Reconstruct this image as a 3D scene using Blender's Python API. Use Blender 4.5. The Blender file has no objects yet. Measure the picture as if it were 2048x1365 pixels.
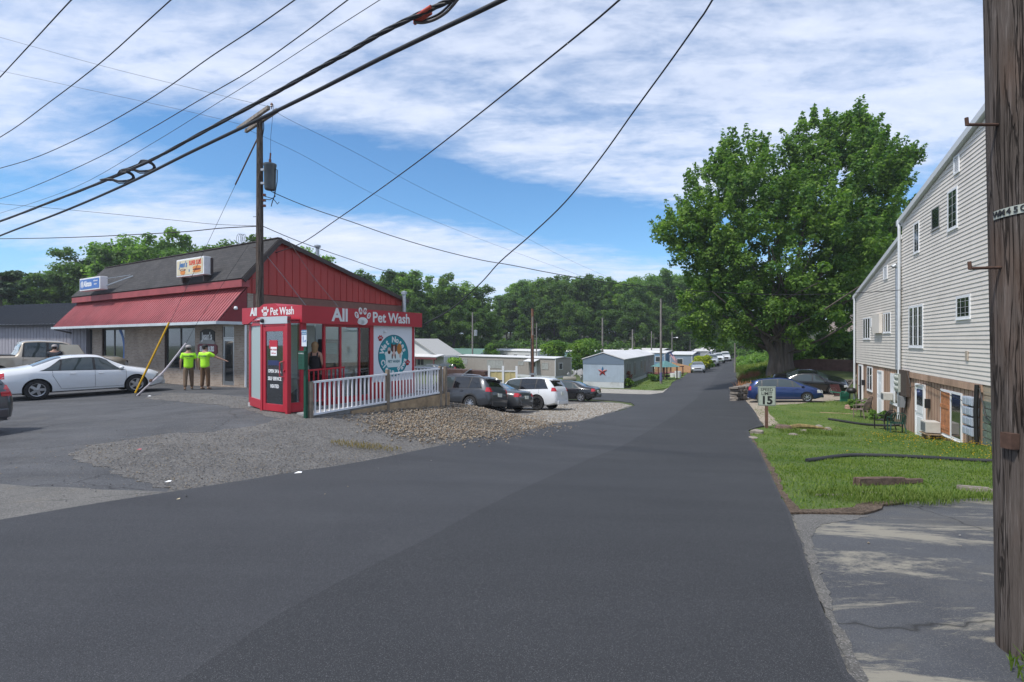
import bpy, bmesh, math, random
import numpy as np
from mathutils import Vector, Matrix, geometry
R = math.radians
random.seed(7)
S = bpy.context.scene
COL = S.collection
# ---------------------------------------------------------------- camera
H = 1.62            # eye height
F = 1024.0          # focal length in photo pixels (2048 wide)
HZ = 682.5          # horizon row
cam_d = bpy.data.cameras.new('camera'); cam = bpy.data.objects.new('camera', cam_d); COL.objects.link(cam)
cam.location = (0, 0, H); cam.rotation_euler = (R(90), 0, 0)
cam_d.lens = 18.0; cam_d.sensor_width = 36.0; cam_d.clip_start = 0.05; cam_d.clip_end = 3000
S.camera = cam
# ---------------------------------------------------------------- light
SUN_EL, SUN_AZ = 58.0, -125.0     # azimuth measured clockwise from +Y
sd = bpy.data.lights.new('sun', 'SUN'); so = bpy.data.objects.new('sun', sd); COL.objects.link(so)
sd.energy = 2.7; sd.angle = R(6); sd.color = (1.0, 0.955, 0.9)
a = R(SUN_AZ); el = R(SUN_EL)
sdir = Vector((math.sin(a) * math.cos(el), math.cos(a) * math.cos(el), math.sin(el)))
so.rotation_euler = sdir.to_track_quat('Z', 'Y').to_euler(); so.location = sdir * 60
S.view_settings.view_transform = 'Standard'; S.view_settings.look = 'None'
S.view_settings.gamma = 1.0; S.view_settings.exposure = 0.62
S.render.engine = 'CYCLES'; S.cycles.use_denoising = True
S.cycles.max_bounces = 8; S.cycles.transparent_max_bounces = 16

def N(nt, typ, **kw):
    n = nt.nodes.new(typ)
    for k, v in kw.items():
        if k.startswith('i_'):
            key = k[2:]
            n.inputs[int(key) if key.isdigit() else key].default_value = v
        else: setattr(n, k, v)
    return n
def ramp(nt, fac, stops, interp='LINEAR'):
    n = nt.nodes.new('ShaderNodeValToRGB'); cr = n.color_ramp; cr.interpolation = interp
    while len(cr.elements) < len(stops): cr.elements.new(0.5)
    for e, (p, c) in zip(cr.elements, stops):
        e.position = p; e.color = (c, c, c, 1) if isinstance(c, (int, float)) else (*c, 1)
    nt.links.new(fac, n.inputs[0]); return n.outputs[0]
def mixc(nt, fac, a, b, blend='MIX'):
    n = nt.nodes.new('ShaderNodeMix'); n.data_type = 'RGBA'; n.blend_type = blend
    for s, v in ((n.inputs[0], fac), (n.inputs[6], a), (n.inputs[7], b)):
        if isinstance(v, bpy.types.NodeSocket): nt.links.new(v, s)
        elif isinstance(v, (int, float)) and s == n.inputs[0]: s.default_value = v
        else: s.default_value = (*v, 1) if len(v) == 3 else v
    return n.outputs[2]
def math_(nt, op, a, b=0.0, c=0.0, clamp=False):
    n = nt.nodes.new('ShaderNodeMath'); n.operation = op; n.use_clamp = clamp
    for s, v in zip(n.inputs, (a, b, c)):
        if isinstance(v, bpy.types.NodeSocket): nt.links.new(v, s)
        else: s.default_value = v
    return n.outputs[0]
def noise(nt, vec, scale, detail=6, rough=0.55, dist=0.0):
    n = N(nt, 'ShaderNodeTexNoise'); n.inputs['Scale'].default_value = scale
    n.inputs['Detail'].default_value = detail; n.inputs['Roughness'].default_value = rough
    n.inputs['Distortion'].default_value = dist
    if vec is not None: nt.links.new(vec, n.inputs['Vector'])
    return n.outputs['Fac']
def mapping(nt, vec, scale=(1, 1, 1), rot=(0, 0, 0), loc=(0, 0, 0)):
    n = N(nt, 'ShaderNodeMapping'); n.inputs['Scale'].default_value = scale
    n.inputs['Rotation'].default_value = rot; n.inputs['Location'].default_value = loc
    nt.links.new(vec, n.inputs['Vector']); return n.outputs[0]

W = bpy.data.worlds.new('World'); S.world = W; W.use_nodes = True
nt = W.node_tree; nt.nodes.clear()
sky = N(nt, 'ShaderNodeTexSky', sky_type='NISHITA'); sky.sun_disc = False
sky.sun_elevation = R(SUN_EL); sky.sun_rotation = R(SUN_AZ)
sky.air_density = 1.0; sky.dust_density = 0.6; sky.ozone_density = 3.0; sky.altitude = 200
tc = N(nt, 'ShaderNodeTexCoord'); sep = N(nt, 'ShaderNodeSeparateXYZ'); nt.links.new(tc.outputs['Generated'], sep.inputs[0])
dx, dy, dz = sep.outputs
zc = math_(nt, 'MAXIMUM', dz, 0.0)
den = math_(nt, 'ADD', zc, 0.16)
cmb = N(nt, 'ShaderNodeCombineXYZ')
nt.links.new(math_(nt, 'DIVIDE', dx, den), cmb.inputs[0]); nt.links.new(math_(nt, 'DIVIDE', dy, den), cmb.inputs[1])
P = cmb.outputs[0]
Ps = mapping(nt, P, (0.62, 1.25, 1), (0, 0, R(30)), (3.1, 1.7, 0.4))
n1 = noise(nt, Ps, 0.75, 8, 0.56, 0.5)
Ps2 = mapping(nt, P, (1.0, 2.8, 1), (0, 0, R(35)), (5.3, 0.6, 2.4))
n2 = noise(nt, Ps2, 3.0, 10, 0.64, 0.35)
n3 = noise(nt, mapping(nt, P, (1, 1.6, 1), (0, 0, R(22)), (0.3, 0.9, 1.9)), 9.0, 8, 0.62, 0.2)
# broad layout of the cloud deck over azimuth (x/y) and elevation (z/y): blue band above the roofs, white above
az = math_(nt, 'DIVIDE', dx, math_(nt, 'MAXIMUM', dy, 0.05))
elv = math_(nt, 'DIVIDE', dz, math_(nt, 'MAXIMUM', dy, 0.05))
def bump2(cx, cz, sx, sz, tilt=0.0):
    u = math_(nt, 'SUBTRACT', az, cx); v = math_(nt, 'SUBTRACT', math_(nt, 'SUBTRACT', elv, cz), math_(nt, 'MULTIPLY', u, tilt))
    q = math_(nt, 'ADD', math_(nt, 'POWER', math_(nt, 'ABSOLUTE', math_(nt, 'DIVIDE', u, sx)), 2.0),
              math_(nt, 'POWER', math_(nt, 'ABSOLUTE', math_(nt, 'DIVIDE', v, sz)), 2.0))
    return math_(nt, 'EXPONENT', math_(nt, 'MULTIPLY', q, -1.0))
holes = math_(nt, 'MULTIPLY', bump2(-0.28, 0.315, 0.36, 0.085, -0.16), 0.46)
for (cx, cz, sx, sz, t, k) in ((0.10, 0.25, 0.38, 0.055, -0.14, 0.40), (-0.62, 0.42, 0.30, 0.07, -0.15, 0.20), (0.86, 0.28, 0.20, 0.08, 0.3, 0.36), (0.0, 0.47, 0.5, 0.05, -0.25, 0.14), (-0.95, 0.30, 0.25, 0.06, -0.1, 0.22),
                               (-1.0, 0.16, 0.10, 0.035, 0.0, 0.34), (0.38, 0.20, 0.2, 0.05, 0, 0.26)):
    holes = math_(nt, 'ADD', holes, math_(nt, 'MULTIPLY', bump2(cx, cz, sx, sz, t), k))
holes = math_(nt, 'SUBTRACT', holes, math_(nt, 'MULTIPLY', bump2(-0.35, 0.20, 0.42, 0.045, -0.08), 0.22))
d = math_(nt, 'ADD', math_(nt, 'MULTIPLY', n1, 0.55), math_(nt, 'ADD', math_(nt, 'MULTIPLY', n2, 0.40), math_(nt, 'MULTIPLY', n3, 0.30)))
d = math_(nt, 'ADD', math_(nt, 'SUBTRACT', d, holes), 0.0)
mask = ramp(nt, d, [(0.36, 0.0), (0.52, 0.34), (0.66, 0.78), (0.84, 1.0)])
shade = ramp(nt, math_(nt, 'ADD', math_(nt, 'MULTIPLY', n2, 0.5), math_(nt, 'MULTIPLY', n1, 0.5)), [(0.32, (4.9, 5.5, 6.9)), (0.58, (5.9, 6.4, 7.6)), (0.78, (6.7, 7.0, 7.9))])
hsv = N(nt, 'ShaderNodeHueSaturation'); hsv.inputs['Saturation'].default_value = 1.0; hsv.inputs['Value'].default_value = 1.0
nt.links.new(sky.outputs[0], hsv.inputs['Color'])
skyc = mixc(nt, 1.0, hsv.outputs[0], (0.68, 1.02, 1.20), 'MULTIPLY')
# pale air close to the horizon
hz = math_(nt, 'EXPONENT', math_(nt, 'MULTIPLY', zc, -16.0))
col = mixc(nt, mask, skyc, shade)
col = mixc(nt, math_(nt, 'MULTIPLY', hz, 0.5), col, (5.0, 6.2, 8.3))
bg = N(nt, 'ShaderNodeBackground'); bg.inputs['Strength'].default_value = 0.097
nt.links.new(col, bg.inputs[0]); wo = N(nt, 'ShaderNodeOutputWorld'); nt.links.new(bg.outputs[0], wo.inputs[0])

# ---------------------------------------------------------------- terrain heights
CTRL = [(-4.6,4.6,0),(-13,18,-.35),(-11,22,-.35),(-24,30,-.35),(-8,8.6,-.2),(-11,11,-.27),(-20,15,-.3),(-17,17,-.35),
 (-5,12,-.06),(-4.6,11.6,-.08),(-3,15.4,-.28),(-2.1,15.8,-.34),(-3.3,14.2,-.2),(-1.2,16.6,-.5),(-2.4,16.6,-.42),(-6,15,-.15),(-1.9,23,-1.6),(-4,26,-1.85),(-7,30,-2.1),(-.5,24.9,-1.83),(1.35,27.2,-2.05),(5,36,-2.65),
 (0,2,0),(2,3,0),(-.4,5,-.05),(2.4,19.3,-1.45),(-.33,14.3,-1.0),(-2.4,8.9,-.45),(-3,7.3,-.25),(-4.3,5.3,-.05),
 (9.7,19.3,-1.68),(8.5,18.4,-1.6),(5.6,12,-1.0),(4.35,8.56,-.58),(3.0,5.6,-.25),(13.8,14.7,-1.42),(16.3,20.5,-2.2),(20.8,31,-2.1),(17.9,31,-2.08),(15.7,32.2,-2.3),
 (22,36,-2.18),(6.55,6.95,-.5),(2.8,2.7,0),(6,4,-.1),(9,9,-.75),(11,12,-1.05),
 (7,49,-2.9),(12,49,-2.85),(5.5,65,-3.1),(-8,77,-3.1),(-14,60,-2.9),(24,66,-2.5),(32.5,83,-2.5),(46.7,111,-2.65),(16.8,53.6,-2.6),(29.3,67,-2.5),
 (18.3,41,-2.3),(14.2,30.2,-2.2),(23,42.5,-.9),(21.5,39.5,-1.35),(19.0,43.5,-2.3),(18,44,-2.4),(21.4,48,-2.35),(24.5,55.5,-2.45),(20.5,50,-2.5),(35,79,-2.45),(25,49,-1.2),(29,57.5,-1.5),(27,39.5,-1.0),(30,46,-.2),(36,62,-1.2),(44,70,0.6),(60,75,3.0),(45,50,1.5),(48,120,-1.6),(60,135,-1.0),(55,128,-1.2),
 (0,-15,0.1),(-20,-10,0),(20,-10,0.1),(-35,5,-.2),(-50,30,-.8),(-45,70,-2.0),(-20,110,-2.5),(20,110,-2.8),(60,180,4),(0,180,4),(-70,150,0),(110,100,6),(25,10,-.6),(40,20,0)]
CX = np.array([c[0] for c in CTRL]); CY = np.array([c[1] for c in CTRL]); CZ = np.array([c[2] for c in CTRL], float)
def _U(r2): return np.where(r2 > 1e-9, r2 * np.log(np.maximum(r2, 1e-9)), 0.0)
_n = len(CTRL)
_K = _U((CX[:, None] - CX) ** 2 + (CY[:, None] - CY) ** 2) + np.eye(_n) * 6.0
_Pm = np.stack([np.ones(_n), CX, CY], 1)
_A = np.block([[_K, _Pm], [_Pm.T, np.zeros((3, 3))]])
_w = np.linalg.solve(_A, np.concatenate([CZ, np.zeros(3)]))
def hz_arr(x, y):
    x = np.asarray(x, float); y = np.asarray(y, float)
    xx = np.clip(x, -95, 125); yy = np.clip(y, -18, 185)
    r2 = (xx[..., None] - CX) ** 2 + (yy[..., None] - CY) ** 2
    z = _U(r2) @ _w[:_n] + _w[_n] + _w[_n + 1] * xx + _w[_n + 2] * yy
    return np.clip(z, -3.6, 9)
def T(x, y): return float(hz_arr(x, y))
def G(px, py, lo=1.0, hi=400.0, off=0.0):
    """world point of the terrain seen at photo pixel px,py"""
    ys = np.concatenate([np.arange(lo, 60, .05), np.arange(60, hi, .5)])
    k = (px - 1024) / F
    zr = H - (py - HZ) / F * ys
    d = zr - (hz_arr(k * ys, ys) + off)
    i = int(np.argmax(d <= 0)) if (d <= 0).any() else len(ys) - 1
    y = ys[i]
    return Vector((k * y, y, T(k * y, y)))
def PX(px, Y, py=None, z=None):
    return Vector(((px - 1024) / F * Y, Y, z if z is not None else H - (py - HZ) / F * Y))

# ---------------------------------------------------------------- object helpers
def tag(o, label=None, cat=None, group=None, kind=None):
    if label: o['label'] = label
    if cat: o['category'] = cat
    if group: o['group'] = group
    if kind: o['kind'] = kind
    return o
def thing(name, label, cat, loc=(0, 0, 0), rz=0.0, group=None):
    o = bpy.data.objects.new(name, None); COL.objects.link(o); o.empty_display_size = 0.3
    o.location = loc; o.rotation_euler = (0, 0, rz)
    return tag(o, label, cat, group)
def link_mesh(name, me, parent=None, loc=None):
    o = bpy.data.objects.new(name, me); COL.objects.link(o)
    if parent: o.parent = parent
    if loc is not None: o.location = loc
    return o
class MB:
    def __init__(s): s.v = []; s.f = []; s.m = []
    def face(s, pts, m=0):
        i = len(s.v); s.v += [tuple(p) for p in pts]; s.f.append(tuple(range(i, i + len(pts)))); s.m.append(m); return s
    def solid(s, vs, fs, m=0):
        i = len(s.v); s.v += [tuple(p) for p in vs]
        for f in fs: s.f.append(tuple(i + k for k in f)); s.m.append(m)
        return s
    def box(s, x0, x1, y0, y1, z0, z1, m=0):
        return s.solid([(x0,y0,z0),(x1,y0,z0),(x1,y1,z0),(x0,y1,z0),(x0,y0,z1),(x1,y0,z1),(x1,y1,z1),(x0,y1,z1)],
            [(0,3,2,1),(4,5,6,7),(0,1,5,4),(1,2,6,5),(2,3,7,6),(3,0,4,7)], m)
    def obox(s, c, size, rot=(0, 0, 0), m=0):
        from mathutils import Euler
        M = Matrix.Translation(c) @ Euler(rot).to_matrix().to_4x4(); a, b, d = [q / 2 for q in size]
        vs = [M @ Vector(p) for p in [(-a,-b,-d),(a,-b,-d),(a,b,-d),(-a,b,-d),(-a,-b,d),(a,-b,d),(a,b,d),(-a,b,d)]]
        return s.solid(vs, [(0,3,2,1),(4,5,6,7),(0,1,5,4),(1,2,6,5),(2,3,7,6),(3,0,4,7)], m)
    def bar(s, p, q, w, h, m=0, up=(0, 0, 1)):
        p = Vector(p); q = Vector(q); d = (q - p).normalized(); u = Vector(up)
        if abs(d.dot(u)) > .98: u = Vector((0, 1, 0))
        a = d.cross(u).normalized() * (w / 2); b = a.cross(d).normalized() * (h / 2)
        vs = [p - a - b, p + a - b, p + a + b, p - a + b, q - a - b, q + a - b, q + a + b, q - a + b]
        return s.solid(vs, [(0,3,2,1),(4,5,6,7),(0,1,5,4),(1,2,6,5),(2,3,7,6),(3,0,4,7)], m)
    def tube(s, pts, r, n=8, m=0, cap=True):
        pts = [Vector(p) for p in pts]; k = len(pts); rr = r if isinstance(r, (list, tuple)) else [r] * k
        i0 = len(s.v); u = None
        for i, p in enumerate(pts):
            d = (pts[min(i + 1, k - 1)] - pts[max(i - 1, 0)]).normalized()
            if u is None:
                u = d.cross(Vector((0, 0, 1)) if abs(d.z) < .95 else Vector((1, 0, 0))).normalized()
            else: u = (u - d * u.dot(d)).normalized()
            w = d.cross(u)
            for j in range(n):
                a = 2 * math.pi * j / n; s.v.append(tuple(p + (u * math.cos(a) + w * math.sin(a)) * rr[i]))
        for i in range(k - 1):
            for j in range(n):
                a = i0 + i * n + j; b = i0 + i * n + (j + 1) % n
                s.f.append((a, b, b + n, a + n)); s.m.append(m)
        if cap:
            s.f.append(tuple(i0 + j for j in range(n))[::-1]); s.m.append(m)
            s.f.append(tuple(i0 + (k - 1) * n + j for j in range(n))); s.m.append(m)
        return s
    def lathe(s, prof, n=16, M=None, m=0, cap=True):
        """prof: (r, h) about local z"""
        M = M or Matrix(); i0 = len(s.v); k = len(prof)
        for r, h in prof:
            for j in range(n):
                a = 2 * math.pi * j / n; s.v.append(tuple(M @ Vector((r * math.cos(a), r * math.sin(a), h))))
        for i in range(k - 1):
            for j in range(n):
                a = i0 + i * n + j; b = i0 + i * n + (j + 1) % n
                s.f.append((a, b, b + n, a + n)); s.m.append(m)
        if cap and prof[0][0] > 1e-5: s.f.append(tuple(i0 + j for j in range(n))[::-1]); s.m.append(m)
        if cap and prof[-1][0] > 1e-5: s.f.append(tuple(i0 + (k - 1) * n + j for j in range(n))); s.m.append(m)
        return s
    def prism(s, poly, fn, a, b, m=0):
        """poly 2D points, fn(u, v, t) -> xyz, extruded t from a to b"""
        n = len(poly); i0 = len(s.v)
        s.v += [tuple(fn(u, v, a)) for u, v in poly] + [tuple(fn(u, v, b)) for u, v in poly]
        s.f.append(tuple(i0 + i for i in range(n))); s.m.append(m)
        s.f.append(tuple(i0 + n + i for i in range(n))[::-1]); s.m.append(m)
        for i in range(n):
            j = (i + 1) % n; s.f.append((i0 + i, i0 + n + i, i0 + n + j, i0 + j)); s.m.append(m)
        return s
    def build(s, name, mats, parent=None, smooth=False, bevel=0.0, loc=None, fix=True):
        me = bpy.data.meshes.new(name); me.from_pydata(s.v, [], s.f)
        if not isinstance(mats, (list, tuple)): mats = [mats]
        for q in mats: me.materials.append(q)
        if len(mats) > 1: me.polygons.foreach_set('material_index', s.m)
        if fix:
            bm = bmesh.new(); bm.from_mesh(me)
            if smooth: bmesh.ops.remove_doubles(bm, verts=bm.verts, dist=1e-5)
            bmesh.ops.recalc_face_normals(bm, faces=bm.faces); bm.to_mesh(me); bm.free()
        me.update()
        if smooth: me.shade_smooth(); me.set_sharp_from_angle(angle=R(smooth if smooth > 1 else 40))
        o = link_mesh(name, me, parent, loc)
        if bevel:
            b = o.modifiers.new('bevel', 'BEVEL'); b.width = bevel; b.segments = 2; b.limit_method = 'ANGLE'; b.angle_limit = R(40)
        return o
def np_mesh(name, V, Fq, mat, cols=None, parent=None, loc=None):
    """V (n,3), Fq (m,k) equal-size faces; cols per-face colours"""
    me = bpy.data.meshes.new(name); k = Fq.shape[1]
    me.vertices.add(len(V)); me.vertices.foreach_set('co', V.astype(np.float32).ravel())
    me.loops.add(Fq.size); me.loops.foreach_set('vertex_index', Fq.astype(np.int32).ravel())
    me.polygons.add(len(Fq)); me.polygons.foreach_set('loop_start', np.arange(0, Fq.size, k, dtype=np.int32))
    me.update(calc_edges=True)
    if cols is not None:
        at = me.color_attributes.new('tint', 'FLOAT_COLOR', 'CORNER')
        c = np.repeat(np.concatenate([cols, np.ones((len(cols), 1))], 1), k, axis=0)
        at.data.foreach_set('color', c.astype(np.float32).ravel())
    me.materials.append(mat)
    if name is None: return me
    return link_mesh(name, me, parent, loc)
def text_mesh(name, txt, size, mat, parent, M, bold=0.0, depth=0.004, sx=1.0, align='CENTER', shear=0.0, space=1.0):
    cu = bpy.data.curves.new(name, 'FONT'); cu.body = txt; cu.size = size; cu.extrude = depth; cu.offset = bold
    cu.align_x = align; cu.align_y = 'CENTER'; cu.shear = shear; cu.space_character = space; cu.resolution_u = 3
    ob = bpy.data.objects.new('tmp', cu); COL.objects.link(ob)
    dg = bpy.context.evaluated_depsgraph_get(); me = bpy.data.meshes.new_from_object(ob.evaluated_get(dg))
    bpy.data.objects.remove(ob); bpy.data.curves.remove(cu)
    me.name = name; me.transform(M @ Matrix.Diagonal((sx, 1, 1, 1))); me.materials.clear(); me.materials.append(mat)
    return link_mesh(name, me, parent)
def face_M(origin, right, up=(0, 0, 1)):
    r = Vector(right).normalized(); u = Vector(up).normalized(); n = r.cross(u)
    return Matrix(((r.x, u.x, n.x, origin[0]), (r.y, u.y, n.y, origin[1]), (r.z, u.z, n.z, origin[2]), (0, 0, 0, 1)))

# ---------------------------------------------------------------- materials
MATS = {}
def mat(name, col, rough=0.6, metal=0.0, nscale=0.0, namt=0.0, bscale=0.0, bstr=0.0, spec=0.5, coat=0.0, stretch=(1, 1, 1), dirt=None):
    if name in MATS: return MATS[name]
    m = bpy.data.materials.new(name); m.use_nodes = True; t = m.node_tree; b = t.nodes['Principled BSDF']
    b.inputs['Base Color'].default_value = (*col, 1); b.inputs['Roughness'].default_value = rough
    b.inputs['Metallic'].default_value = metal; b.inputs['Specular IOR Level'].default_value = spec
    b.inputs['Coat Weight'].default_value = coat; b.inputs['Coat Roughness'].default_value = 0.05
    tcn = N(t, 'ShaderNodeTexCoord'); v = mapping(t, tcn.outputs['Object'], stretch)
    out = None
    if nscale:
        f = noise(t, v, nscale, 5, 0.6)
        lo = tuple(max(0, c * (1 - namt)) for c in col); hi = tuple(min(1, c * (1 + namt)) for c in col)
        out = ramp(t, f, [(0.3, lo), (0.7, hi)])
    if dirt:
        f2 = noise(t, v, dirt[1], 7, 0.7, 0.3)
        k = ramp(t, f2, [(0.5, 0.0), (0.72, dirt[2])])
        out = mixc(t, k, out if out is not None else col, dirt[0])
    if out is not None: t.links.new(out, b.inputs['Base Color'])
    if bstr:
        f3 = noise(t, v, bscale, 4, 0.6); bp = N(t, 'ShaderNodeBump'); bp.inputs['Strength'].default_value = bstr
        bp.inputs['Distance'].default_value = 0.02; t.links.new(f3, bp.inputs['Height']); t.links.new(bp.outputs[0], b.inputs['Normal'])
    MATS[name] = m; return m
def brickmat(name, c1, c2, mortar, w, h, ms=0.01, axis='xz', rough=0.85, bstr=0.4, nvar=0.25):
    m = bpy.data.materials.new(name); m.use_nodes = True; t = m.node_tree; b = t.nodes['Principled BSDF']
    tcn = N(t, 'ShaderNodeTexCoord'); sp = N(t, 'ShaderNodeSeparateXYZ'); t.links.new(tcn.outputs['Object'], sp.inputs[0])
    cb = N(t, 'ShaderNodeCombineXYZ')
    t.links.new(math_(t, 'ADD', sp.outputs[0], sp.outputs[1]), cb.inputs[0]); t.links.new(sp.outputs[2], cb.inputs[1])
    br = N(t, 'ShaderNodeTexBrick'); t.links.new(cb.outputs[0], br.inputs['Vector'])
    br.inputs['Color1'].default_value = (*c1, 1); br.inputs['Color2'].default_value = (*c2, 1); br.inputs['Mortar'].default_value = (*mortar, 1)
    br.inputs['Scale'].default_value = 1.0; br.inputs['Brick Width'].default_value = w; br.inputs['Row Height'].default_value = h
    br.inputs['Mortar Size'].default_value = ms; br.inputs['Mortar Smooth'].default_value = 0.3; br.inputs['Bias'].default_value = -0.1
    f = noise(t, tcn.outputs['Object'], 1.3, 6, 0.6)
    k = ramp(t, f, [(0.3, 1 - nvar), (0.7, 1 + nvar * .4)])
    o = mixc(t, 1.0, br.outputs['Color'], k, 'MULTIPLY'); t.links.new(o, b.inputs['Base Color'])
    b.inputs['Roughness'].default_value = rough
    bp = N(t, 'ShaderNodeBump'); bp.inputs['Strength'].default_value = bstr; bp.inputs['Distance'].default_value = 0.01
    inv = math_(t, 'SUBTRACT', 1.0, br.outputs['Fac']); t.links.new(inv, bp.inputs['Height']); t.links.new(bp.outputs[0], b.inputs['Normal'])
    return m
def glassmat(name, tint=(0.02, 0.025, 0.03), rough=0.03, alpha=None, spec=0.6):
    """dark or see-through pane"""
    m = bpy.data.materials.new(name); m.use_nodes = True; t = m.node_tree; b = t.nodes['Principled BSDF']
    if alpha is None:
        b.inputs['Base Color'].default_value = (*tint, 1); b.inputs['Roughness'].default_value = rough; b.inputs['Specular IOR Level'].default_value = spec
        b.inputs['Coat Weight'].default_value = 0.6; b.inputs['Coat Roughness'].default_value = 0.01
    else:
        tr = N(t, 'ShaderNodeBsdfTransparent'); tr.inputs[0].default_value = (*tint, 1)
        gl = N(t, 'ShaderNodeBsdfGlossy'); gl.inputs['Roughness'].default_value = 0.02; gl.inputs['Color'].default_value = (.9, .95, 1, 1)
        fr = N(t, 'ShaderNodeFresnel'); fr.inputs[0].default_value = 1.5
        k = math_(t, 'ADD', math_(t, 'MULTIPLY', fr.outputs[0], 1.0), alpha, clamp=True)
        mx = N(t, 'ShaderNodeMixShader'); t.links.new(k, mx.inputs[0]); t.links.new(tr.outputs[0], mx.inputs[1]); t.links.new(gl.outputs[0], mx.inputs[2])
        t.links.new(mx.outputs[0], t.nodes['Material Output'].inputs[0])
    return m
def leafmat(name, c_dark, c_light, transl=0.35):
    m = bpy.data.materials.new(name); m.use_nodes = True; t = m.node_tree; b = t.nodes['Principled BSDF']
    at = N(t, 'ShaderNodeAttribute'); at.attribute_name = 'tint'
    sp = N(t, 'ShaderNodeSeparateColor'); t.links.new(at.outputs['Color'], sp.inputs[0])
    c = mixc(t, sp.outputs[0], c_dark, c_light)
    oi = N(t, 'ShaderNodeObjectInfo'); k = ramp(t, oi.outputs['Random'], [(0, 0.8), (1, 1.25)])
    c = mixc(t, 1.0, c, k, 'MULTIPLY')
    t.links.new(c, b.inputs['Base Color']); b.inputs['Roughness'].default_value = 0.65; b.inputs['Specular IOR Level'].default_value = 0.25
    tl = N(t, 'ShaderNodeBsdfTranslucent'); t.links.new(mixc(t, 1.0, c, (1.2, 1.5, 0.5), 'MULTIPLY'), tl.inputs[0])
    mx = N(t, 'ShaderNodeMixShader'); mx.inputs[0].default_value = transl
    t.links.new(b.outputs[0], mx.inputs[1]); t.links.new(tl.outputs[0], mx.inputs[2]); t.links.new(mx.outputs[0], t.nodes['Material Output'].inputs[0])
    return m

def groundmat(name, c1, c2, speck=None, fine=60.0, mid=2.2, fineamt=0.35, bump=0.5, bdist=0.01, rough=0.92, patches=None, cracks=None, streak=None):
    m = bpy.data.materials.new(name); m.use_nodes = True; t = m.node_tree; b = t.nodes['Principled BSDF']
    tcn = N(t, 'ShaderNodeTexCoord'); v = tcn.outputs['Object']
    a = noise(t, v, mid, 6, 0.62, 0.4); c = ramp(t, a, [(0.3, c1), (0.7, c2)])
    fn = noise(t, v, fine, 5, 0.75)
    c = mixc(t, 1.0, c, ramp(t, fn, [(0.3, 1 - fineamt), (0.7, 1 + fineamt)]), 'MULTIPLY')
    hgt = fn
    if speck:
        for (sc, colr, thr, kk) in speck:
            vo = N(t, 'ShaderNodeTexVoronoi'); vo.inputs['Scale'].default_value = sc; t.links.new(v, vo.inputs['Vector'])
            sc_ = N(t, 'ShaderNodeSeparateColor'); t.links.new(vo.outputs['Color'], sc_.inputs[0])
            f = math_(t, 'MULTIPLY', math_(t, 'GREATER_THAN', sc_.outputs[0], thr), kk)
            c = mixc(t, f, c, colr); 
    if patches:
        for (sc, colr, lo, hi, kk, st) in patches:
            f = noise(t, mapping(t, v, st), sc, 12, 0.80, 0.5)
            c = mixc(t, ramp(t, f, [(lo, 0.0), (hi, kk)]), c, colr)
    if streak: 
        f = noise(t, mapping(t, v, streak[0], (0, 0, streak[1])), streak[2], 4, 0.6)
        c = mixc(t, 1.0, c, ramp(t, f, [(0.3, 1 - streak[3]), (0.7, 1 + streak[3])]), 'MULTIPLY')
    if cracks:
        vo = N(t, 'ShaderNodeTexVoronoi', feature='DISTANCE_TO_EDGE'); vo.inputs['Scale'].default_value = cracks[0]
        dv = N(t, 'ShaderNodeVectorMath', operation='ADD'); nn = N(t, 'ShaderNodeTexNoise'); nn.inputs['Scale'].default_value = 3.0
        t.links.new(v, nn.inputs['Vector']); sc2 = N(t, 'ShaderNodeVectorMath', operation='SCALE'); sc2.inputs['Scale'].default_value = 0.35
        t.links.new(nn.outputs['Color'], sc2.inputs[0]); t.links.new(v, dv.inputs[0]); t.links.new(sc2.outputs[0], dv.inputs[1]); t.links.new(dv.outputs[0], vo.inputs['Vector'])
        f = ramp(t, vo.outputs['Distance'], [(0.0, 0.8), (0.0045, 0.0)])
        c = mixc(t, f, c, (0.02, 0.02, 0.02))
    t.links.new(c, b.inputs['Base Color']); b.inputs['Roughness'].default_value = rough; b.inputs['Specular IOR Level'].default_value = 0.3
    bp = N(t, 'ShaderNodeBump'); bp.inputs['Strength'].default_value = bump; bp.inputs['Distance'].default_value = bdist
    t.links.new(hgt, bp.inputs['Height']); t.links.new(bp.outputs[0], b.inputs['Normal'])
    return m
# ================================================================ GROUND
XS = np.concatenate([np.arange(-400, -60, 20), np.arange(-60, -24, 2), np.arange(-24, 24, .5), np.arange(24, 60, 1), np.arange(60, 400, 20)])
YS = np.concatenate([np.arange(-60, -12, 6), np.arange(-12, 46, .5), np.arange(46, 100, 1), np.arange(100, 200, 5), np.arange(200, 900, 40)])
M_ground = groundmat('rough_grass_ground', (.045, .075, .02), (.085, .10, .035), fine=18, mid=.6, fineamt=.45, patches=[(1.2, (.13, .10, .065), .56, .7, .8, (1, 1, 1))])
GX, GY = np.meshgrid(XS, YS); GZ = hz_arr(GX, GY) - 0.03
nv = GX.size; nx = len(XS); idx = np.arange(nv).reshape(GX.shape)
Fq = np.stack([idx[:-1, :-1], idx[:-1, 1:], idx[1:, 1:], idx[1:, :-1]], -1).reshape(-1, 4)
g = np_mesh('ground', np.stack([GX, GY, GZ], -1).reshape(-1, 3), Fq, M_ground)
g.data.shade_smooth(); tag(g, 'rough grassy ground sloping down toward the trailer park and woods', None, None, 'structure')

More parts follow.
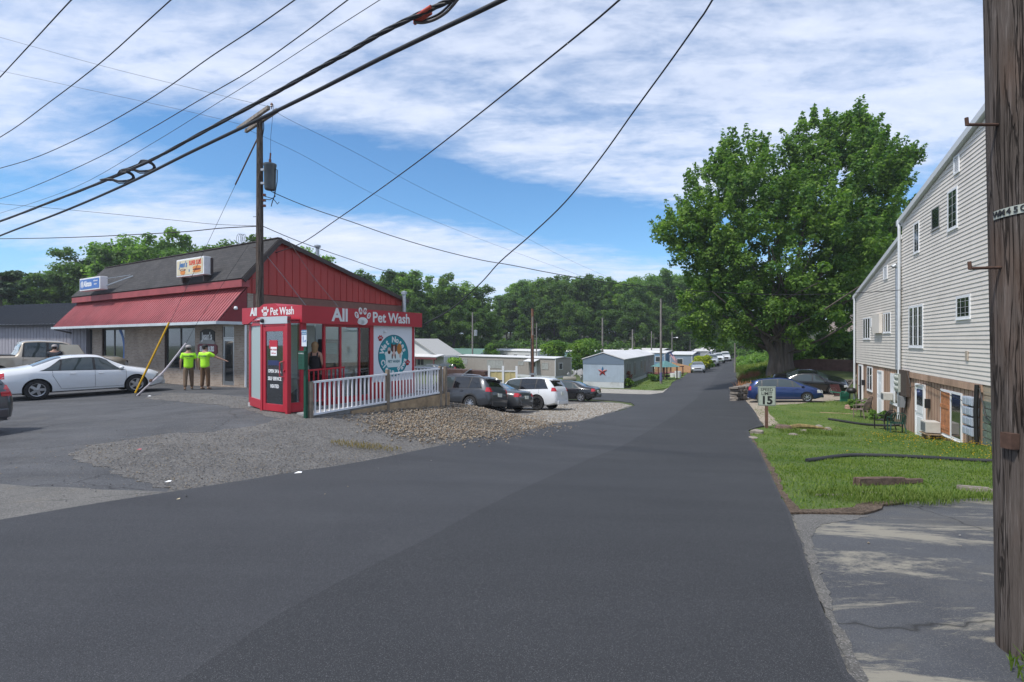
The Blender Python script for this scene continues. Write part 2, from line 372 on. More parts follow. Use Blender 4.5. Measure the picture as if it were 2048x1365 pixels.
def smooth_poly(pts, wob=0.0, step=0.5, seed=1):
    """subdivide outline and wobble it a little"""
    rnd = random.Random(seed); out = []
    n = len(pts)
    for i in range(n):
        a = Vector(pts[i]); b = Vector(pts[(i + 1) % n]); L = (b - a).length
        k = max(1, min(160, int(L / (step * (1 + min(a.length, b.length) / 30)))))
        for j in range(k):
            p = a.lerp(b, j / k); out.append((p.x + rnd.uniform(-wob, wob), p.y + rnd.uniform(-wob, wob)))
    return out
def sheet(name, poly, off, mats, label, kind='structure', cat=None, side=0.05, group=None, crown=None):
    bm = bmesh.new()
    tris = geometry.tessellate_polygon([[Vector((x, y, 0)) for x, y in poly]])
    vs = [bm.verts.new((x, y, 0)) for x, y in poly]
    for t in tris:
        try: bm.faces.new([vs[i] for i in t])
        except ValueError: pass
    x0 = min(p[0] for p in poly); x1 = max(p[0] for p in poly); y0 = min(p[1] for p in poly); y1 = max(p[1] for p in poly)
    for x in XS:
        if x0 < x < x1: bmesh.ops.bisect_plane(bm, geom=bm.verts[:] + bm.edges[:] + bm.faces[:], plane_co=(x, 0, 0), plane_no=(1, 0, 0), dist=1e-4)
    for y in YS:
        if y0 < y < y1: bmesh.ops.bisect_plane(bm, geom=bm.verts[:] + bm.edges[:] + bm.faces[:], plane_co=(0, y, 0), plane_no=(0, 1, 0), dist=1e-4)
    bmesh.ops.remove_doubles(bm, verts=bm.verts, dist=1e-3)
    bmesh.ops.recalc_face_normals(bm, faces=bm.faces)
    co = np.array([v.co[:] for v in bm.verts]); z = hz_arr(co[:, 0], co[:, 1]) - 0.03 + off
    for v, q in zip(bm.verts, z): v.co.z = q
    for f in bm.faces:
        if f.normal.z < 0: f.normal_flip()
    if side:
        be = [e for e in bm.edges if e.is_boundary]
        r = bmesh.ops.extrude_edge_only(bm, edges=be)
        for v in [q for q in r['geom'] if isinstance(q, bmesh.types.BMVert)]: v.co.z -= side
    for f in bm.faces: f.smooth = True
    me = bpy.data.meshes.new(name); bm.to_mesh(me); bm.free()
    me.materials.append(mats); me.set_sharp_from_angle(angle=R(40))
    o = link_mesh(name, me)
    return tag(o, label, cat, group, kind)
def gp(lst): return [tuple(G(px, py)[:2]) for px, py in lst]

M_road = groundmat('new_asphalt', (.038, .040, .045), (.052, .054, .059), speck=[(330, (.15, .15, .155), .92, .6), (260, (.018, .018, .02), .88, .7)], fine=220, mid=.5, fineamt=.32, bump=.9, bdist=.006, rough=.78,
    streak=((.12, 1.3, 1), R(28), 1.0, .12), patches=[(.5, (.072, .074, .08), .58, .75, .35, (1, 1, 1)), (1.3, (.028, .030, .034), .60, .70, .35, (1, 1, 1))])
M_lot = groundmat('worn_asphalt', (.060, .063, .069), (.092, .094, .10), speck=[(110, (.2, .2, .2), .95, .6), (80, (.02, .02, .02), .9, .5)], fine=90, mid=.8, fineamt=.28, bump=.6, bdist=.006, cracks=(.28,),
    streak=((.35, 1.6, 1), R(-30), 1.1, .16), patches=[(.9, (.11, .105, .10), .52, .70, .7, (1, 1, 1))])
M_old = groundmat('old_grey_asphalt', (.105, .103, .098), (.155, .150, .14), speck=[(150, (.27, .26, .25), .86, .6), (130, (.05, .05, .05), .85, .6)], fine=70, mid=1.4, fineamt=.4, bump=.8, bdist=.012, cracks=(.45,),
    patches=[(1.1, (.20, .17, .13), .55, .7, .7, (1, 1, 1)), (.8, (.06, .062, .066), .56, .66, .8, (1, 1, 1))])
M_gravel = groundmat('grey_gravel', (.10, .10, .102), (.17, .165, .158), speck=[(70, (.25, .245, .235), .80, .7), (50, (.04, .04, .042), .8, .7), (90, (.22, .18, .13), .88, .6)], fine=70, mid=1.0, fineamt=.5, bump=1.0, bdist=.02,
    patches=[(.7, (.06, .062, .068), .58, .7, .6, (1, 1, 1)), (.9, (.21, .17, .12), .60, .72, .6, (1, 1, 1))])
M_pale = groundmat('pale_gravel', (.25, .235, .205), (.36, .34, .30), speck=[(36, (.5, .48, .45), .7, .8), (28, (.12, .11, .10), .8, .8)], fine=40, mid=1.0, fineamt=.45, bump=1.0, bdist=.03)
M_drive = groundmat('sealed_driveway', (.055, .058, .066), (.078, .082, .09), speck=[(260, (.2, .2, .18), .93, .5)], fine=110, mid=1.0, fineamt=.3, bump=.7, bdist=.006,
    patches=[(.75, (.27, .25, .20), .50, .565, .8, (.42, 1.5, 1)), (2.6, (.25, .23, .19), .60, .68, .7, (.7, 1.3, 1)), (.5, (.11, .105, .095), .5, .62, .5, (.6, 1.2, 1))], cracks=(.22,))
M_dirt = groundmat('bare_dirt', (.08, .055, .038), (.15, .11, .08), speck=[(60, (.22, .18, .14), .86, .6), (40, (.05, .035, .025), .75, .7)], fine=35, mid=3, fineamt=.45, bump=1.0, bdist=.03)
M_grass = groundmat('mown_lawn', (.06, .12, .02), (.13, .17, .045), fine=45, mid=.9, fineamt=.55, bump=1.0, bdist=.03,
    patches=[(.7, (.16, .14, .06), .55, .7, .6, (.6, 1.4, 1)), (1.7, (.05, .12, .012), .55, .66, .6, (1, 1, 1))])

# left lot and gravel
lot = gp([(0,1046),(200,1011),(350,988),(600,946),(700,931),(640,880),(600,850),(640,838)]) + [(-2.2,15.2),(-2.9,17.0),(-6,24),(-12,34),(-40,48),(-48,20),(-30,2)]
sheet('car_park', smooth_poly(lot, .02), .012, M_lot, 'worn grey asphalt car park in front of the red roofed shops')
sheet('old_pavement', smooth_poly(gp([(-60,985),(0,968),(140,976),(345,985),(600,946),(350,985),(200,1011),(0,1046),(-60,1060)][:4] + [(560,952),(350,988),(200,1011),(0,1046),(-80,1062)]), .05, .3, 3), .020, M_old,
      'pale cracked old asphalt strip beside the newly paved road')
gr1 = gp([(130,908),(180,890),(240,880),(330,868),(430,863),(520,850),(560,838),(520,826),(440,810),(350,802),(285,797),(330,786),(420,787),(500,795)]) + [(-4.9,13.0),(-4.5,12.0),(-2.1,15.9),(-3.2,17.0),(-5.4,21.5),(-7,26),(-4,31),(2.0,38.5)] + gp([(1130,799),(1200,803),(1240,806),(1266,812),(1210,829),(1150,845),(1075,858),(1000,871),(870,896),(750,921),(670,935),(600,946),(480,966),(350,986),(240,945)])
sheet('gravel_yard', smooth_poly(gr1, .09, .14, 5), .020, M_gravel, 'grey crushed stone yard between the road, the pet wash and the parked cars')
pg = gp([(1000,868),(1075,856),(1150,843),(1210,828),(1262,812),(1240,807),(1180,806),(1100,812),(1000,828),(900,838),(860,850),(900,868)])
sheet('gravel_patch', smooth_poly(pg, .08, .3, 6), .036, M_pale, 'pale tan gravel fanning out beside the curve of the road')
# roads
rd_left = gp([(0,1046),(200,1011),(350,988),(480,967),(600,947),(670,936),(750,922),(870,897),(1000,872),(1075,859),(1150,846),(1210,830),(1250,820),(1270,812),(1262,806),(1235,803),(1180,799),(1130,798)])
side_n = gp([(1100,778),(1200,787),(1300,790),(1326,787),(1338,775),(1348,763),(1372,750),(1395,738),(1418,725),(1436,717),(1446,711.5)])
rd_right = gp([(1476,711),(1470,722),(1471,740),(1474,760),(1480,783),(1490,800),(1500,812),(1512,828),(1528,853),(1497,862),(1503,880),(1520,905),(1534,935),(1545,960),(1562,998),(1580,1030),(1590,1062),(1600,1090),(1618,1150),(1640,1218),(1668,1292),(1695,1362)])
road = rd_left + [(-6, 44), (-20, 52), (-22, 58), (-6, 52)] + side_n + [(62, 150), (90, 150), (90, 142), (58, 128)] + rd_right + [(1.55, 1.5), (1.7, -2), (2.5, -20), (-60, -20), (-60, 5), (-12, 3.9)]
sheet('road', smooth_poly(road, .0), .055, M_road, 'smooth dark newly paved road curving downhill to the trailer park')
M_seam = groundmat('asphalt_second_pass', (.031, .033, .037), (.039, .041, .045), speck=[(330, (.15, .15, .155), .92, .6), (260, (.018, .018, .02), .88, .7)], fine=220, mid=.5, fineamt=.32, bump=.9, bdist=.006, rough=.8, streak=((.12, 1.3, 1), R(28), 1.0, .10), patches=[(.5, (.06, .062, .067), .58, .75, .35, (1, 1, 1)), (1.3, (.026, .028, .031), .60, .70, .35, (1, 1, 1))])
ln = gp([(380,1362),(560,1240),(700,1168),(850,1092),(980,1018),(1090,962),(1180,920),(1290,868),(1350,830),(1400,790),(1425,765),(1440,745),(1452,726)])
rr2 = gp([(1466,726),(1467,745),(1472,765),(1478,788),(1500,815),(1520,848),(1492,862),(1500,885),(1516,907),(1530,937),(1541,962),(1558,1000),(1574,1032),(1584,1064),(1594,1092),(1610,1150),(1630,1218),(1656,1292),(1680,1358)])
sheet('road_lane', smooth_poly(ln + rr2 + [(1.45, 1.4), (1.5, -2), (-3.5, -2)], 0), .061, M_seam, 'darker right hand lane of the new asphalt with a straight paving seam', side=.005)
# driveway, lawn, apron
drv = gp([(1580,1028),(1700,1022),(1800,1006),(1880,998),(1990,994)]) + [(8.2,7.6),(14,9.0),(22,9),(22,-12),(2.4,-12),(1.6,-2),(1.5,1.4)] + rd_right[::-1][:7]
sheet('driveway', smooth_poly(drv, .02), .022, M_drive, 'worn sealed driveway with pale scuffed patches beside the road')
lawn = gp([(1580,1026),(1700,1020),(1800,1004),(1880,996),(1990,992)]) + [(8.3,7.7),(14,9.2),(12.4,11),(14.2,14.8),(16.9,21),(21.2,31.2)] + gp([(1660,800),(1630,806),(1530,808),(1502,812),(1515,830),(1545,852),(1500,862),(1500,880),(1517,905),(1531,935),(1542,960),(1560,1000)])
sheet('lawn', smooth_poly(lawn, .06, .3, 8), .04, M_grass, 'mown green lawn sloping down to the brown and cream house')
edge = gp([(1498,862),(1503,880),(1518,905),(1532,935),(1543,960),(1560,998),(1578,1030),(1600,1030),(1720,1030),(1810,1006),(1790,1001),(1700,1019),(1604,1022),(1577,1000),(1558,965),(1542,930),(1527,905),(1510,885)])
sheet('dirt_edge', smooth_poly(edge, .05, .2, 9), .046, M_dirt, 'strip of bare brown dirt along the lawn edge by the road', side=.02)
apr = gp([(1490,799),(1500,812),(1512,828),(1530,853),(1560,850),(1545,835),(1530,812),(1600,808),(1690,800),(1690,786),(1500,789)])
sheet('parking_apron', smooth_poly(apr, .06, .3, 11), .047, groundmat('sandy_apron', (.23, .19, .15), (.33, .28, .22), speck=[(30, (.42, .38, .33), .8, .7)], fine=40, mid=1.5, fineamt=.3, bump=.8, bdist=.02), 'sandy gravel apron under the blue and black parked cars')
bank = gp([(1476,748),(1486,742),(1500,738),(1560,735),(1700,735),(1700,775),(1640,770),(1500,768)])
conc = gp([(1196,778),(1270,781),(1326,783),(1336,777),(1326,787),(1300,790),(1200,787)])
sheet('concrete_strip', smooth_poly(conc, .02), .075, M_pale, 'pale gravel strip in front of the starred trailer')
dre = gp([(1584,1030),(1606,1092),(1622,1150),(1646,1218),(1674,1292),(1702,1362),(1790,1560),(1830,1560),(1732,1364),(1700,1290),(1668,1225),(1646,1160),(1630,1110),(1624,1075),(1640,1050),(1700,1042),(1740,1032),(1700,1027)])
sheet('driveway_edge', smooth_poly(dre, .016, .05, 21), .026, M_old, 'pale crumbling old pavement between new road and driveway', side=.003)
tl = gp([(1262,762),(1330,742),(1392,732),(1372,750),(1348,763),(1336,777),(1300,782),(1262,780)])
sheet('trailer_lawn', smooth_poly(tl, .1, .4, 12), .06, M_grass, 'green grass wedge between the starred trailer and the road')
def in_poly(px, py, poly):
    P_ = np.array(poly); x = px; y = py; c = np.zeros(x.shape, bool); j = len(P_) - 1
    for i in range(len(P_)):
        xi, yi = P_[i]; xj, yj = P_[j]
        with np.errstate(divide='ignore', invalid='ignore'):
            c ^= ((yi > y) != (yj > y)) & (x < (xj - xi) * (y - yi) / (yj - yi + 1e-12) + xi)
        j = i
    return c
rng = np.random.default_rng(5)
# grass blades on the near lawn
def blades(name, poly, n, h, w, mtl, label, avoid=None, off=.01, parent=None, near=None):
    P_ = np.array(poly); lo = P_.min(0); hi = P_.max(0)
    xy = rng.uniform(lo, hi, (n * 4, 2))
    keep = in_poly(xy[:, 0], xy[:, 1], poly)
    if avoid is not None: keep &= ~in_poly(xy[:, 0], xy[:, 1], avoid)
    if near is not None: keep &= rng.uniform(0, 1, len(xy)) < np.clip((near / np.maximum(xy[:, 1], 1)) ** 1.6, 0, 1)
    keep &= rng.uniform(0, 1, len(xy)) < .62 + .5 * np.sin(xy[:, 0] * 1.1 + 2 * np.sin(xy[:, 1] * .6)) * np.sin(xy[:, 1] * 1.5 + np.sin(xy[:, 0] * .8) * 2)
    xy = xy[keep][:n]; k = len(xy); z = hz_arr(xy[:, 0], xy[:, 1]) + off
    cl = np.sin(xy[:, 0] * 2.3 + np.sin(xy[:, 1] * 1.7) * 2) * np.cos(xy[:, 1] * 2.9 + np.sin(xy[:, 0] * 1.3) * 2)
    a = rng.uniform(0, 2 * np.pi, k); hh = h * rng.uniform(.45, 1.25, k) * (1 + .35 * cl); ln_ = rng.uniform(-.6, .6, (k, 2)) * hh[:, None]
    ww = w * (1 + xy[:, 1] / 14)
    b = np.stack([xy[:, 0], xy[:, 1], z], 1); d = np.stack([np.cos(a) * ww, np.sin(a) * ww, np.zeros(k)], 1)
    t = b + np.stack([ln_[:, 0], ln_[:, 1], hh], 1)
    V = np.stack([b - d, b + d, t], 1).reshape(-1, 3); Fc = np.arange(3 * k).reshape(-1, 3)
    c = np.clip(rng.normal(.45, .22, k) + .15 * cl, 0, 1); cols = np.stack([c, c, c], 1)
    o = np_mesh(name, V, Fc, mtl, cols, parent)
    return tag(o, label, None, None, 'stuff')
M_blade = leafmat('grass_blade', (.055, .12, .012), (.21, .26, .06), .35)
blades('grass', lawn, 100000, .042, .0055, M_blade, 'short green grass blades of the house lawn', avoid=edge, near=9)
blades('grass', tl, 6000, .09, .012, M_blade, 'green grass on the wedge beside the starred trailer', near=60)
def stones(name, poly, n, s0, s1, mtl, label, off=.0, hump=None, near=None, flat=.6, jit=0):
    P_ = np.array(poly); lo = P_.min(0); hi = P_.max(0)
    xy = rng.uniform(lo, hi, (n * 5, 2)); keep = in_poly(xy[:, 0], xy[:, 1], poly)
    if near is not None: keep &= rng.uniform(0, 1, len(xy)) < np.clip((near / np.maximum(xy[:, 1], 1)) ** 1.5, 0, 1)
    xy = xy[keep][:n]; k = len(xy)
    if jit: xy = xy + rng.normal(0, jit, xy.shape)
    z = hz_arr(xy[:, 0], xy[:, 1]) + off
    if hump is not None: z = z + hump(xy)
    base = np.array([(1,0,0),(-1,0,0),(0,1,0),(0,-1,0),(0,0,1),(0,0,-1)], float)
    fc = np.array([(0,2,4),(2,1,4),(1,3,4),(3,0,4),(2,0,5),(1,2,5),(3,1,5),(0,3,5)])
    s = rng.uniform(s0, s1, k) ** 1.0; sc = s[:, None, None] * rng.uniform(.6, 1.3, (k, 6, 1)) * np.array([1, 1, flat])
    a = rng.uniform(0, 2 * np.pi, k); c_, s_ = np.cos(a), np.sin(a)
    v = base[None] * sc; v = v + rng.uniform(-.25, .25, (k, 6, 3)) * s[:, None, None]
    vx = v[..., 0] * c_[:, None] - v[..., 1] * s_[:, None]; vy = v[..., 0] * s_[:, None] + v[..., 1] * c_[:, None]
    V = np.stack([vx + xy[:, :1], vy + xy[:, 1:], v[..., 2] + z[:, None] + s[:, None] * .2], -1).reshape(-1, 3)
    Fc = (fc[None] + (np.arange(k) * 6)[:, None, None]).reshape(-1, 3)
    c = rng.uniform(0, 1, k); cols = np.repeat(np.stack([c, rng.uniform(0, 1, k), c], 1), 8, axis=0)
    o = np_mesh(name, V, Fc, mtl, cols)
    return tag(o, label, None, None, 'stuff')
def stonemat(name, a, b, c3=None):
    m = bpy.data.materials.new(name); m.use_nodes = True; t = m.node_tree; bs = t.nodes['Principled BSDF']
    at = N(t, 'ShaderNodeAttribute'); at.attribute_name = 'tint'; sp = N(t, 'ShaderNodeSeparateColor'); t.links.new(at.outputs['Color'], sp.inputs[0])
    c = mixc(t, sp.outputs[0], a, b)
    if c3: c = mixc(t, math_(t, 'GREATER_THAN', sp.outputs[1], .72), c, c3)
    t.links.new(c, bs.inputs['Base Color']); bs.inputs['Roughness'].default_value = .9; return m
M_st = stonemat('grey_chips', (.07, .07, .074), (.27, .26, .245), (.23, .19, .14))
M_st2 = stonemat('brown_clods', (.05, .032, .022), (.17, .125, .09))
M_tan = stonemat('tan_stones', (.12, .085, .055), (.33, .27, .195), (.20, .19, .175))
stones('gravel', gr1, 34000, .005, .014, M_st, 'loose grey gravel chips lying over the yard', .004, near=8)
pile = gp([(770,838),(800,822),(880,811),(930,812),(1000,832),(1080,842),(1110,850),(1060,856),(960,872),(880,882),(820,874),(760,858),(730,846)])
pc = np.array(pile).mean(0)
def hump(xy):
    d = np.linalg.norm((xy - pc) / np.array([1.9, 3.6]), axis=1)
    return .035 * np.exp(-d * d * 1.5) + rng.uniform(0, .03, len(xy))
stones('gravel', gr1, 14000, .005, .013, M_st, 'stray gravel chips spilling over the yard edge onto the car park', .0, near=9, jit=.7)
stones('rubble_heap', pile, 11000, .012, .036, M_tan, 'low spread of tan rubble stones over the gravel below the ramp', .0, hump=hump, flat=.7, jit=.38)
stones('gravel', pg, 5000, .014, .035, M_tan, 'scattered tan pebbles toward the road curve', .004)
stones('gravel', edge, 3500, .005, .016, M_st2, 'small clods and pebbles along the lawn edge', .01)
M_leaf_rd = mat('dry_leaf', (.30, .24, .16), .9)
stones('gravel', road[:14] + [(-2, 5), (-8, 3.5)], 90, .006, .014, M_st, 'few pale stone chips scattered over the new road', .028)
stones('gravel', drv[:9] + [(2.2, 1.5)], 350, .006, .016, M_st, 'small stone chips scattered on the driveway', .0)

fl_ = [(-75, 96), (-40, 108), (-8, 112), (20, 118), (44, 124), (60, 140), (120, 150), (140, 260), (-120, 260), (-120, 100)]
sheet('forest_floor', fl_, .10, groundmat('forest_floor', (.022, .028, .012), (.05, .05, .025), fine=8, mid=.4, fineamt=.5, bump=1, bdist=.05), 'dark leafy floor under the far woods', side=0)
# ================================================================ SHARED MATERIALS
M_white = mat('white_paint', (.72, .73, .74), .5, nscale=3, namt=.05, dirt=((.35, .33, .30), 2.0, .35))
M_whitev = mat('white_vinyl', (.78, .79, .80), .45)
M_black = mat('black_plastic', (.012, .012, .013), .5)
M_dark = mat('dark_interior', (.02, .02, .022), .8)
M_chrome = mat('chrome', (.75, .75, .76), .12, 1.0)
M_alu = mat('brushed_aluminium', (.5, .51, .52), .35, .9, 30, .1)
M_galv = mat('galvanised_steel', (.42, .44, .46), .45, .8, 8, .2)
M_wood = mat('weathered_wood', (.26, .19, .12), .85, 0, 6, .35, 25, .4, stretch=(1, 1, 1))
M_timber = mat('treated_timber', (.36, .26, .16), .85, 0, 5, .3, 20, .4, dirt=((.12, .09, .06), 1.5, .6))
M_greyw = mat('silvered_wood', (.23, .20, .17), .9, 0, 9, .4, 30, .6, stretch=(1, 1, .15))
M_rust = mat('rusty_iron', (.09, .05, .035), .9, .2, 20, .4)
M_red = mat('pet_wash_red_paint', (.40, .018, .034), .38, nscale=2, namt=.06, dirt=((.30, .03, .05), 3, .3))
M_redm = mat('red_metal_cladding', (.40, .042, .036), .45, nscale=1.2, namt=.12, stretch=(1, 1, .3))
M_awn = mat('faded_red_awning_metal', (.35, .095, .10), .42, nscale=1.0, namt=.16, dirt=((.42, .16, .16), 1.3, .5))
M_fascia = mat('faded_red_fascia', (.30, .06, .065), .6, nscale=2, namt=.2)
M_glass = glassmat('dark_window_glass', (.022, .027, .03), rough=.09)
M_glassc = glassmat('clear_booth_glass', (.82, .88, .88), alpha=.05)
M_frost = mat('frosted_glass', (.34, .42, .42), .35)
M_teal = mat('teal_sign_face', (.0, .22, .27), .4)
M_green = mat('dark_green_steel', (.005, .06, .035), .45)
M_yellow = mat('yellow_guard', (.75, .42, .01), .45)
def XF(mb, M): mb.v = [tuple(M @ Vector(p)) for p in mb.v]; return mb
I4 = Matrix()
def wall_holes(mb, x0, x1, z0, z1, ya, yb, holes, m=0):
    """wall in the xz plane with rectangular openings (hx0,hx1,hz0,hz1)"""
    xs = sorted({x0, x1, *[h[0] for h in holes], *[h[1] for h in holes]}); 
    for a, b in zip(xs, xs[1:]):
        hs = sorted([(h[2], h[3]) for h in holes if h[0] < (a + b) / 2 < h[1]]); z = z0
        for (c, d_) in hs:
            if c > z + 1e-4: mb.box(a, b, ya, yb, z, c, m)
            z = max(z, d_)
        if z1 > z + 1e-4: mb.box(a, b, ya, yb, z, z1, m)
    return mb
def window(parent, x0, x1, z0, z1, y, M=I4, mf=None, mg=None, fw=.06, div=1, grid=None, proud=.03, label=None, name='window', sill=True, deep=.05):
    if parent.name.startswith('sided'): proud = .014
    mf = mf or M_whitev; mg = mg or M_glass
    f = MB(); a = y - proud; b = y + deep
    f.box(x0, x1, a, b, z1 - fw, z1); f.box(x0, x1, a, b, z0, z0 + fw)
    f.box(x0, x0 + fw, a, b, z0 + fw, z1 - fw); f.box(x1 - fw, x1, a, b, z0 + fw, z1 - fw)
    for i in range(1, div):
        q = x0 + (x1 - x0) * i / div; f.box(q - fw * .7, q + fw * .7, a - .004, b, z0 + fw, z1 - fw)
    if grid:
        for i in range(1, grid[0]):
            q = x0 + (x1 - x0) * i / grid[0]; f.box(q - .0035, q + .0035, y - .009, y + .012, z0 + fw, z1 - fw)
        for i in range(1, grid[1]):
            q = z0 + (z1 - z0) * i / grid[1]; f.box(x0 + fw, x1 - fw, y - .008, y + .011, q - .0035, q + .0035)
    if sill: f.box(x0 - .03, x1 + .03, a - .02, b - .003, z0 - .035, z0 - .002)
    w = XF(f, M).build(name, mf, parent)
    if label: w['label'] = label
    p = MB().box(x0 + fw * .5, x1 - fw * .5, y - .006, y + .03, z0 + fw * .5, z1 - fw * .5)
    XF(p, M).build('pane', mg, w)
    return w
def paw(mb, cx, cz, s, y, m=0, depth=.006):
    """paw print in xz plane at y"""
    def ell(x, z, a, b, rot=0, n=16):
        pts = []
        for i in range(n):
            t = 2 * math.pi * i / n; u = a * math.cos(t); v = b * math.sin(t)
            pts.append((x + u * math.cos(rot) - v * math.sin(rot), z + u * math.sin(rot) + v * math.cos(rot)))
        mb.prism(pts, lambda u, v, t: (u, t, v), y, y - depth, m)
    ell(cx, cz - .30 * s, .42 * s, .26 * s); ell(cx - .15 * s, cz - .38 * s, .30 * s, .16 * s)
    for dx_, dz_, r in ((-.52, .08, .5), (-.2, .36, .15), (.2, .36, -.15), (.52, .08, -.5)):
        ell(cx + dx_ * s, cz + dz_ * s, .155 * s, .23 * s, r)
AX = R(-31.67)
# ================================================================ SHOP BUILDING
zb = -.36
shop = thing('shop_building', 'long tan brick shop building with red metal gable, shingled roof and faded red awning', 'building', (-11.26, 21.8, zb), AX)
q = lambda w: w - zb
M_brick = brickmat('tan_brick', (.42, .33, .26), (.30, .225, .175), (.40, .37, .33), .22, .075, .010, nvar=.2)
M_shing = brickmat('asphalt_shingle', (.045, .042, .042), (.026, .025, .026), (.016, .015, .015), .30, .12, .008, nvar=.35, bstr=.7)
M_trim = mat('dark_brown_trim', (.055, .04, .036), .6)
M_brown = mat('brown_stucco', (.20, .10, .08), .9, nscale=3, namt=.12, bscale=30, bstr=.3)
M_shopf = mat('bronze_shop_frame', (.10, .10, .10), .4, .5)
hol = [(-1.95, -1.02, .02, q(2.3)), (-7.0, -4.25, q(.28), q(2.3)), (-14.2, -11.55, q(.02), q(2.3)), (-16.5, -15.7, q(.1), q(2.3))]
XFM = I4
wall_holes(MB(), -17.5, 0, -.3, q(3.95), 0, .25, hol).build('wall', M_brick, shop)
MB().box(-17.5, -17.25, .25, 9.25, -.3, q(3.66)).box(-17.25, -.25, 9.0, 9.25, -.3, q(3.66)).build('rear_wall', M_brown, shop)
MB().box(-.25, 0, .25, 9.25, -.3, q(3.64)).build('side_wall', M_brown, shop)
# interior so that the windows look into a dim room
MB().box(-17.2, -.3, 4.0, 4.1, 0, q(3.4)).box(-17.2, -.3, .3, 4.0, q(2.9), q(2.95)).build('interior_wall', mat('shop_interior', (.10, .09, .085), .9), shop)
gp_ = [(-.02, q(3.66)), (-.02, q(4.12)), (1.39, q(6.1)), (9.25, q(3.98)), (9.25, q(3.66))]
gb = MB().prism(gp_, lambda u, v, t: (t, u, v), -.24, .012)
for i in range(24):
    y = .2 + i * .39
    zt = q(4.12) + (y + .02) / 1.41 * 1.98 if y < 1.39 else q(6.1) - (y - 1.39) / 7.86 * 2.12
    gb.box(.012, .042, y - .015, y + .015, q(3.66), zt - .04)
gb.build('gable_cladding', M_redm, shop)
gl_ = MB().prism(gp_, lambda u, v, t: (t, u, v), -17.5, -17.3); gl_.build('gable_cladding', M_redm, shop)
def slab(mb, y0, z0, y1, z1, x0, x1, th, m=0):
    L = math.hypot(y1 - y0, z1 - z0); ny, nz = -(z1 - z0) / L * th, (y1 - y0) / L * th
    return mb.prism([(y0, z0), (y1, z1), (y1 + ny, z1 + nz), (y0 + ny, z0 + nz)], lambda u, v, t: (t, u, v), x0, x1, m)
slab(MB(), -.32, q(4.19), 1.39, q(6.12), -17.65, .22, .10).build('front_roof_slope', M_shing, shop)
slab(MB(), 1.39, q(6.13), 9.6, q(3.92), -17.65, .22, .10).build('rear_roof_slope', M_shing, shop)
rk = MB(); rk.bar((.23, -.30, q(4.16)), (.23, 1.40, q(6.10)), .05, .20); rk.bar((.235, 1.38, q(6.12)), (.235, 9.58, q(3.92)), .05, .20)
rk.bar((-17.6, 1.38, q(6.225)), (.2, 1.38, q(6.225)), .22, .04)
rk.build('rake_trim', M_trim, shop)
MB().box(-17.6, .18, -.36, -.02, q(3.90), q(4.20)).build('fascia', M_fascia, shop)
# awning
aw = MB(); th = .02
slab(aw, -1.24, q(2.42), -.05, q(3.90), -17.5, -.02, th)
for i in range(80):
    x = -17.45 + i * .2205
    slab(aw, -1.25, q(2.445), -.05, q(3.925), x - .014, x + .014, .025)
aw.build('awning', M_awn, shop)
MB().prism([(-1.22, q(2.42)), (-.03, q(2.42)), (-.03, q(3.88))], lambda u, v, t: (t, u, v), -.03, .0).build('awning_cheek', mat('awning_cheek_red', (.22, .028, .035), .6, nscale=4, namt=.1), shop)
MB().prism([(-1.22, q(2.42)), (-.03, q(2.42)), (-.03, q(3.88))], lambda u, v, t: (t, u, v), -17.5, -17.47).build('awning_cheek', M_awn, shop)
MB().box(-17.6, .02, -1.33, -1.22, q(2.31), q(2.43)).box(-.08, .02, -1.22, .0, q(2.31), q(2.43)).build('gutter', mat('pale_gutter', (.55, .60, .62), .5, nscale=2, namt=.12), shop)
MB().box(-17.4, -.1, -1.2, -.0, q(2.36), q(2.38)).build('soffit', mat('soffit_grey', (.32, .32, .32), .8), shop)
MB().tube([(-.04, -.06, q(2.3)), (-.04, -.06, .02)], .045, 8).build('downspout', M_whitev, shop)
MB().tube([(-17.55, -1.2, q(2.3)), (-17.3, -.5, q(2.1)), (-17.45, -.06, q(1.95)), (-17.45, -.06, .05)], .04, 8).build('downspout', M_shopf, shop)
# doors and windows
d = MB(); d.box(-1.95, -1.89, .03, .12, .02, q(2.3)).box(-1.08, -1.02, .03, .12, .02, q(2.3)).box(-1.89, -1.08, .03, .12, q(1.73), q(1.79)).box(-1.89, -1.08, .03, .12, q(2.24), q(2.3))
dr = d.build('door', mat('pale_aluminium_frame', (.55, .56, .56), .4, .6), shop)
dd = MB(); dd.box(-1.88, -1.81, .04, .09, .03, q(1.72)).box(-1.16, -1.09, .04, .09, .03, q(1.72)).box(-1.81, -1.16, .04, .09, .03, .2).box(-1.81, -1.16, .04, .09, q(1.62), q(1.72))
dd.build('door_leaf', M_alu, dr)
MB().box(-1.81, -1.16, .055, .07, .2, q(1.62)).box(-1.89, -1.08, .06, .075, q(1.79), q(2.24)).build('pane', M_glass, dr)
MB().tube([(-1.78, .0, 1.0), (-1.78, -.04, 1.0), (-1.78, -.04, 1.3), (-1.78, .0, 1.3)], .012).build('handle', M_chrome, dr)
window(shop, -7.0, -4.25, q(.28), q(2.3), .06, fw=.07, div=2, mf=M_shopf)
window(shop, -14.2, -11.55, q(.02), q(2.3), .06, fw=.07, div=2, mf=M_shopf, label='shop window with a blue and white arc poster')
window(shop, -16.5, -15.7, q(.1), q(2.3), .06, fw=.07, mf=M_shopf)
MB().box(-7.1, -7.0, -.02, .08, q(.26), q(2.3)).build('window_jamb', mat('dark_timber_jamb', (.06, .035, .03), .8), shop)
MB().box(-14.35, -14.2, -.02, .08, q(.0), q(2.3)).build('window_jamb', MATS['dark_timber_jamb'], shop)
MB().box(-16.62, -16.5, -.02, .08, q(.0), q(2.3)).build('window_jamb', MATS['dark_timber_jamb'], shop)
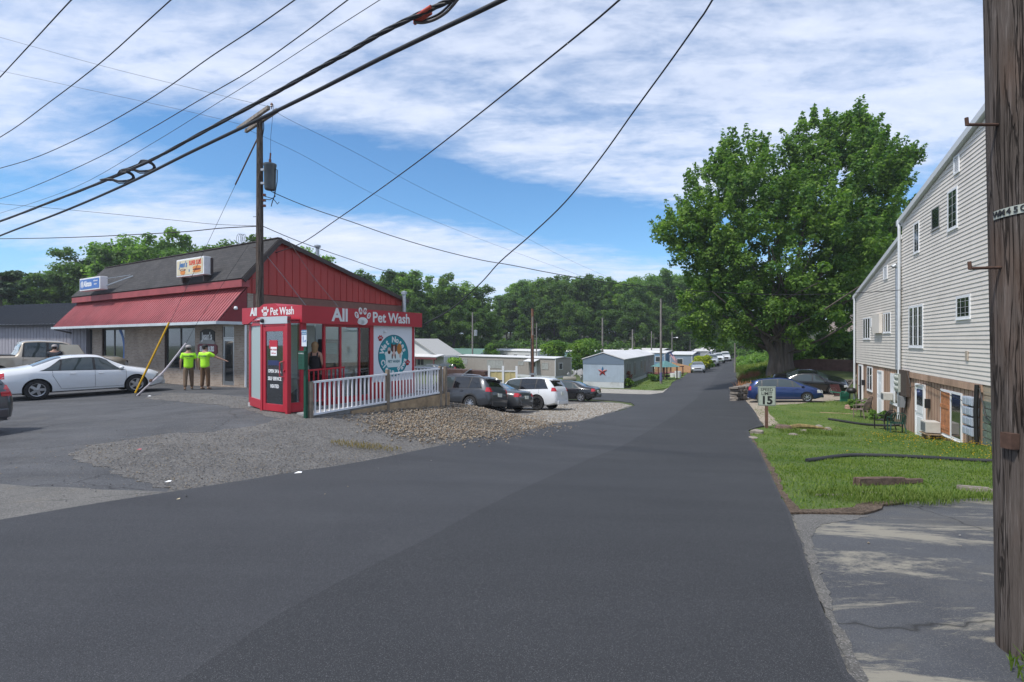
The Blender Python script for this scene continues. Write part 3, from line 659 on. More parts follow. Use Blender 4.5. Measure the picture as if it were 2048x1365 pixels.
M_blue = mat('poster_blue', (.03, .13, .42), .45); M_pblue = mat('pale_blue', (.35, .5, .62), .5)
ps = MB()
for i in range(14):
    t0 = R(-62 + i * 9); t1 = R(-62 + (i + 1) * 9)
    def pt(t, r): return (-12.75 + r * math.cos(t), .045, q(1.1) + r * math.sin(t) * 1.25)
    ps.face([pt(t0, .95), pt(t1, .95), pt(t1, 1.15), pt(t0, 1.15)])
ps.build('window_poster', M_blue, shop)
MB().box(-13.9, -13.0, .066, .07, q(.3), q(1.3)).box(-12.7, -12.0, .066, .07, q(.5), q(.9)).box(-12.6, -11.9, .066, .07, q(1.2), q(1.5)).build('window_poster', M_pblue, shop)
# porch lamp, security lamp
MB().lathe([(.0, .0), (.06, .01), (.08, .06), (.05, .14), (0, .15)], 12, Matrix.Translation((.07, -.55, q(2.92)))).build('wall_lamp', M_whitev, shop)
# rooftop and wall signs
sg = thing('roof_sign', 'cream box sign with sandwich pictures on the shingled shop roof', 'sign', (-11.26 + .0, 21.8, 0), AX)
MB().box(-4.65, -2.27, -.62, -.30, 4.56, 5.36).build('cabinet', M_white, sg, bevel=.02)
M_cream = mat('sign_cream', (.62, .55, .38), .5, dirt=((.4, .33, .2), 2, .4))
MB().box(-4.57, -2.35, -.632, -.618, 4.63, 5.29).build('sign_face', M_cream, sg)
MB().box(-4.45, -4.35, -.5, .2, 4.30, 4.56).build('bracket', M_trim, sg); MB().box(-2.6, -2.5, -.5, .2, 4.30, 4.56).build('bracket', M_trim, sg); MB().box(-2.27, -2.22, -.34, -.24, 4.6, 5.3).build('bracket', M_trim, sg)
fm = lambda x, z, y: face_M((x, y, z), (1, 0, 0))
M_lblue = mat('letter_blue', (.05, .16, .38), .5); M_lred = mat('letter_red', (.62, .07, .03), .5); M_bun = mat('bun_orange', (.62, .22, .05), .6); M_meat = mat('bun_brown', (.18, .04, .02), .6)
text_mesh('lettering', "Jean's", .36, M_lblue, sg, fm(-4.02, 5.10, -.636), .012, .002, .85, shear=.2)
text_mesh('lettering', "SUPER SUBS", .27, M_lred, sg, fm(-2.98, 5.12, -.636), .012, .002, .72)
def blob(cx, cz, a, b, y, n=20): return [(cx + a * math.cos(2 * math.pi * i / n), cz + b * math.sin(2 * math.pi * i / n)) for i in range(n)]
fy = lambda u, v, t: (u, t, v)
for a_ in ((-4.05, 4.74, .22, .10), (-2.83, 4.90, .36, .085), (-2.83, 4.74, .36, .06)): MB().prism(blob(*a_, 0), fy, -.634, -.64).build('sandwich_picture', M_bun, sg)
for a_ in ((-4.05, 4.86, .26, .05), (-2.83, 4.82, .34, .045)): MB().prism(blob(*a_, 0), fy, -.634, -.643).build('sandwich_picture', M_meat, sg)
MB().prism(blob(-4.05, 4.86, .18, .02, 0), fy, -.634, -.646).build('sandwich_picture', M_cream, sg)
text_mesh('lettering', "&", .16, M_lblue, sg, fm(-3.48, 4.80, -.636), .004, .002)
sg2 = thing('roof_sign', 'blue insurance box sign at the far left end of the shop roof', 'sign', (-11.26, 21.8, 0), AX)
MB().box(-14.95, -12.25, -.85, -.50, 4.42, 5.12).build('cabinet', M_white, sg2, bevel=.02)
MB().box(-14.85, -12.35, -.862, -.848, 4.50, 5.04).build('sign_face', mat('sign_blue', (.03, .13, .42), .4), sg2)
text_mesh('lettering', "Allstate", .42, M_whitev, sg2, fm(-13.82, 4.77, -.866), .014, .002, .8)
text_mesh('lettering', "INSURANCE", .10, M_whitev, sg2, fm(-12.78, 4.90, -.866), .002, .002)
text_mesh('lettering', "AGENCY", .10, M_whitev, sg2, fm(-12.78, 4.72, -.866), .002, .002)
e = MB()
for rr in (.19,):
    for i in range(24):
        t0 = 2 * math.pi * i / 24; t1 = 2 * math.pi * (i + 1) / 24
        pp = lambda t, r: (-14.55 + r * math.cos(t), -.866, 4.77 + r * math.sin(t))
        e.face([pp(t0, rr), pp(t1, rr), pp(t1, rr - .03), pp(t0, rr - .03)])
e.box(-14.66, -14.60, -.868, -.864, 4.66, 4.90).box(-14.575, -14.525, -.868, -.864, 4.66, 4.90).box(-14.50, -14.44, -.868, -.864, 4.66, 4.90)
e.build('emblem', M_whitev, sg2)
MB().bar((-12.3, -.6, 4.6), (-11.4, .35, 5.2), .05, .05).bar((-12.3, -.6, 5.0), (-11.6, .3, 5.25), .03, .03).bar((-14.8, -.6, 4.6), (-14.8, .1, 4.75), .05, .05).build('bracket', M_galv, sg2)
sg3 = thing('wall_sign', 'black and white shaped sub shop sign on the brick between window and door', 'sign', (-11.26, 21.8, 0), AX)
def arch(cx, z0, z1, w, n=10):
    return [(cx - w, z0), (cx + w, z0), (cx + w, z1 - .12), (cx + w * .72, z1 - .05), (cx + w * .4, z1), (cx - w * .4, z1), (cx - w * .72, z1 - .05), (cx - w, z1 - .12)]
MB().prism(arch(-3.15, 1.45, 2.16, .62), fy, -.03, 0).build('board', M_black, sg3)
MB().prism(blob(-3.15, 1.52, .66, .22, 0), fy, -.034, -.004).build('board', mat('sign_grey', (.33, .33, .32), .6), sg3)
MB().prism([(-3.95, 1.05), (-3.8, 1.0), (-2.45, 1.0), (-2.3, 1.08), (-2.32, 1.42), (-2.5, 1.48), (-3.75, 1.5), (-3.95, 1.42)], fy, -.045, -.01).build('board', mat('sign_maroon', (.16, .02, .03), .5), sg3)
text_mesh('lettering', "Jean's", .46, M_whitev, sg3, fm(-3.15, 1.83, -.036), .012, .002, .85)
text_mesh('lettering', "SUPER SUBS", .32, M_whitev, sg3, fm(-3.13, 1.25, -.05), .016, .002, .72)
vp = MB(); vp.tube([(-.9, 4.2, 5.2), (-.9, 4.2, 6.35)], .09, 12); vp.lathe([(.15, 0), (.16, .02), (.16, .1), (0, .14)], 12, Matrix.Translation((-.9, 4.2, 6.35)))
o = vp.build('roof_vent', M_galv); o.matrix_world = Matrix.Translation((-11.26, 21.8, 0)) @ Matrix.Rotation(AX, 4, 'Z'); tag(o, 'short galvanised roof vent behind the shop ridge', 'vent')
ch = MB(); ch.tube([(.35, 9.1, -1.8), (.35, 9.1, 4.35)], .11, 12); ch.lathe([(.17, 0), (.17, .14), (.02, .2)], 12, Matrix.Translation((.35, 9.1, 4.3)))
ch.box(.0, .35, 9.05, 9.15, 3.2, 3.25)
o = ch.build('flue_pipe', M_galv); o.matrix_world = Matrix.Translation((-11.26, 21.8, 0)) @ Matrix.Rotation(AX, 4, 'Z'); tag(o, 'tall galvanised flue pipe at the low rear corner of the shop', 'pipe')

# neighbouring shed far left
shd = thing('metal_shed', 'grey lilac shed with dark corrugated roof behind the pickup truck', 'building', (-35.5, 33.5, -.4), R(-18))
M_lil = mat('grey_lilac_siding', (.30, .29, .32), .8, nscale=2, namt=.08)
M_croof = mat('dark_corrugated_roof', (.045, .05, .06), .4, .3, 2, .2)
wl = MB(); wl.box(0, 11, 0, 8, -.5, 3.1)
for i in range(37): wl.box(i * .3, i * .3 + .03, -.015, 0, 0, 3.1)
wl.build('wall', M_lil, shd)
wl2 = MB().prism([(0, 3.1), (8, 3.1), (4, 4.6)], lambda u, v, t: (t, u, v), 10.8, 11.0); wl2.build('gable', M_lil, shd)
rf = MB(); slab(rf, -.4, 2.95, 4, 4.62, -4, 11.3, .08); slab(rf, 4, 4.62, 8.4, 2.95, -4, 11.3, .08)
for i in range(46):
    slab(rf, -.4, 3.04, 4, 4.71, -3.9 + i * .33, -3.86 + i * .33, .03)
rf.build('roof', M_croof, shd)

# ================================================================ PET WASH BOOTH
bz = -.08
bt = thing('pet_wash_booth', 'bright red self service pet wash booth with glass walls and white lettering', 'booth', (-4.94, 12.04, bz), AX)
q = lambda w: w - bz
X0, X1, Y0, Y1 = -2.35, -.10, .12, 4.10
MB().box(X0, X1, Y0 - .02, Y1, .0, .10).build('floor', mat('booth_floor', (.4, .4, .4), .7), bt)
MB().box(-2.42, -1.9, .03, 4.15, q(2.06), q(2.40)).box(-.5, -.03, .03, 4.15, q(2.06), q(2.40)).box(-1.9, -.5, .03, .5, q(2.06), q(2.40)).box(-1.9, -.5, 3.7, 4.15, q(2.06), q(2.40)).build('roof', M_white, bt)
MB().box(-1.9, -.5, .5, 3.7, q(2.40), q(2.41)).build('added_daylight_pane', M_glassc, bt)  # unseen roof opening and its pane, added to brighten the booth interior
ft = MB()
ft.prism([(-2.45, q(2.06)), (-2.18, q(2.06)), (-1.82, q(2.23)), (-.62, q(2.23)), (-.12, q(2.06)), (0, q(2.06)), (0, q(2.47)), (-2.45, q(2.47))], fy, .0, .03)
ft.box(-.03, 0, .03, 4.19, q(2.04), q(2.465)); ft.box(-2.45, -2.42, .03, 4.19, q(2.04), q(2.465)); ft.box(-2.42, -.03, 4.16, 4.19, q(2.04), q(2.465))
ft.build('fascia', M_red, bt)
MB().prism([(-1.75, q(2.47)), (-.95, q(2.47)), (-1.1, q(2.55)), (-1.55, q(2.55))], fy, .03, 1.0).build('roof_cap', M_red, bt)
pw = lambda y: None
def bpost(x0, x1, y0, y1, z0=0.02, z1=None): return MB().box(x0, x1, y0, y1, z0, z1 or q(2.06)).build('post', M_red, bt, bevel=.006)
# long side frame
for (a_, b_) in ((.12, .20), (.69, .75), (1.19, 1.24), (1.82, 1.86), (2.20, 2.33), (3.86, 3.96)): bpost(X1 - .07, X1, a_, b_)
MB().box(X1 - .065, X1 - .005, .75, 2.20, .06, .26).build('rail', M_red, bt)
MB().box(X1 - .065, X1 - .005, .75, 2.20, q(1.98), q(2.06)).build('rail', M_red, bt); MB().box(X1 - .065, X1 - .005, 2.33, 3.86, .04, .55).build('rail', M_red, bt)
MB().box(X1 - .055, X1 - .01, 2.33, 3.86, .55, q(2.06)).build('sign_panel', mat('panel_white', (.66, .69, .74), .4), bt)
for (a_, b_) in ((.75, 1.19), (1.24, 1.82), (1.86, 2.20)): MB().box(X1 - .04, X1 - .03, a_, b_, .26, q(1.98)).build('pane', M_glassc, bt)
# back and far walls
MB().box(X0, X1 - .07, 3.98, 4.05, .1, q(2.06)).build('rear_wall', mat('booth_inner_white', (.62, .63, .63), .6), bt)
MB().box(X0, X0 + .05, .2, 3.98, .1, q(2.06)).build('left_wall', MATS['booth_inner_white'], bt)
MB().box(-1.25, -1.2, 1.3, 3.98, .1, q(2.06)).build('partition', MATS['booth_inner_white'], bt)
bpost(X0, X0 + .10, .12, .22); bpost(X1 - .10, X1 - .0, .02, .12)
# bay front: left side glass, door, right side glass
pL = (-2.30, .14); pDL = (-1.15, -.22); pDR = (-.21, -.22); pR = (-.10, .10)
def panelled(p0, p1, z0, z1, fw, name, mg, kick=.22):
    a = Vector((*p0, 0)); b = Vector((*p1, 0)); L = (b - a).length; dr_ = (b - a).normalized()
    M = Matrix(((dr_.x, -dr_.y, 0, a.x), (dr_.y, dr_.x, 0, a.y), (0, 0, 1, 0), (0, 0, 0, 1)))
    f = MB(); f.box(0, fw, -.03, .03, z0, z1).box(L - fw, L, -.03, .03, z0, z1).box(fw, L - fw, -.03, .03, z0, z0 + kick).box(fw, L - fw, -.03, .03, z1 - fw, z1)
    w = XF(f, M).build(name, M_red, bt, bevel=.005)
    XF(MB().box(fw, L - fw, -.006, .006, z0 + kick, z1 - fw), M).build('pane', mg, w)
    return w, M, L
panelled(pL, pDL, .03, q(2.10), .10, 'side_light', M_frost)
panelled(pDR, pR, .03, q(2.10), .06, 'side_light', M_glassc)
fr = MB().box(-1.62, -1.54, -.28, -.18, 0, q(2.20)).box(-.64, -.56, -.28, -.18, 0, q(2.20)).box(-1.54, -.64, -.27, -.19, q(1.98), q(2.03)); fr.build('door_frame', M_red, bt, bevel=.005, loc=(.41, 0, 0))
MB().box(-1.62, -.56, -.285, -.2, q(2.03), q(2.20)).build('header', mat('header_white', (.55, .58, .60), .4, .3), bt, loc=(.41, 0, 0))
MB().lathe([(.0, 0), (.05, .0), (.05, .04), (.02, .06), (0, .065)], 12, face_M((-1.5, -.29, q(2.11)), (1, 0, 0))).build('security_camera', M_black, bt, loc=(.41, 0, 0))
MB().prism([(-2.3, .1), (-1.22, -.28), (-.14, -.28), (-.05, .1)], lambda u, v, t: (u, v, t), q(2.11), q(2.14)).build('bay_roof', M_red, bt)
dl = MB().box(-1.53, -1.43, -.265, -.215, .03, q(1.97)).box(-.75, -.65, -.265, -.215, .03, q(1.97)).box(-1.43, -.75, -.265, -.215, .03, .20).box(-1.43, -.75, -.265, -.215, q(1.85), q(1.97))
door = dl.build('door', M_red, bt, bevel=.006, loc=(.41, 0, 0))
MB().box(-1.43, -.75, -.245, -.237, .20, q(1.85)).build('pane', glassmat('door_glass', (.75, .8, .8), alpha=.2), door)
MB().tube([(-.70, -.27, .85), (-.76, -.34, .88), (-.76, -.34, 1.20), (-.70, -.27, 1.23)], .014).tube([(-.70, -.27, 1.0), (-.66, -.27, 1.0)], .03).build('handle', M_red, door)
MB().box(-1.30, -.98, -.252, -.248, 1.52, 1.72).build('sticker', mat('sticker_red', (.45, .02, .04), .5), door)
MB().box(-1.24, -1.0, -.255, -.252, 1.35, 1.56).build('sticker', M_whitev, door)
MB().box(-1.35, -.92, -.252, -.248, 1.12, 1.24).build('sticker', mat('sticker_navy', (.02, .03, .10), .5), door)
for k, (tx, zz) in enumerate((("OPEN 24 hrs.", .98), ("SELF SERVICE", .80), ("HEATED", .62))):
    text_mesh('lettering', tx, .115, M_whitev, door, face_M((-1.09, -.25, zz + .0), (1, 0, 0)), .003, .001, .78)
text_mesh('lettering', "PET WASH", .05, M_red, door, face_M((-1.12, -.256, 1.49), (1, 0, 0)), .002, .001)
text_mesh('lettering', "Self Serve", .045, M_red, door, face_M((-1.12, -.256, 1.41), (1, 0, 0)), .001, .001)
# lettering on the fascia
M_let = mat('letter_white', (.66, .68, .68), .4)
text_mesh('lettering', "All", .27, M_let, bt, face_M((-1.93, -.004, q(2.35)), (1, 0, 0)), .012, .003, .95)
p_ = MB(); paw(p_, -1.44, q(2.355), .21, -.001); p_.build('paw_logo', M_let, bt)
text_mesh('lettering', "Pet Wash", .26, M_let, bt, face_M((-.76, -.004, q(2.34)), (1, 0, 0)), .006, .003, .92)
Ms = face_M((0, 0, 0), (0, 1, 0))   # long side: right = +y, outward = +x
def side_M(y, z, off=.004): return face_M((off, y, z), (0, 1, 0))
text_mesh('lettering', "All", .45, M_let, bt, side_M(1.11, q(2.265)), .014, .003, 1.0)
paw_side = MB(); paw(paw_side, 0, 0, .40, 0); XF(paw_side, Matrix.Translation((.002, 1.85, q(2.27))) @ Matrix.Rotation(R(90), 4, 'Z')).build('paw_logo', M_let, bt)
for k, (c_, dy, dz_, rt) in enumerate((('P', -.21, .03, .5), ('A', -.08, .145, .15), ('W', .08, .145, -.15), ('S', .21, .03, -.5))):
    text_mesh('lettering', c_, .13, M_red, bt, side_M(1.85 + dy, q(2.27) + dz_, .011) @ Matrix.Rotation(rt, 4, 'Z'), .003, .001, .9)
text_mesh('lettering', "Pet Wash", .39, M_let, bt, side_M(2.92, q(2.255)), .009, .003, .95)
# round sign on the white panel
dsc = MB(); cyy, czz = 3.10, q(1.20)
cir = lambda r, n=48: [(cyy + r * math.cos(2 * math.pi * i / n), czz + r * math.sin(2 * math.pi * i / n)) for i in range(n)]
fx = lambda u, v, t: (t, u, v); xs_ = X1 - .005
MB().prism(cir(.60), fx, xs_, xs_ - .012).build('round_logo', mat('logo_rim', (.005, .11, .15), .4), bt)
MB().prism(cir(.575), fx, xs_ + .003, xs_ - .004).build('round_logo', M_teal, bt)
def arc_text(t, r, a0, a1, size, flip=False):
    n = len(t)
    for i, c_ in enumerate(t):
        if c_ == ' ': continue
        an = R(a0 + (a1 - a0) * i / (n - 1)); y = cyy + r * math.cos(an); z = czz + r * math.sin(an)
        rot = an - math.pi / 2 if not flip else an + math.pi / 2
        text_mesh('lettering', c_, size, M_let, bt, side_M(y, z, xs_ + .004) @ Matrix.Rotation(rot, 4, 'Z'), .009, .001, .95)
arc_text('Wet Noses', .455, 160, 20, .225); arc_text('Clean Paws', .465, 203, 343, .21, True)
tub = MB().prism([(cyy - .33, czz + .05), (cyy + .33, czz + .05), (cyy + .31, czz - .22), (cyy + .24, czz - .33), (cyy - .24, czz - .33), (cyy - .31, czz - .22)], fx, xs_ + .005, xs_)
for i in range(9): tub.prism([(a_[0] , a_[1]) for a_ in blob(cyy - .30 + i * .075, czz + .06 + .02 * (i % 2), .06, .06, 0, 12)], fx, xs_ + .0052 + i * .0001, xs_)
tub.build('tub_picture', mat('tub_white', (.62, .70, .70), .5), bt)
text_mesh('lettering', "PET WASH", .105, mat('letter_teal', (0, .13, .16), .5), bt, side_M(cyy, czz - .17, xs_ + .007), .003, .001, .95)
M_dogb = mat('dog_brown', (.09, .03, .018), .7); M_dogo = mat('dog_orange', (.42, .16, .03), .7); M_dogp = mat('dog_pink', (.6, .42, .38), .7)
e3 = lambda dy, dz_, a_, b_, h: [(u, v) for u, v in blob(cyy + dy, czz + dz_, a_, b_, 0, 16)]
MB().prism(e3(0, .20, .11, .12, 0), fx, xs_ + .008, xs_).prism([(cyy - .12, czz + .24), (cyy - .10, czz + .36), (cyy - .02, czz + .29)], fx, xs_ + .009, xs_).prism([(cyy + .12, czz + .24), (cyy + .10, czz + .36), (cyy + .02, czz + .29)], fx, xs_ + .009, xs_).prism(e3(-.07, -.02, .02, .07, 0), fx, xs_ + .0125, xs_).prism(e3(.05, -.02, .02, .07, 0), fx, xs_ + .0125, xs_).prism(e3(-.19, .10, .05, .05, 0), fx, xs_ + .0125, xs_).build('dog_picture', M_dogb, bt)
MB().prism(e3(.22, .19, .10, .16, 0), fx, xs_ + .0082, xs_).build('dog_picture', M_dogo, bt)
MB().prism(e3(0, .19, .03, .10, 0), fx, xs_ + .011, xs_).prism(e3(-.0, .06, .06, .08, 0), fx, xs_ + .0105, xs_).prism(e3(-.19, .16, .06, .08, 0), fx, xs_ + .0095, xs_).prism(e3(.25, -.0, .03, .08, 0), fx, xs_ + .0098, xs_).build('dog_picture', M_dogp, bt)
for (dy, dz_, s_) in ((2.58, q(1.70), .14), (3.66, q(.98), .14), (2.44, q(.45), .12)):
    k = MB(); paw(k, 0, 0, s_, 0); XF(k, Matrix.Translation((xs_ + .004, dy, dz_)) @ Matrix.Rotation(R(90), 4, 'Z')).build('paw_print', mat('paw_red', (.45, .01, .02), .5), bt)
MB().lathe([(.0, 0), (.035, .0), (.035, .08), (.02, .10), (0, .10)], 10, side_M(2.72, q(1.88), xs_)).build('security_camera', M_white, bt)
# things inside the booth
tb = thing('grooming_table', 'grey stepped grooming ramp inside the pet wash booth', 'table', (-4.94, 12.04, bz), AX)
MB().prism([(.5, .1), (1.9, .1), (1.9, .78), (1.2, .78), (.5, .35)], fx, -1.15, -.55).build('ramp', mat('grey_plastic', (.10, .11, .12), .6), tb)
MB().box(-1.18, -.5, 1.95, 3.2, .78, .84).box(-1.15, -1.1, 2.0, 2.05, .1, .78).box(-.6, -.55, 2.0, 2.05, .1, .78).box(-1.15, -1.1, 3.1, 3.15, .1, .78).box(-.6, -.55, 3.1, 3.15, .1, .78).build('tub', M_alu, tb)
mc = thing('vending_machine', 'dark coin machine on the inner wall of the pet wash booth', 'machine', (-4.94, 12.04, bz), AX)
MB().box(-1.19, -.95, 1.35, 1.85, .95, 1.75).build('cabinet', mat('machine_dark', (.03, .04, .05), .4), mc, bevel=.02)
MB().box(-.95, -.945, 1.42, 1.78, 1.35, 1.65).build('screen_panel', mat('machine_teal', (.05, .2, .22), .4), mc)
# red gate rail beside the door post
rg = thing('red_rail', 'red metal balustrade across the open bay of the pet wash', 'railing', (-4.94, 12.04, bz), AX)
k = MB(); zt = q(.92)
k.bar((.02, .16, zt), (.02, 1.22, zt + .03), .04, .04); k.build('rail', M_red, rg)
MB().bar((.02, .16, .25), (.02, 1.22, .28), .04, .04).build('rail', M_red, rg)
for i in range(9):
    y = .18 + i * .128; MB().box(.005, .035, y - .012, y + .012, .27, zt).build('baluster', M_red, rg)
# deck and ramp of timber with white railing
ux = lambda x, y, z=0: Matrix.Translation((-4.94, 12.04, 0)) @ Matrix.Rotation(AX, 4, 'Z') @ Vector((x, y, z))
rp = thing('timber_ramp', 'timber edged access ramp running along the booth under the white railing', 'ramp', (-4.94, 12.04, -.10), AX)
rpm = MB(); rpm.prism([(-.15, -.05), (4.6, -.25), (4.6, .20), (-.15, .05)], fx, .02, .50); rpm.build('ramp_surface', mat('ramp_grey', (.25, .25, .25), .9, nscale=8, namt=.2), rp)
MB().prism([(1.0, -.45), (2.20, -.50), (2.20, .02), (1.0, .0)], fx, .51, .56).build('timber_board', M_timber, rp)
MB().prism([(2.22, -.55), (4.75, -.80), (4.75, .12), (2.22, .04)], fx, .51, .565).build('timber_board', M_timber, rp)
MB().box(-.1, .57, 4.76, 4.82, -.8, .13).build('timber_board', M_timber, rp)
rl = thing('white_railing', 'white baluster railing with wooden posts along the pet wash ramp', 'railing', (-4.94, 12.04, 0), AX)
def ztop(y): return .68 + (y + .16) / 4.52 * .10
def zbot(y): return -.055 + (y + .16) / 4.52 * .12
for (y, a_, b_) in ((-.16, -.2, .70), (2.22, -.30, .86), (4.40, -.5, .86)):
    MB().box(.49, .58, y - .045, y + .045, a_, b_).build('post', mat('railing_post_wood', (.22, .18, .14), .85, nscale=6, namt=.3), rl, bevel=.008)
MB().box(.49, .58, 4.60, 4.68, -.5, .84).build('post', MATS['railing_post_wood'], rl)
M_railw = mat('railing_white', (.74, .76, .80), .45)
for a_, b_ in ((-.11, 2.17), (2.27, 4.35)):
    MB().bar((.535, a_, ztop(a_)), (.535, b_, ztop(b_)), .06, .045).build('rail', M_railw, rl); MB().bar((.535, a_, zbot(a_)), (.535, b_, zbot(b_)), .05, .045).build('rail', M_railw, rl)
    n = 17
    for i in range(n):
        y = a_ + (i + .5) * (b_ - a_) / n; MB().box(.52, .55, y - .016, y + .016, zbot(y) + .02, ztop(y) - .02).build('baluster', M_railw, rl)
MB().bar((.48, 4.64, ztop(4.4)), (-1.6, 4.64, ztop(4.4)), .06, .045).bar((.48, 4.64, .07), (-1.6, 4.64, .07), .05, .045).build('rail', M_railw, rl)
for i in range(14): MB().box(.40 - i * .145, .43 - i * .145, 4.625, 4.655, .09, ztop(4.4) - .02).build('baluster', M_railw, rl)
# dog waste station
c = PX(611.5, 11.55, 700); ds = thing('pet_waste_station', 'green post with green bag dispenser and small blue white sign beside the booth', 'dispenser', (c.x, c.y, -.1), AX)
MB().box(-.035, .035, -.03, .03, -.1, 1.72).build('post', M_green, ds)
MB().box(-.11, .11, -.12, -.03, 1.08, 1.50).build('bag_box', M_green, ds, bevel=.008)
MB().box(-.085, .085, -.045, -.032, 1.60, 1.97).build('sign_plate', mat('plate_white', (.62, .68, .74), .4), ds)
MB().box(-.085, .085, -.047, -.044, 1.86, 1.97).build('sign_band', mat('plate_blue', (.10, .22, .36), .5), ds)
text_mesh('lettering', "DOG WASTE", .034, M_whitev, ds, face_M((0, -.048, 1.93), (1, 0, 0)), 0, .001)
text_mesh('lettering', "TRANSMITS DISEASE", .018, M_whitev, ds, face_M((0, -.048, 1.885), (1, 0, 0)), 0, .001)
text_mesh('lettering', "PET WASTE", .034, M_whitev, ds, face_M((0, -.122, 1.44), (1, 0, 0)), 0, .001)
pc_ = MB(); pc_.prism(blob(-.03, 1.83, .012, .014, 0, 10), fy, -.046, -.048); pc_.box(-.042, -.018, -.048, -.046, 1.745, 1.81).box(-.04, -.032, -.048, -.046, 1.69, 1.745).box(-.028, -.020, -.048, -.046, 1.69, 1.745)
pc_.box(.015, .06, -.048, -.046, 1.71, 1.73).box(.017, .023, -.048, -.046, 1.69, 1.71).box(.052, .058, -.048, -.046, 1.69, 1.71).box(.052, .07, -.048, -.046, 1.725, 1.745)
pc_.build('pictogram', M_blue, ds)
for i, zq in enumerate((1.35, 1.27, 1.19)): MB().prism(blob(.0, zq, .015, .015, 0, 10), fy, -.121, -.123).build('slot', M_black, ds)

# ================================================================ SIDED HOUSE
hz0 = -2.3
hs = thing('sided_house', 'tall cream vinyl sided house with brown timber lower storey on the right', 'house', (20.83, 31.0, hz0), math.atan2(-.919, -.395))
q = lambda w: w - hz0
M_sid = mat('cream_vinyl_siding', (.71, .655, .59), .55, nscale=.8, namt=.05, dirt=((.50, .46, .41), .9, .4))
M_t111 = mat('brown_plywood_siding', (.43, .28, .195), .85, 0, 5, .22, 20, .3, stretch=(1, 1, .12), dirt=((.14, .09, .06), .9, .7))
HL = 22.5
rakeL = lambda x: 4.24 + x * (1.88 / 9.1)
rakeU = lambda x: 6.83 + (x - 9.1) * (1.47 / 8.2)
MB().box(0, HL, .05, 9, -.6, q(.30)).build('lower_wall', M_t111, hs)
gr = MB()
for i in range(int(HL / .3)):
    gr.box(i * .3, i * .3 + .010, .040, .051, -.5, q(.30), 0)
gr.build('groove_lines', mat('groove_dark', (.17, .10, .07), .9), hs)
MB().box(9.0, 17.0, -.02, .05, q(.08), q(.30)).build('band_board', M_t111, hs)
cl = MB(); z = .32; step = .135
while z < 10:
    zt = z + step
    xa = 0 if zt < 4.24 else ((zt - 4.24) / (1.88 / 9.1) if zt < 6.12 else 9.1)
    if zt > 6.83: xa = 9.1 + (zt - 6.83) / (1.47 / 8.2)
    if xa < HL:
        cl.face([(xa, -.003, q(z)), (HL, -.003, q(z)), (HL, .018, q(zt)), (xa, .018, q(zt))])
        cl.face([(xa, -.003, q(z)), (xa, .020, q(z)), (HL, .020, q(z)), (HL, -.003, q(z))])
    z = zt
M_side2 = M_sid
cl.build('siding', M_side2, hs, fix=False)
MB().prism([(0, q(.30)), (HL, q(.30)), (HL, q(9.3)), (HL, q(rakeU(HL)) - .02), (9.12, q(6.81)), (9.12, q(6.1)), (0, q(4.22))], lambda u, v, t: (u, t, v), .022, .2).build('upper_wall', M_sid, hs)
MB().box(9.1, HL, .2, 9, q(.3), q(6.9)).box(0, 9.1, .2, 9, q(.3), q(4.3)).build('rear_block', M_sid, hs)
M_alw = mat('white_aluminium_trim', (.60, .62, .64), .45)
rf = MB(); rf.prism([(-.35, q(rakeL(-.35)) + .0), (9.1, q(rakeL(9.1))), (9.1, q(rakeL(9.1)) + .20), (-.35, q(rakeL(-.35)) + .20)], lambda u, v, t: (u, t, v), -.12, 9.2)
rf.prism([(8.75, q(rakeU(8.75))), (HL, q(rakeU(HL))), (HL, q(rakeU(HL)) + .22), (8.75, q(rakeU(8.75)) + .22)], lambda u, v, t: (u, t, v), -.13, 9.2)
rf.build('roof', M_alw, hs)
MB().tube([(-.02, -.08, q(4.4)), (-.02, -.08, .25)], .055, 8).tube([(9.02, -.10, q(7.0)), (9.1, -.10, q(6.6)), (9.1, -.10, q(.42)), (9.1, -.12, .45)], .055, 8).build('downspout', M_alw, hs)
MB().box(8.85, 9.05, -.12, 0, q(6.75), q(7.0)).build('rain_head', M_alw, hs)
# windows above
window(hs, 1.85, 3.45, q(1.72), q(2.92), -.005, div=3, fw=.07, grid=None)
window(hs, 6.1, 7.35, q(2.02), q(3.0), -.005, div=3, fw=.06)
window(hs, 8.45, 8.98, q(2.25), q(2.82), -.005, fw=.05, mf=mat('tan_frame', (.35, .34, .25), .6))
window(hs, 10.1, 11.85, q(1.36), q(3.08), -.005, div=3, fw=.09, grid=(6, 4))
window(hs, 15.1, 16.2, q(2.34), q(3.10), -.005, fw=.08, grid=(3, 4))
window(hs, 14.35, 15.2, q(5.42), q(6.80), -.005, fw=.08, grid=(2, 5))
window(hs, 12.8, 13.6, q(5.75), q(6.55), -.005, fw=.04, mf=mat('grey_frame', (.3, .3, .3), .6))
window(hs, 10.75, 11.4, q(5.2), q(6.45), -.005, fw=.07, grid=(2, 4))
def louvre(x0, x1, z0, z1):
    f = MB().box(x0, x1, -.04, .0, z0, z0 + .05).box(x0, x1, -.04, 0, z1 - .05, z1).box(x0, x0 + .05, -.04, 0, z0 + .05, z1 - .05).box(x1 - .05, x1, -.04, 0, z0 + .05, z1 - .05)
    k = 8
    for i in range(k):
        zz = z0 + .07 + i * (z1 - z0 - .14) / k
        f.solid([(x0 + .05, -.03, zz), (x1 - .05, -.03, zz), (x1 - .05, .0, zz + .07), (x0 + .05, .0, zz + .07)], [(0, 1, 2, 3)])
    return f.build('gable_vent', M_whitev, hs)
louvre(14.95, 15.4, q(7.2), q(7.8)); louvre(6.2, 6.9, q(4.62), q(5.28))
MB().box(3.9, 4.25, -.12, 0, q(2.35), q(2.85)).build('vent_hood', M_white, hs)
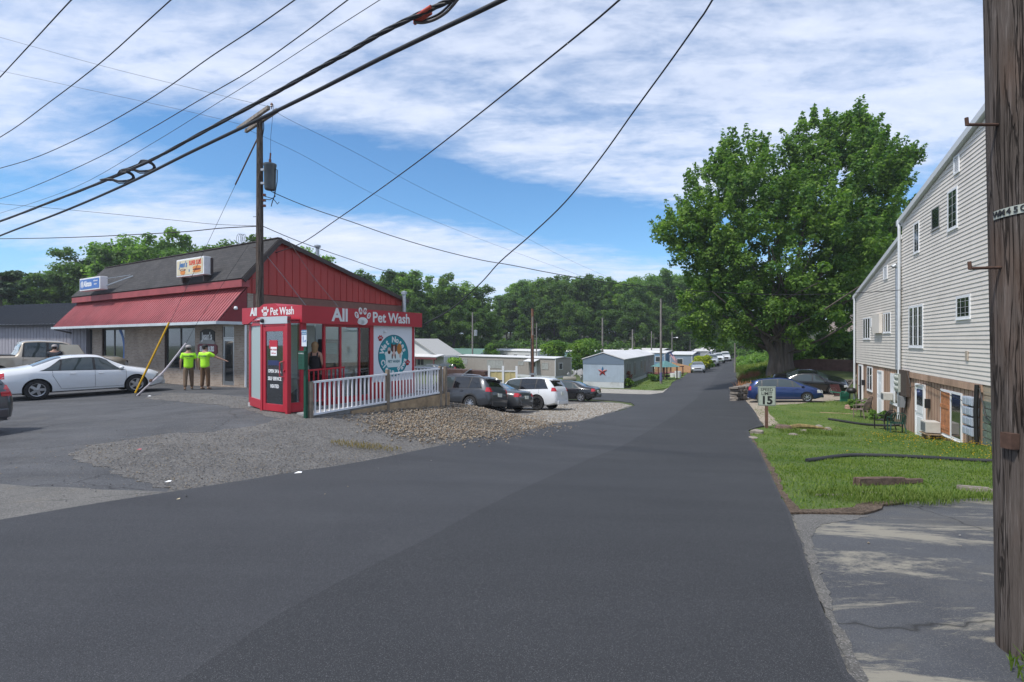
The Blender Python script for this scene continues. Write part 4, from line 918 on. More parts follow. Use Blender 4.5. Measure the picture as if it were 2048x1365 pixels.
MB().box(4.6, 6.0, -.16, -.02, q(2.02), q(2.98)).build('open_shutter', M_sid, hs)
MB().box(15.9, 16.05, -.04, 0, q(1.0), q(1.3)).build('outlet_box', mat('tan_plastic', (.42, .36, .30), .6), hs)
# lower storey doors and windows
def hdoor(x0, x1, z0, z1, ml, label=None, pane=None):
    f = MB().box(x0, x0 + .09, -.03, .06, z0, z1).box(x1 - .09, x1, -.03, .06, z0, z1).box(x0 + .09, x1 - .09, -.03, .06, z1 - .09, z1)
    dd = f.build('door', M_whitev, hs)
    if label: dd['label'] = label
    lf = MB().box(x0 + .09, x1 - .09, .0, .055, z0 + .02, z1 - .09)
    for zz in (z0 + .15, z0 + .95): lf.box(x0 + .2, x1 - .2, -.012, 0, zz, zz + .65)
    lf.build('door_leaf', ml, dd)
    if pane: MB().box(x0 + .18, x1 - .18, -.016, -.012, z1 - .85, z1 - .2).build('pane', M_glass, dd)
    MB().lathe([(.0, 0), (.03, .01), (.03, .04), (0, .05)], 10, face_M((x0 + .17, -.01, z0 + 1.0), (1, 0, 0))).build('handle', M_chrome, dd)
    return dd
hdoor(.76, 1.62, q(-2.0), q(.25), M_black, 'black door in a white frame')
window(hs, 2.6, 3.75, q(-1.1), q(.22), .03, div=2, fw=.07)
hdoor(5.0, 5.92, q(-2.1), q(.12), M_whitev)
window(hs, 7.2, 8.65, q(-1.33), q(.10), .03, div=2, fw=.09, label='window half blocked by a white board')
MB().box(7.3, 7.9, .0, .03, q(-1.2), q(.0)).build('window_board', M_whitev, hs)
hdoor(10.95, 12.0, q(-2.22), q(-.10), M_whitev, pane=True)
w6 = window(hs, 13.6, 15.45, q(-1.72), q(-.10), .03, div=2, fw=.08, label='sliding window with one half boarded in orange wood')
bo = MB()
for i in range(7): bo.box(13.69 + i * .115, 13.80 + i * .115, .0, .03, q(-1.64), q(-.19))
bo.box(13.69, 14.45, -.015, 0, q(-.75), q(-.62)).box(13.69, 14.45, -.015, 0, q(-1.5), q(-1.38)).build('board_panel', mat('orange_boards', (.42, .17, .07), .8, nscale=6, namt=.35), w6)
# electrical gear
MB().tube([(9.0, -.14, q(4.9)), (9.0, -.14, q(.35))], .075, 10).tube([(9.0, -.14, q(4.9)), (9.0, -.22, q(5.0)), (9.0, -.32, q(4.92))], .09, 10).build('service_mast', M_galv, hs)
MB().box(8.75, 10.2, -.12, .03, q(-.75), q(.36)).build('meter_board', mat('meter_board_brown', (.07, .05, .04), .8), hs)
mt = MB()
for i in range(3):
    for j in range(2):
        mt.lathe([(.09, 0), (.09, .1), (.07, .13), (0, .13)], 12, face_M((8.98 + j * .28, -.12, q(.02 - i * .24)), (1, 0, 0)))
mt.box(8.82, 9.42, -.20, -.125, q(-.62), q(.18)).build('electric_meter', mat('meter_grey', (.40, .42, .38), .4), hs)
MB().box(9.35, 9.75, -.22, -.02, q(-1.25), q(-.78)).build('junction_box', mat('steel_grey_box', (.22, .23, .24), .5), hs)
MB().tube([(9.55, -.1, q(-1.25)), (9.6, -.12, q(-1.5)), (9.85, -.1, q(-1.45)), (9.9, -.05, q(-1.0))], .02).tube([(10.2, -.08, q(.3)), (10.6, -.06, q(-.3)), (12.2, -.05, q(-.02)), (16.2, -.05, q(-.35))], .012).build('cable', M_black, hs)
for i in range(4):
    zz = q(-.25 - i * .31)
    b_ = MB().box(16.05, 16.75, -.16, .03, zz - .13, zz + .13).build('breaker_box', mat('breaker_grey', (.38, .43, .50), .4), hs, bevel=.012)
    for x in (16.12, 16.44): MB().box(x, x + .24, -.185, -.16, zz - .10, zz + .10).build('breaker_cover', MATS['breaker_grey'], b_, bevel=.008)
MB().tube([(16.95, -.1, q(.3)), (16.92, -.12, q(-.5)), (16.95, -.1, -.0 + .5)], .06).tube([(17.0, -.06, q(.2)), (17.4, -.05, q(-.6)), (18.2, -.05, q(-.9))], .015).build('conduit', M_black, hs)
gbk = MB(); gb2 = MB()
for i in range(4):
    for j in range(6): gbk.box(17.1 + i * .26, 17.33 + i * .26, -.02, .04, q(-1.45 + j * .22), q(-1.26 + j * .22))
gbk.build('glass_block_window', mat('glass_block', (.16, .20, .17), .15, nscale=6, namt=.35), hs)
brickish = brickmat('tan_block', (.42, .34, .24), (.34, .27, .19), (.3, .27, .22), .4, .2, .012)
MB().box(17.05, HL, .03, .2, q(-1.48), q(.0)).box(17.02, HL, .02, .2, q(-2.2), q(-1.5)).box(17.02, HL, .02, .2, q(.02), q(.28)).build('block_wall', brickish, hs)
MB().box(12.35, 12.5, -.1, .05, q(-.95), q(-.6)).build('wall_mailbox', M_black, hs)
MB().box(1.85, 2.05, -.08, .05, q(-.9), q(-.6)).build('wall_mailbox', M_black, hs)
# low step in front of door
MB().box(8.4, 12.2, -.45, .04, -.5, q(-2.22)).build('door_step', mat('concrete_step', (.24, .23, .21), .9, nscale=4, namt=.2), hs)
# air conditioners in the windows
def ac(loc, w, dpt, h, label):
    r = thing('air_conditioner', label, 'air conditioner', (0, 0, 0), 0); r.matrix_world = hs.matrix_basis @ Matrix.Translation(loc)
    r.location = r.matrix_world.translation; r.rotation_euler = (0, 0, math.atan2(-.919, -.395))
    MB().box(0, w, -dpt, 0, 0, h).build('casing', mat('ac_casing', (.48, .46, .42), .6, nscale=4, namt=.1), r, bevel=.015)
    g = MB()
    for i in range(9): g.box(.06, w - .06, -dpt - .008, -dpt - .001, .05 + i * (h - .12) / 9, .05 + i * (h - .12) / 9 + .012)
    for i in range(7): g.box(-.007, -.001, -dpt + .06 + i * .05, -dpt + .08 + i * .05, .06, h - .06)
    g.box(.05, w - .05, -dpt - .003, -dpt + .001, .05, h - .05, 0)
    g.build('grille', mat('ac_grille', (.16, .17, .18), .6), r)
    return r
ac((13.2, -.02, q(-1.70)), .58, .44, .40, 'white air conditioner on a wooden prop under the orange boarded window')
ac((7.3, -.02, q(-1.15)), .52, .36, .34, 'white air conditioner in the window half blocked by a white board')
ac_p = MB().box(13.3, 13.42, -.45, -.3, -.3, q(-1.73)).box(13.3, 13.42, -.2, -.05, -.3, q(-1.73)).box(13.2, 13.9, -.5, 0, q(-1.76), q(-1.73)); ac_p.build('air_conditioner_prop', M_wood, hs)
# side porch at far end
po = thing('side_porch', 'brown wooden side porch with white roof at the far end of the sided house', 'porch', (20.83, 31.0, hz0), math.atan2(-.919, -.395))
MB().box(-1.9, -.1, .8, 4.5, q(.05), q(.28)).build('deck', mat('porch_brown', (.09, .045, .035), .8), po)
for (x, y) in ((-1.8, .85), (-.3, .85), (-1.8, 4.4)): MB().box(x, x + .14, y, y + .14, -.3, q(.05)).build('post', MATS['porch_brown'], po)
MB().box(-1.78, -1.66, .9, 1.02, q(.28), q(2.9)).build('post', M_whitev, po)
MB().box(-1.85, -.15, .82, .88, q(.28), q(1.3)).build('railing_panel', mat('porch_rail_grey', (.20, .16, .15), .8), po)
MB().prism([(-2.5, q(2.75)), (-.05, q(4.0)), (-.05, q(4.2)), (-2.5, q(2.95))], lambda u, v, t: (u, t, v), .5, 5).build('roof', M_alw, po)
MB().prism([(-1.8, q(2.95)), (-.1, q(2.95)), (-.1, q(3.95))], lambda u, v, t: (u, t, v), .8, .9).build('gable', M_whitev, po)
pl = MB().bar((-1.75, -.5, -.1 + .3), (-1.1, .7, q(.3)), .09, .06); o = pl.build('leaning_plank', M_greyw); o.matrix_world = hs.matrix_basis.copy(); tag(o, 'weathered plank leaning against the brown side porch', 'plank')

# ================================================================ TRAILERS
def trailer(name, label, p0, p1, Wd, zg, h, body, trim, roofm, wins=(), ends=(), door=None, peak=.25, skirt=.55, ribs=.35, group='mobile homes of the trailer park', end_m=None, over=.12, mg=None):
    mg = mg or mat('dull_pane', (.035, .04, .045), .35, nscale=2, namt=.4)
    p0 = Vector(p0); p1 = Vector(p1); L = (p1 - p0).length; an = math.atan2(p1.y - p0.y, p1.x - p0.x)
    r = thing(name, label, 'mobile home', (p0.x, p0.y, zg), an, group)
    w = MB().box(0, L, 0, Wd, skirt, h)
    if peak > .3:
        for t0, t1 in ((0, .02), (L - .02, L)): w.prism([(0, h), (Wd, h), (Wd / 2, h + peak - .06)], lambda u, v, t: (t, u, v), t0, t1)
    if ribs:
        for i in range(int(L / ribs)): w.box(i * ribs, i * ribs + .04, -.012, 0, skirt, h)
        for i in range(int(Wd / ribs)): w.box(-.012, 0, i * ribs, i * ribs + .04, skirt, h)
        for i in range(int(Wd / ribs)): w.box(L, L + .012, i * ribs, i * ribs + .04, skirt, h)
    w.build('wall', body, r)
    s_ = MB().box(.02, L - .02, .02, Wd - .02, -.6, skirt)
    s_.build('skirting', trim, r)
    MB().box(-.02, .05, -.025, .05, skirt, h).box(L - .05, L + .02, -.025, .05, skirt, h).box(L - .05, L + .02, Wd - .05, Wd + .02, skirt, h).build('corner_trim', M_white, r)
    if peak > 0:
        k = MB(); k.prism([(-over, h - .04), (Wd / 2, h + peak), (Wd + over, h - .04), (Wd + over, h + .04), (Wd / 2, h + peak + .08), (-over, h + .04)], lambda u, v, t: (t, u, v), -over, L + over)
        k.build('roof', roofm, r)
    for (x0, x1, z0, z1) in wins: window(r, x0, x1, z0, z1, -.015, mg=mg, fw=.05, div=2 if x1 - x0 > 1.3 else 1, sill=False, mf=mat('grey_window_frame', (.35, .35, .34), .5) if ribs else M_white)
    Me = Matrix.Translation((L, 0, 0)) @ Matrix.Rotation(R(90), 4, 'Z'); Me0 = Matrix.Translation((0, Wd, 0)) @ Matrix.Rotation(R(-90), 4, 'Z')
    for (sd_, x0, x1, z0, z1) in ends: window(r, x0, x1, z0, z1, -.015, M=Me if sd_ else Me0, fw=.05, sill=False)
    if door is not None: 
        dd = MB().box(door, door + .85, -.03, -.013, skirt, skirt + 2.0).build('door', M_white, r)
        MB().box(door + .2, door + .65, -.035, -.03, skirt + 1.1, skirt + 1.8).build('pane', M_glass, dd)
    return r
M_beige = mat('beige_trailer', (.30, .275, .25), .6, nscale=1.5, namt=.06); M_bluew = mat('pale_blue_trailer', (.36, .43, .50), .55, nscale=1, namt=.07, dirt=((.28, .33, .38), .8, .5))
M_roofw = mat('white_metal_roof', (.60, .60, .60), .5, nscale=.6, namt=.10, dirt=((.34, .33, .32), 1.2, .5)); M_skirt = mat('white_skirting', (.55, .57, .58), .6, dirt=((.30, .31, .28), 1.5, .6))
t1 = trailer('mobile_home', 'long beige trailer with flat white roof behind the parked cars', (-8.1, 77.6), (5.5, 65), 3.4, -3.15, 2.55, M_beige, M_skirt, M_roofw,
    wins=((1.0, 1.9, 1.25, 2.1), (7.2, 9.6, 1.0, 2.05), (13.1, 13.9, 1.55, 2.05), (16.6, 17.7, 1.1, 1.95)) if False else ((1.0, 2.0, 1.25, 2.15), (6.2, 9.4, .95, 2.1), (12.2, 13.2, 1.55, 2.05), (16.3, 17.4, 1.1, 1.95)), ends=((1, .7, 1.5, 1.1, 1.95),), door=15.0 if False else 14.6, peak=.12, skirt=.3, mg=mat('curtained_pane', (.30, .31, .30), .25, nscale=3, namt=.2))
aw_ = MB().prism([(-1.1, 2.05), (.0, 2.35), (.0, 2.42), (-1.15, 2.12)], lambda u, v, t: (t, u, v), 14.0, 16.0); aw_.build('door_awning', M_roofw, t1)
M_bgab = mat('slate_blue_gable', (.15, .20, .26), .6)
t2 = trailer('mobile_home', 'pale blue trailer with slate gable end and red blue metal star', (10.7, 49), (18.7, 67.4), 4.0, -2.95, 2.80, mat('grey_blue_side', (.26, .27, .28), .6, nscale=1, namt=.07), M_skirt, M_roofw,
    wins=((1.4, 1.9, 1.3, 2.4), (2.6, 3.4, .9, 2.35), (5.3, 6.3, .9, 2.35), (9.6, 10.5, 1.4, 2.35), (12.0, 12.9, .9, 2.35), (15.6, 16.3, 1.7, 2.3)), peak=.62, skirt=.6, ribs=.32)
k = MB().box(-.030, -.001, 0, 4.0, .6, 2.3)
for i in range(27): k.box(-.05, -.030, i * .15, i * .15 + .03, .6, 2.3)
k.build('end_wall', M_bluew, t2)
k = MB().prism([(-.02, 2.3), (4.02, 2.3), (4.02, 2.78), (2.0, 3.36), (-.02, 2.78)], lambda u, v, t: (t, u, v), -.06, -.032)
for i in range(7): k.bar((-.065, .0 if i < 4 else (i - 3) * .55, 2.38 + i * .13), (-.065, 4.0 if i < 4 else 4 - (i - 3) * .55, 2.38 + i * .13), .01, .02)
k.build('gable_end', M_bgab, t2)
k = MB().box(-.045, -.02, 0, 4.0, -.1, .58)
for i in range(20): k.box(-.055, -.045, i * .2, i * .2 + .03, -.1, .58)
k.build('end_skirting', M_skirt, t2)
st = thing('metal_star', 'red and blue metal barn star on the pale blue trailer end', 'star', (0, 0, 0), 0)
st.location = t2.matrix_basis @ Vector((-.075, 2.05, 1.62)); st.rotation_euler = t2.rotation_euler
M_sr = mat('star_red', (.28, .03, .03), .5); M_sb = mat('star_blue', (.02, .10, .20), .5)
for j in range(5):
    mb = MB(); a0 = math.pi / 2 + j * 2 * math.pi / 5; R1, R2 = .50, .20
    tip = (0, -R1 * math.cos(a0), R1 * math.sin(a0)); l = (0, -R2 * math.cos(a0 + .628), R2 * math.sin(a0 + .628)); r_ = (0, -R2 * math.cos(a0 - .628), R2 * math.sin(a0 - .628)); c_ = (-.09, 0, 0)
    mb.face([tip, l, c_]); mb.face([tip, c_, r_]); mb.face([tip, l, (0.01, 0, 0), r_]); mb.build('star_point', M_sb if j in (0,) else M_sr, st)
# other trailers of the park
M_g1 = mat('trailer_white', (.55, .56, .56), .6); M_g2 = mat('trailer_teal', (.16, .27, .30), .6); M_g3 = mat('trailer_grey', (.30, .31, .32), .6); M_g4 = mat('trailer_blue', (.13, .22, .33), .6); M_g5 = mat('trailer_tan', (.40, .35, .27), .6)
M_grroof = mat('green_roof', (.10, .19, .16), .6)
def tr_px(label, pxa, Ya, pxb, Yb, pytop, body, roofm, Wd=3.8, peak=.3, h=2.7, wins=None, **kw):
    a = Vector(((pxa - 1024) / F * Ya, Ya)); b = Vector(((pxb - 1024) / F * Yb, Yb)); zt = H - (pytop - HZ) / F * min(Ya, Yb)
    L = (b - a).length
    if wins is None: wins = [(x, x + 1.1, 1.2, 2.1) for x in np.arange(1.2, L - 1.5, 3.1)]
    return trailer('mobile_home', label, a, b, Wd, zt - h - peak, h, body, M_skirt, roofm, wins=wins, ribs=0, peak=peak, skirt=.5, **kw)
tr_px('white roofed trailer behind the beige one, left of the small bright tree', 955, 104, 1075, 92, 700, M_g1, M_roofw)
tr_px('white roofed trailer in the row farther back, right behind the broken pole', 1068, 100, 1190, 92, 701, M_g2, M_roofw)
tr_px('grey trailer rearmost behind the beige one', 980, 122, 1140, 112, 696, M_g3, M_roofw)
tr_px('teal trailer between the two bright trees and the blue starred trailer', 1140, 84, 1172, 78, 710, M_g2, M_roofw)
tr_px('blue trailer just behind the starred trailer roof', 1188, 96, 1330, 84, 703, M_g4, M_roofw)
tr_px('long white trailer in the back row beyond the starred trailer', 1196, 118, 1325, 106, 698, M_g1, M_roofw)
tr_px('grey white trailer in the farthest row left of the road', 1255, 136, 1420, 122, 695.5, M_g3, M_roofw)
def tr_end(label, pxl, Y, wd, dep, pytop, body, roofm, h=2.7, peak=.3, wins=((1.0, 1.9, 1.2, 2.1),), **kw):
    a = Vector(((pxl - 1024) / F * Y, Y)); b = a + Vector((.9, -.43)).normalized() * wd; zt = H - (pytop - HZ) / F * b.y
    return trailer('mobile_home', label, a, b, dep, zt - h - peak, h, body, M_skirt, roofm, wins=wins, ribs=0, peak=peak, skirt=.5, **kw)
b1 = tr_end('blue grey trailer with a flag and white roof edge beside the wooden fence', 1340, 78, 3.2, 12, 706, mat('trailer_denim', (.20, .25, .33), .6), M_roofw)
tr_end('grey trailer with small windows behind the yellow bush', 1386, 104, 3.5, 12, 700, M_g3, M_roofw, wins=((.7, 1.2, 1.3, 1.9), (2.0, 2.6, 1.3, 1.9)))
tr_end('tall white grey unit at the far end of the trailer row by the road', 1418, 126, 2.8, 6, 692, M_g1, M_roofw, h=3.6)
tr_px('tan trailer with a low gable roof farther up the row', 1345, 122, 1400, 112, 694, M_g5, M_roofw, peak=.7)
tr_px('green roofed trailer left of the beige one', 868, 98, 960, 90, 699, mat('trailer_mint', (.36, .42, .42), .6), M_grroof, peak=.9, h=2.6)
wh = trailer('small_house', 'small white gabled house with maroon trim at the left of the trailer park', (-19.0, 84), (-10.3, 77.6), 5, -3.2, 2.5, M_g1, mat('maroon_skirt', (.13, .03, .035), .7), mat('pale_grey_roof', (.33, .33, .32), .7), wins=((1.2, 2.4, 1.0, 1.9), (5.0, 6.5, 1.0, 2.0)), ribs=0, peak=0, skirt=.5, group=None)
wh['category'] = 'house'
k = MB().prism([(-.5, 2.5), (9.6, 2.5), (4.4, 4.9)], lambda u, v, t: (u, t, v), 0, .15); k.build('gable', M_g1, wh)
k = MB().prism([(-.9, 2.45), (4.4, 5.0), (9.9, 2.45), (9.9, 2.6), (4.4, 5.2), (-.9, 2.6)], lambda u, v, t: (u, t, v), -.4, 5.2); k.build('roof', MATS['pale_grey_roof'], wh)
MB().box(-.6, 11.0, -1.9, -1.75, 2.05, 2.35).build('porch_beam', MATS['maroon_skirt'], wh); MB().prism([(-1.9, 2.35), (0, 2.7), (0, 2.8), (-1.95, 2.45)], lambda u, v, t: (t, u, v), -.6, 11).build('porch_roof', M_roofw, wh)
for x in (.2, 3.2, 6.4, 10.4): MB().box(x, x + .16, -1.9, -1.76, -.2, 2.05).build('porch_post', MATS['maroon_skirt'], wh)
# pale houses up the hill right of the big tree
for (lb, pxa, Ya, pxb, Yb, pyt, bd) in (('pinkish house glimpsed through the leaves right of the big maple', 1655, 82, 1740, 74, 622, mat('pinkish_siding', (.42, .34, .31), .7)),
                                      ('white house glimpsed beyond the end of the road', 1485, 150, 1545, 146, 678, M_g1)):
    a = Vector(((pxa - 1024) / F * Ya, Ya)); b = Vector(((pxb - 1024) / F * Yb, Yb)); zg = T(*a) - .3; zt = H - (pyt - HZ) / F * min(Ya, Yb)
    hh = trailer('hill_house', lb, a, b, 7, zg, max(2.6, zt - zg - 1.2), bd, M_skirt, mat('brown_grey_roof', (.14, .12, .11), .9), wins=[(x, x + 1.2, 1.2, 2.4) for x in (1, 4, 7) if x + 1.2 < (b - a).length], ribs=0, peak=1.2, group=None); hh['category'] = 'house'
# ================================================================ CARS
def paint(name, c, metal=.35, rough=.32):
    m = mat('paint_' + name, c, rough, metal, coat=.8, nscale=1.2, namt=.03); return m
M_tyre = mat('tyre_rubber', (.018, .018, .019), .85, nscale=20, namt=.3)
M_rim = mat('alloy_rim', (.45, .46, .48), .3, .9); M_rimd = mat('black_rim', (.03, .03, .032), .35, .6)
M_carglass = glassmat('car_glass', (.035, .048, .05)); M_priv = glassmat('privacy_glass', (.008, .009, .011))
M_tail = mat('tail_lamp_red', (.42, .008, .015), .15, coat=1.0); M_head = mat('head_lamp_clear', (.42, .43, .42), .12, coat=1.0)
M_amber = mat('amber_lens', (.55, .22, .05), .2, coat=.5)
M_plate = mat('licence_plate', (.55, .57, .52), .5); M_clad = mat('dark_cladding', (.025, .026, .028), .6)
PROF = dict(
 sedan=dict(top=[(0,.70),(.012,.93),(.04,1.02),(.15,1.07),(.20,1.12),(.33,1.385),(.42,1.445),(.52,1.455),(.58,1.43),(.745,1.02),(.80,.965),(.90,.87),(.96,.76),(.99,.62),(1,.50)],
   belt=[(0,.68),(.05,.86),(.2,.95),(.5,.92),(.74,.88),(.9,.72),(1,.50)], wr=.60, ws=(.605,.735), rw=(.20,.355), win=[((.24,.335),(.355,.35)),((.345,.53),(.36,.53)),((.545,.715),(.545,.61))], H=1.455, L=4.8, W=1.82, wb=2.77, fo=.98, r=.335, cl=.20),
 suv=dict(top=[(0,.75),(.01,1.05),(.04,1.28),(.085,1.55),(.12,1.66),(.2,1.715),(.4,1.73),(.56,1.70),(.62,1.64),(.745,1.14),(.79,1.09),(.92,1.02),(.97,.93),(.99,.75),(1,.55)],
   belt=[(0,.73),(.03,1.0),(.1,1.10),(.5,1.06),(.74,1.02),(.92,.9),(1,.55)], wr=.64, ws=(.635,.735), rw=(.035,.095), win=[((.10,.245),(.155,.235)),((.255,.44),(.25,.44)),((.455,.705),(.455,.62))], H=1.73, L=4.7, W=1.88, wb=2.78, fo=.88, r=.365, cl=.26),
 hatch=dict(top=[(0,.70),(.01,.95),(.035,1.12),(.11,1.40),(.17,1.47),(.3,1.52),(.45,1.53),(.55,1.48),(.62,1.40),(.80,1.02),(.86,.94),(.95,.80),(.985,.66),(1,.5)],
   belt=[(0,.68),(.03,.92),(.1,1.0),(.5,.95),(.78,.88),(.92,.74),(1,.5)], wr=.58, ws=(.635,.79), rw=(.03,.115), win=[((.10,.20),(.17,.20)),((.215,.41),(.215,.42)),((.43,.62),(.43,.60)),((.635,.76),(.625,.64))], H=1.53, L=4.1, W=1.70, wb=2.50, fo=.83, r=.30, cl=.18),
 truck=dict(top=[(0,.8),(.005,1.18),(.02,1.22),(.30,1.24),(.315,1.26),(.325,1.75),(.345,1.86),(.44,1.90),(.56,1.88),(.61,1.80),(.70,1.30),(.74,1.25),(.95,1.18),(.985,1.05),(.995,.8),(1,.6)],
   belt=[(0,.78),(.02,1.16),(.3,1.18),(.5,1.16),(.7,1.14),(.95,1.0),(1,.6)], wr=.68, ws=(.615,.695), rw=(.318,.33), win=[((.345,.47),(.35,.47)),((.485,.675),(.485,.60))], H=1.90, L=5.7, W=1.98, wb=3.6, fo=.95, r=.40, cl=.34))
def make_car(name, label, kind, loc, heading, pm, group=None, L=None, H=None, r=None, rimm=None, spokes=5, glass2=None, clad=False, rails=False, lowpoly=False, handles=True, arches=True, cladm=None):
    p = PROF[kind]; L_ = L or p['L']; sh = (H or p['H']) / p['H']; Wh = p['W'] / 2; wr_ = r or p['r']
    top_x = [a for a, b in p['top']]; top_z = [b * sh for a, b in p['top']]; bx = [a for a, b in p['belt']]; bz_ = [b * sh for a, b in p['belt']]
    def sm(xs, zs, t):      # smoothed profile
        return float(sum(np.interp(np.clip(t + d_, 0, 1), xs, zs) * w_ for d_, w_ in ((-.012, .25), (0, .5), (.012, .25)))) if .02 < t < .98 else float(np.interp(t, xs, zs))
    top = lambda t: sm(top_x, top_z, t); belt = lambda t: min(sm(bx, bz_, t), top(t) - .02)
    X = lambda t: (t - .5) * L_
    Tt = lambda x: x / L_ + .5
    plan = lambda t: 1 - .17 * abs(2 * t - 1) ** 7 - .02 * abs(2 * t - 1) ** 2 - (.10 * max(0, 1 - t / .02) ** 2 + .12 * max(0, 1 - (1 - t) / .03) ** 2)
    def sec(t):
        Wt = Wh * plan(t); tp = top(t); be = belt(t); e_ = abs(2 * t - 1)
        zb_ = p['cl'] + .12 * max(0, e_ - .8) / .2
        k = max(0, min(1, (tp - be) / max(.1, (p['H'] * sh - .95 * sh)))); yt = Wt * .86 * (1 - k) + p['wr'] * k; yt = min(yt, Wt * .86)
        hh = min(1, (tp - be) / .3); hb = (zb_ + be) / 2
        return [(0, zb_), (Wt * .82, zb_), (Wt * .95, zb_ + .05), (Wt * .985, zb_ + .16), (Wt, hb), (Wt * .985, be - .06 * hh - .02), (Wt * .95, be), (Wt * .95 * .5 + yt * .5 + .015, (be + tp - .07 * hh) / 2), (yt, tp - .07 * hh), (yt - .035, tp - .028 * hh - .004), (yt - .12, tp - .006), (yt * .5, tp + .012), (0, tp + .018)]
    ts = sorted(set([0, .004, .01, .02, .03, .045, .06, .08] + list(np.linspace(.1, .9, 45)) + [.92, .94, .955, .97, .98, .988, .994, 1.0]))
    mb = MB(); rings = []
    for t in ts:
        h = sec(t); ring = [(X(t), y, z) for y, z in h] + [(X(t), -y, z) for y, z in h[-2:0:-1]]; rings.append(len(mb.v)); mb.v += ring
    n = 2 * len(sec(.5)) - 2
    for a_, b_ in zip(rings, rings[1:]):
        for j in range(n): mb.f.append((a_ + j, a_ + (j + 1) % n, b_ + (j + 1) % n, b_ + j)); mb.m.append(0)
    mb.f.append(tuple(rings[0] + j for j in range(n))); mb.m.append(0); mb.f.append(tuple(rings[-1] + j for j in range(n))); mb.m.append(0)
    root = thing(name, label, {'truck': 'pickup truck', 'suv': 'suv'}.get(kind, 'car'), loc, heading, group)
    body = mb.build('body', [pm, M_black], root, smooth=38)
    xf = X(1) - p['fo']; xr = xf - p['wb'] * (L_ / p['L'])
    def half(x, z):
        h = sec(Tt(x))[1:-1]; ys = [a for a, b in h[:9]]; zs = [b for a, b in h[:9]]
        return float(np.interp(z, zs, ys))
    # wheel arches cut out of the body
    if arches:
        cut = MB()
        for x in (xf, xr):
            for s_ in (1, -1):
                M_ = Matrix.Translation((x, s_ * (Wh + .1), wr_)) @ Matrix.Rotation(R(90 * s_), 4, 'X')
                cut.lathe([(wr_ * 1.14, 0), (wr_ * 1.14, .42)], 28, M_)
        co = cut.build('cutter', M_black); co.parent = root
        bm_ = body.modifiers.new('b', 'BOOLEAN'); bm_.operation = 'DIFFERENCE'; bm_.object = co; bm_.solver = 'EXACT'
        dg = bpy.context.evaluated_depsgraph_get(); me2 = bpy.data.meshes.new_from_object(body.evaluated_get(dg)); old = body.data
        body.modifiers.clear(); body.data = me2; me2.name = 'body'; bpy.data.objects.remove(co)
        for pl_ in me2.polygons:     # dark wheel wells
            c_ = pl_.center
            for x in (xf, xr):
                if math.hypot(c_.x - x, c_.z - wr_) < wr_ * 1.15 and abs(c_.y) < Wh * plan(Tt(c_.x)) * .99 - .012 and abs(pl_.normal.x * (c_.x - x) + pl_.normal.z * (c_.z - wr_)) + abs(pl_.normal.y) > .5 and (math.hypot(c_.x - x, c_.z - wr_) < wr_ * 1.13 or abs(c_.y) < Wh * .72): pl_.material_index = 1
    # wheels
    whl = None
    for x in (xf, xr):
        for s_ in (1, -1):
            M_ = Matrix.Translation((x, s_ * (Wh - .02), wr_)) @ Matrix.Rotation(R(-90 * s_), 4, 'X')
            ty = MB().lathe([(wr_ * .64, -.20), (wr_ * .93, -.20), (wr_, -.16), (wr_, -.04), (wr_ * .93, .0), (wr_ * .66, .005), (wr_ * .64, -.02), (wr_ * .64, -.2)], 28, M_).build('wheel', M_tyre, root, smooth=40)
            rm = MB(); rm.lathe([(wr_ * .67, -.015), (wr_ * .66, .0), (wr_ * .60, -.005), (wr_ * .58, -.05)], 28, M_, cap=False)
            for i in range(spokes):
                an = 2 * math.pi * i / spokes; d_ = Vector((math.cos(an), math.sin(an), 0)); e_ = Vector((-d_.y, d_.x, 0))
                w1 = wr_ * (.20 if spokes < 7 else .09); w2 = wr_ * (.13 if spokes < 7 else .06)
                pts = [d_ * .03 - e_ * w2, d_ * .03 + e_ * w2, d_ * wr_ * .62 + e_ * w1 * .6, d_ * wr_ * .62 - e_ * w1 * .6]
                rm.solid([M_ @ (q_ + Vector((0, 0, -.012 if i_ < 2 else -.02))) for i_, q_ in enumerate(pts)] + [M_ @ (q_ + Vector((0, 0, -.04))) for q_ in pts], [(0, 1, 2, 3), (4, 7, 6, 5), (0, 4, 5, 1), (1, 5, 6, 2), (2, 6, 7, 3), (3, 7, 4, 0)])
            rm.lathe([(0.0, .0), (wr_ * .15, -.004), (wr_ * .17, -.03)], 14, M_)
            rm.build('rim', rimm or M_rim, ty)
            MB().lathe([(0, -.055), (wr_ * .62, -.055), (wr_ * .62, -.06), (0, -.06)], 20, M_).build('brake_disc', M_clad, ty)
    # side glass
    def side_panel(bm_, tb0, tb1, tt0, tt1, off, s_, zlo=.03, zhi=.085, m=0, nc=10, nr=4):
        i0 = len(bm_.v)
        for i in range(nc + 1):
            for j in range(nr + 1):
                a_ = i / nc; b_ = j / nr; t = (tb0 + (tb1 - tb0) * a_) * (1 - b_) + (tt0 + (tt1 - tt0) * a_) * b_
                lo = belt(t) + zlo * sh; hi = max(lo + .01, top(t) - zhi * sh); hi = min(hi, max(lo + .01, top(t) - zhi * sh)); z = lo + (hi - lo) * b_
                bm_.v.append((X(t), s_ * (half(X(t), z) + off), z))
        for i in range(nc):
            for j in range(nr):
                a_ = i0 + i * (nr + 1) + j; bm_.f.append((a_, a_ + nr + 1, a_ + nr + 2, a_ + 1)); bm_.m.append(m)
    w0 = p['win'][0][0][0]; w1 = p['win'][-1][0][1]; wt0 = p['win'][0][1][0]; wt1 = p['win'][-1][1][1]
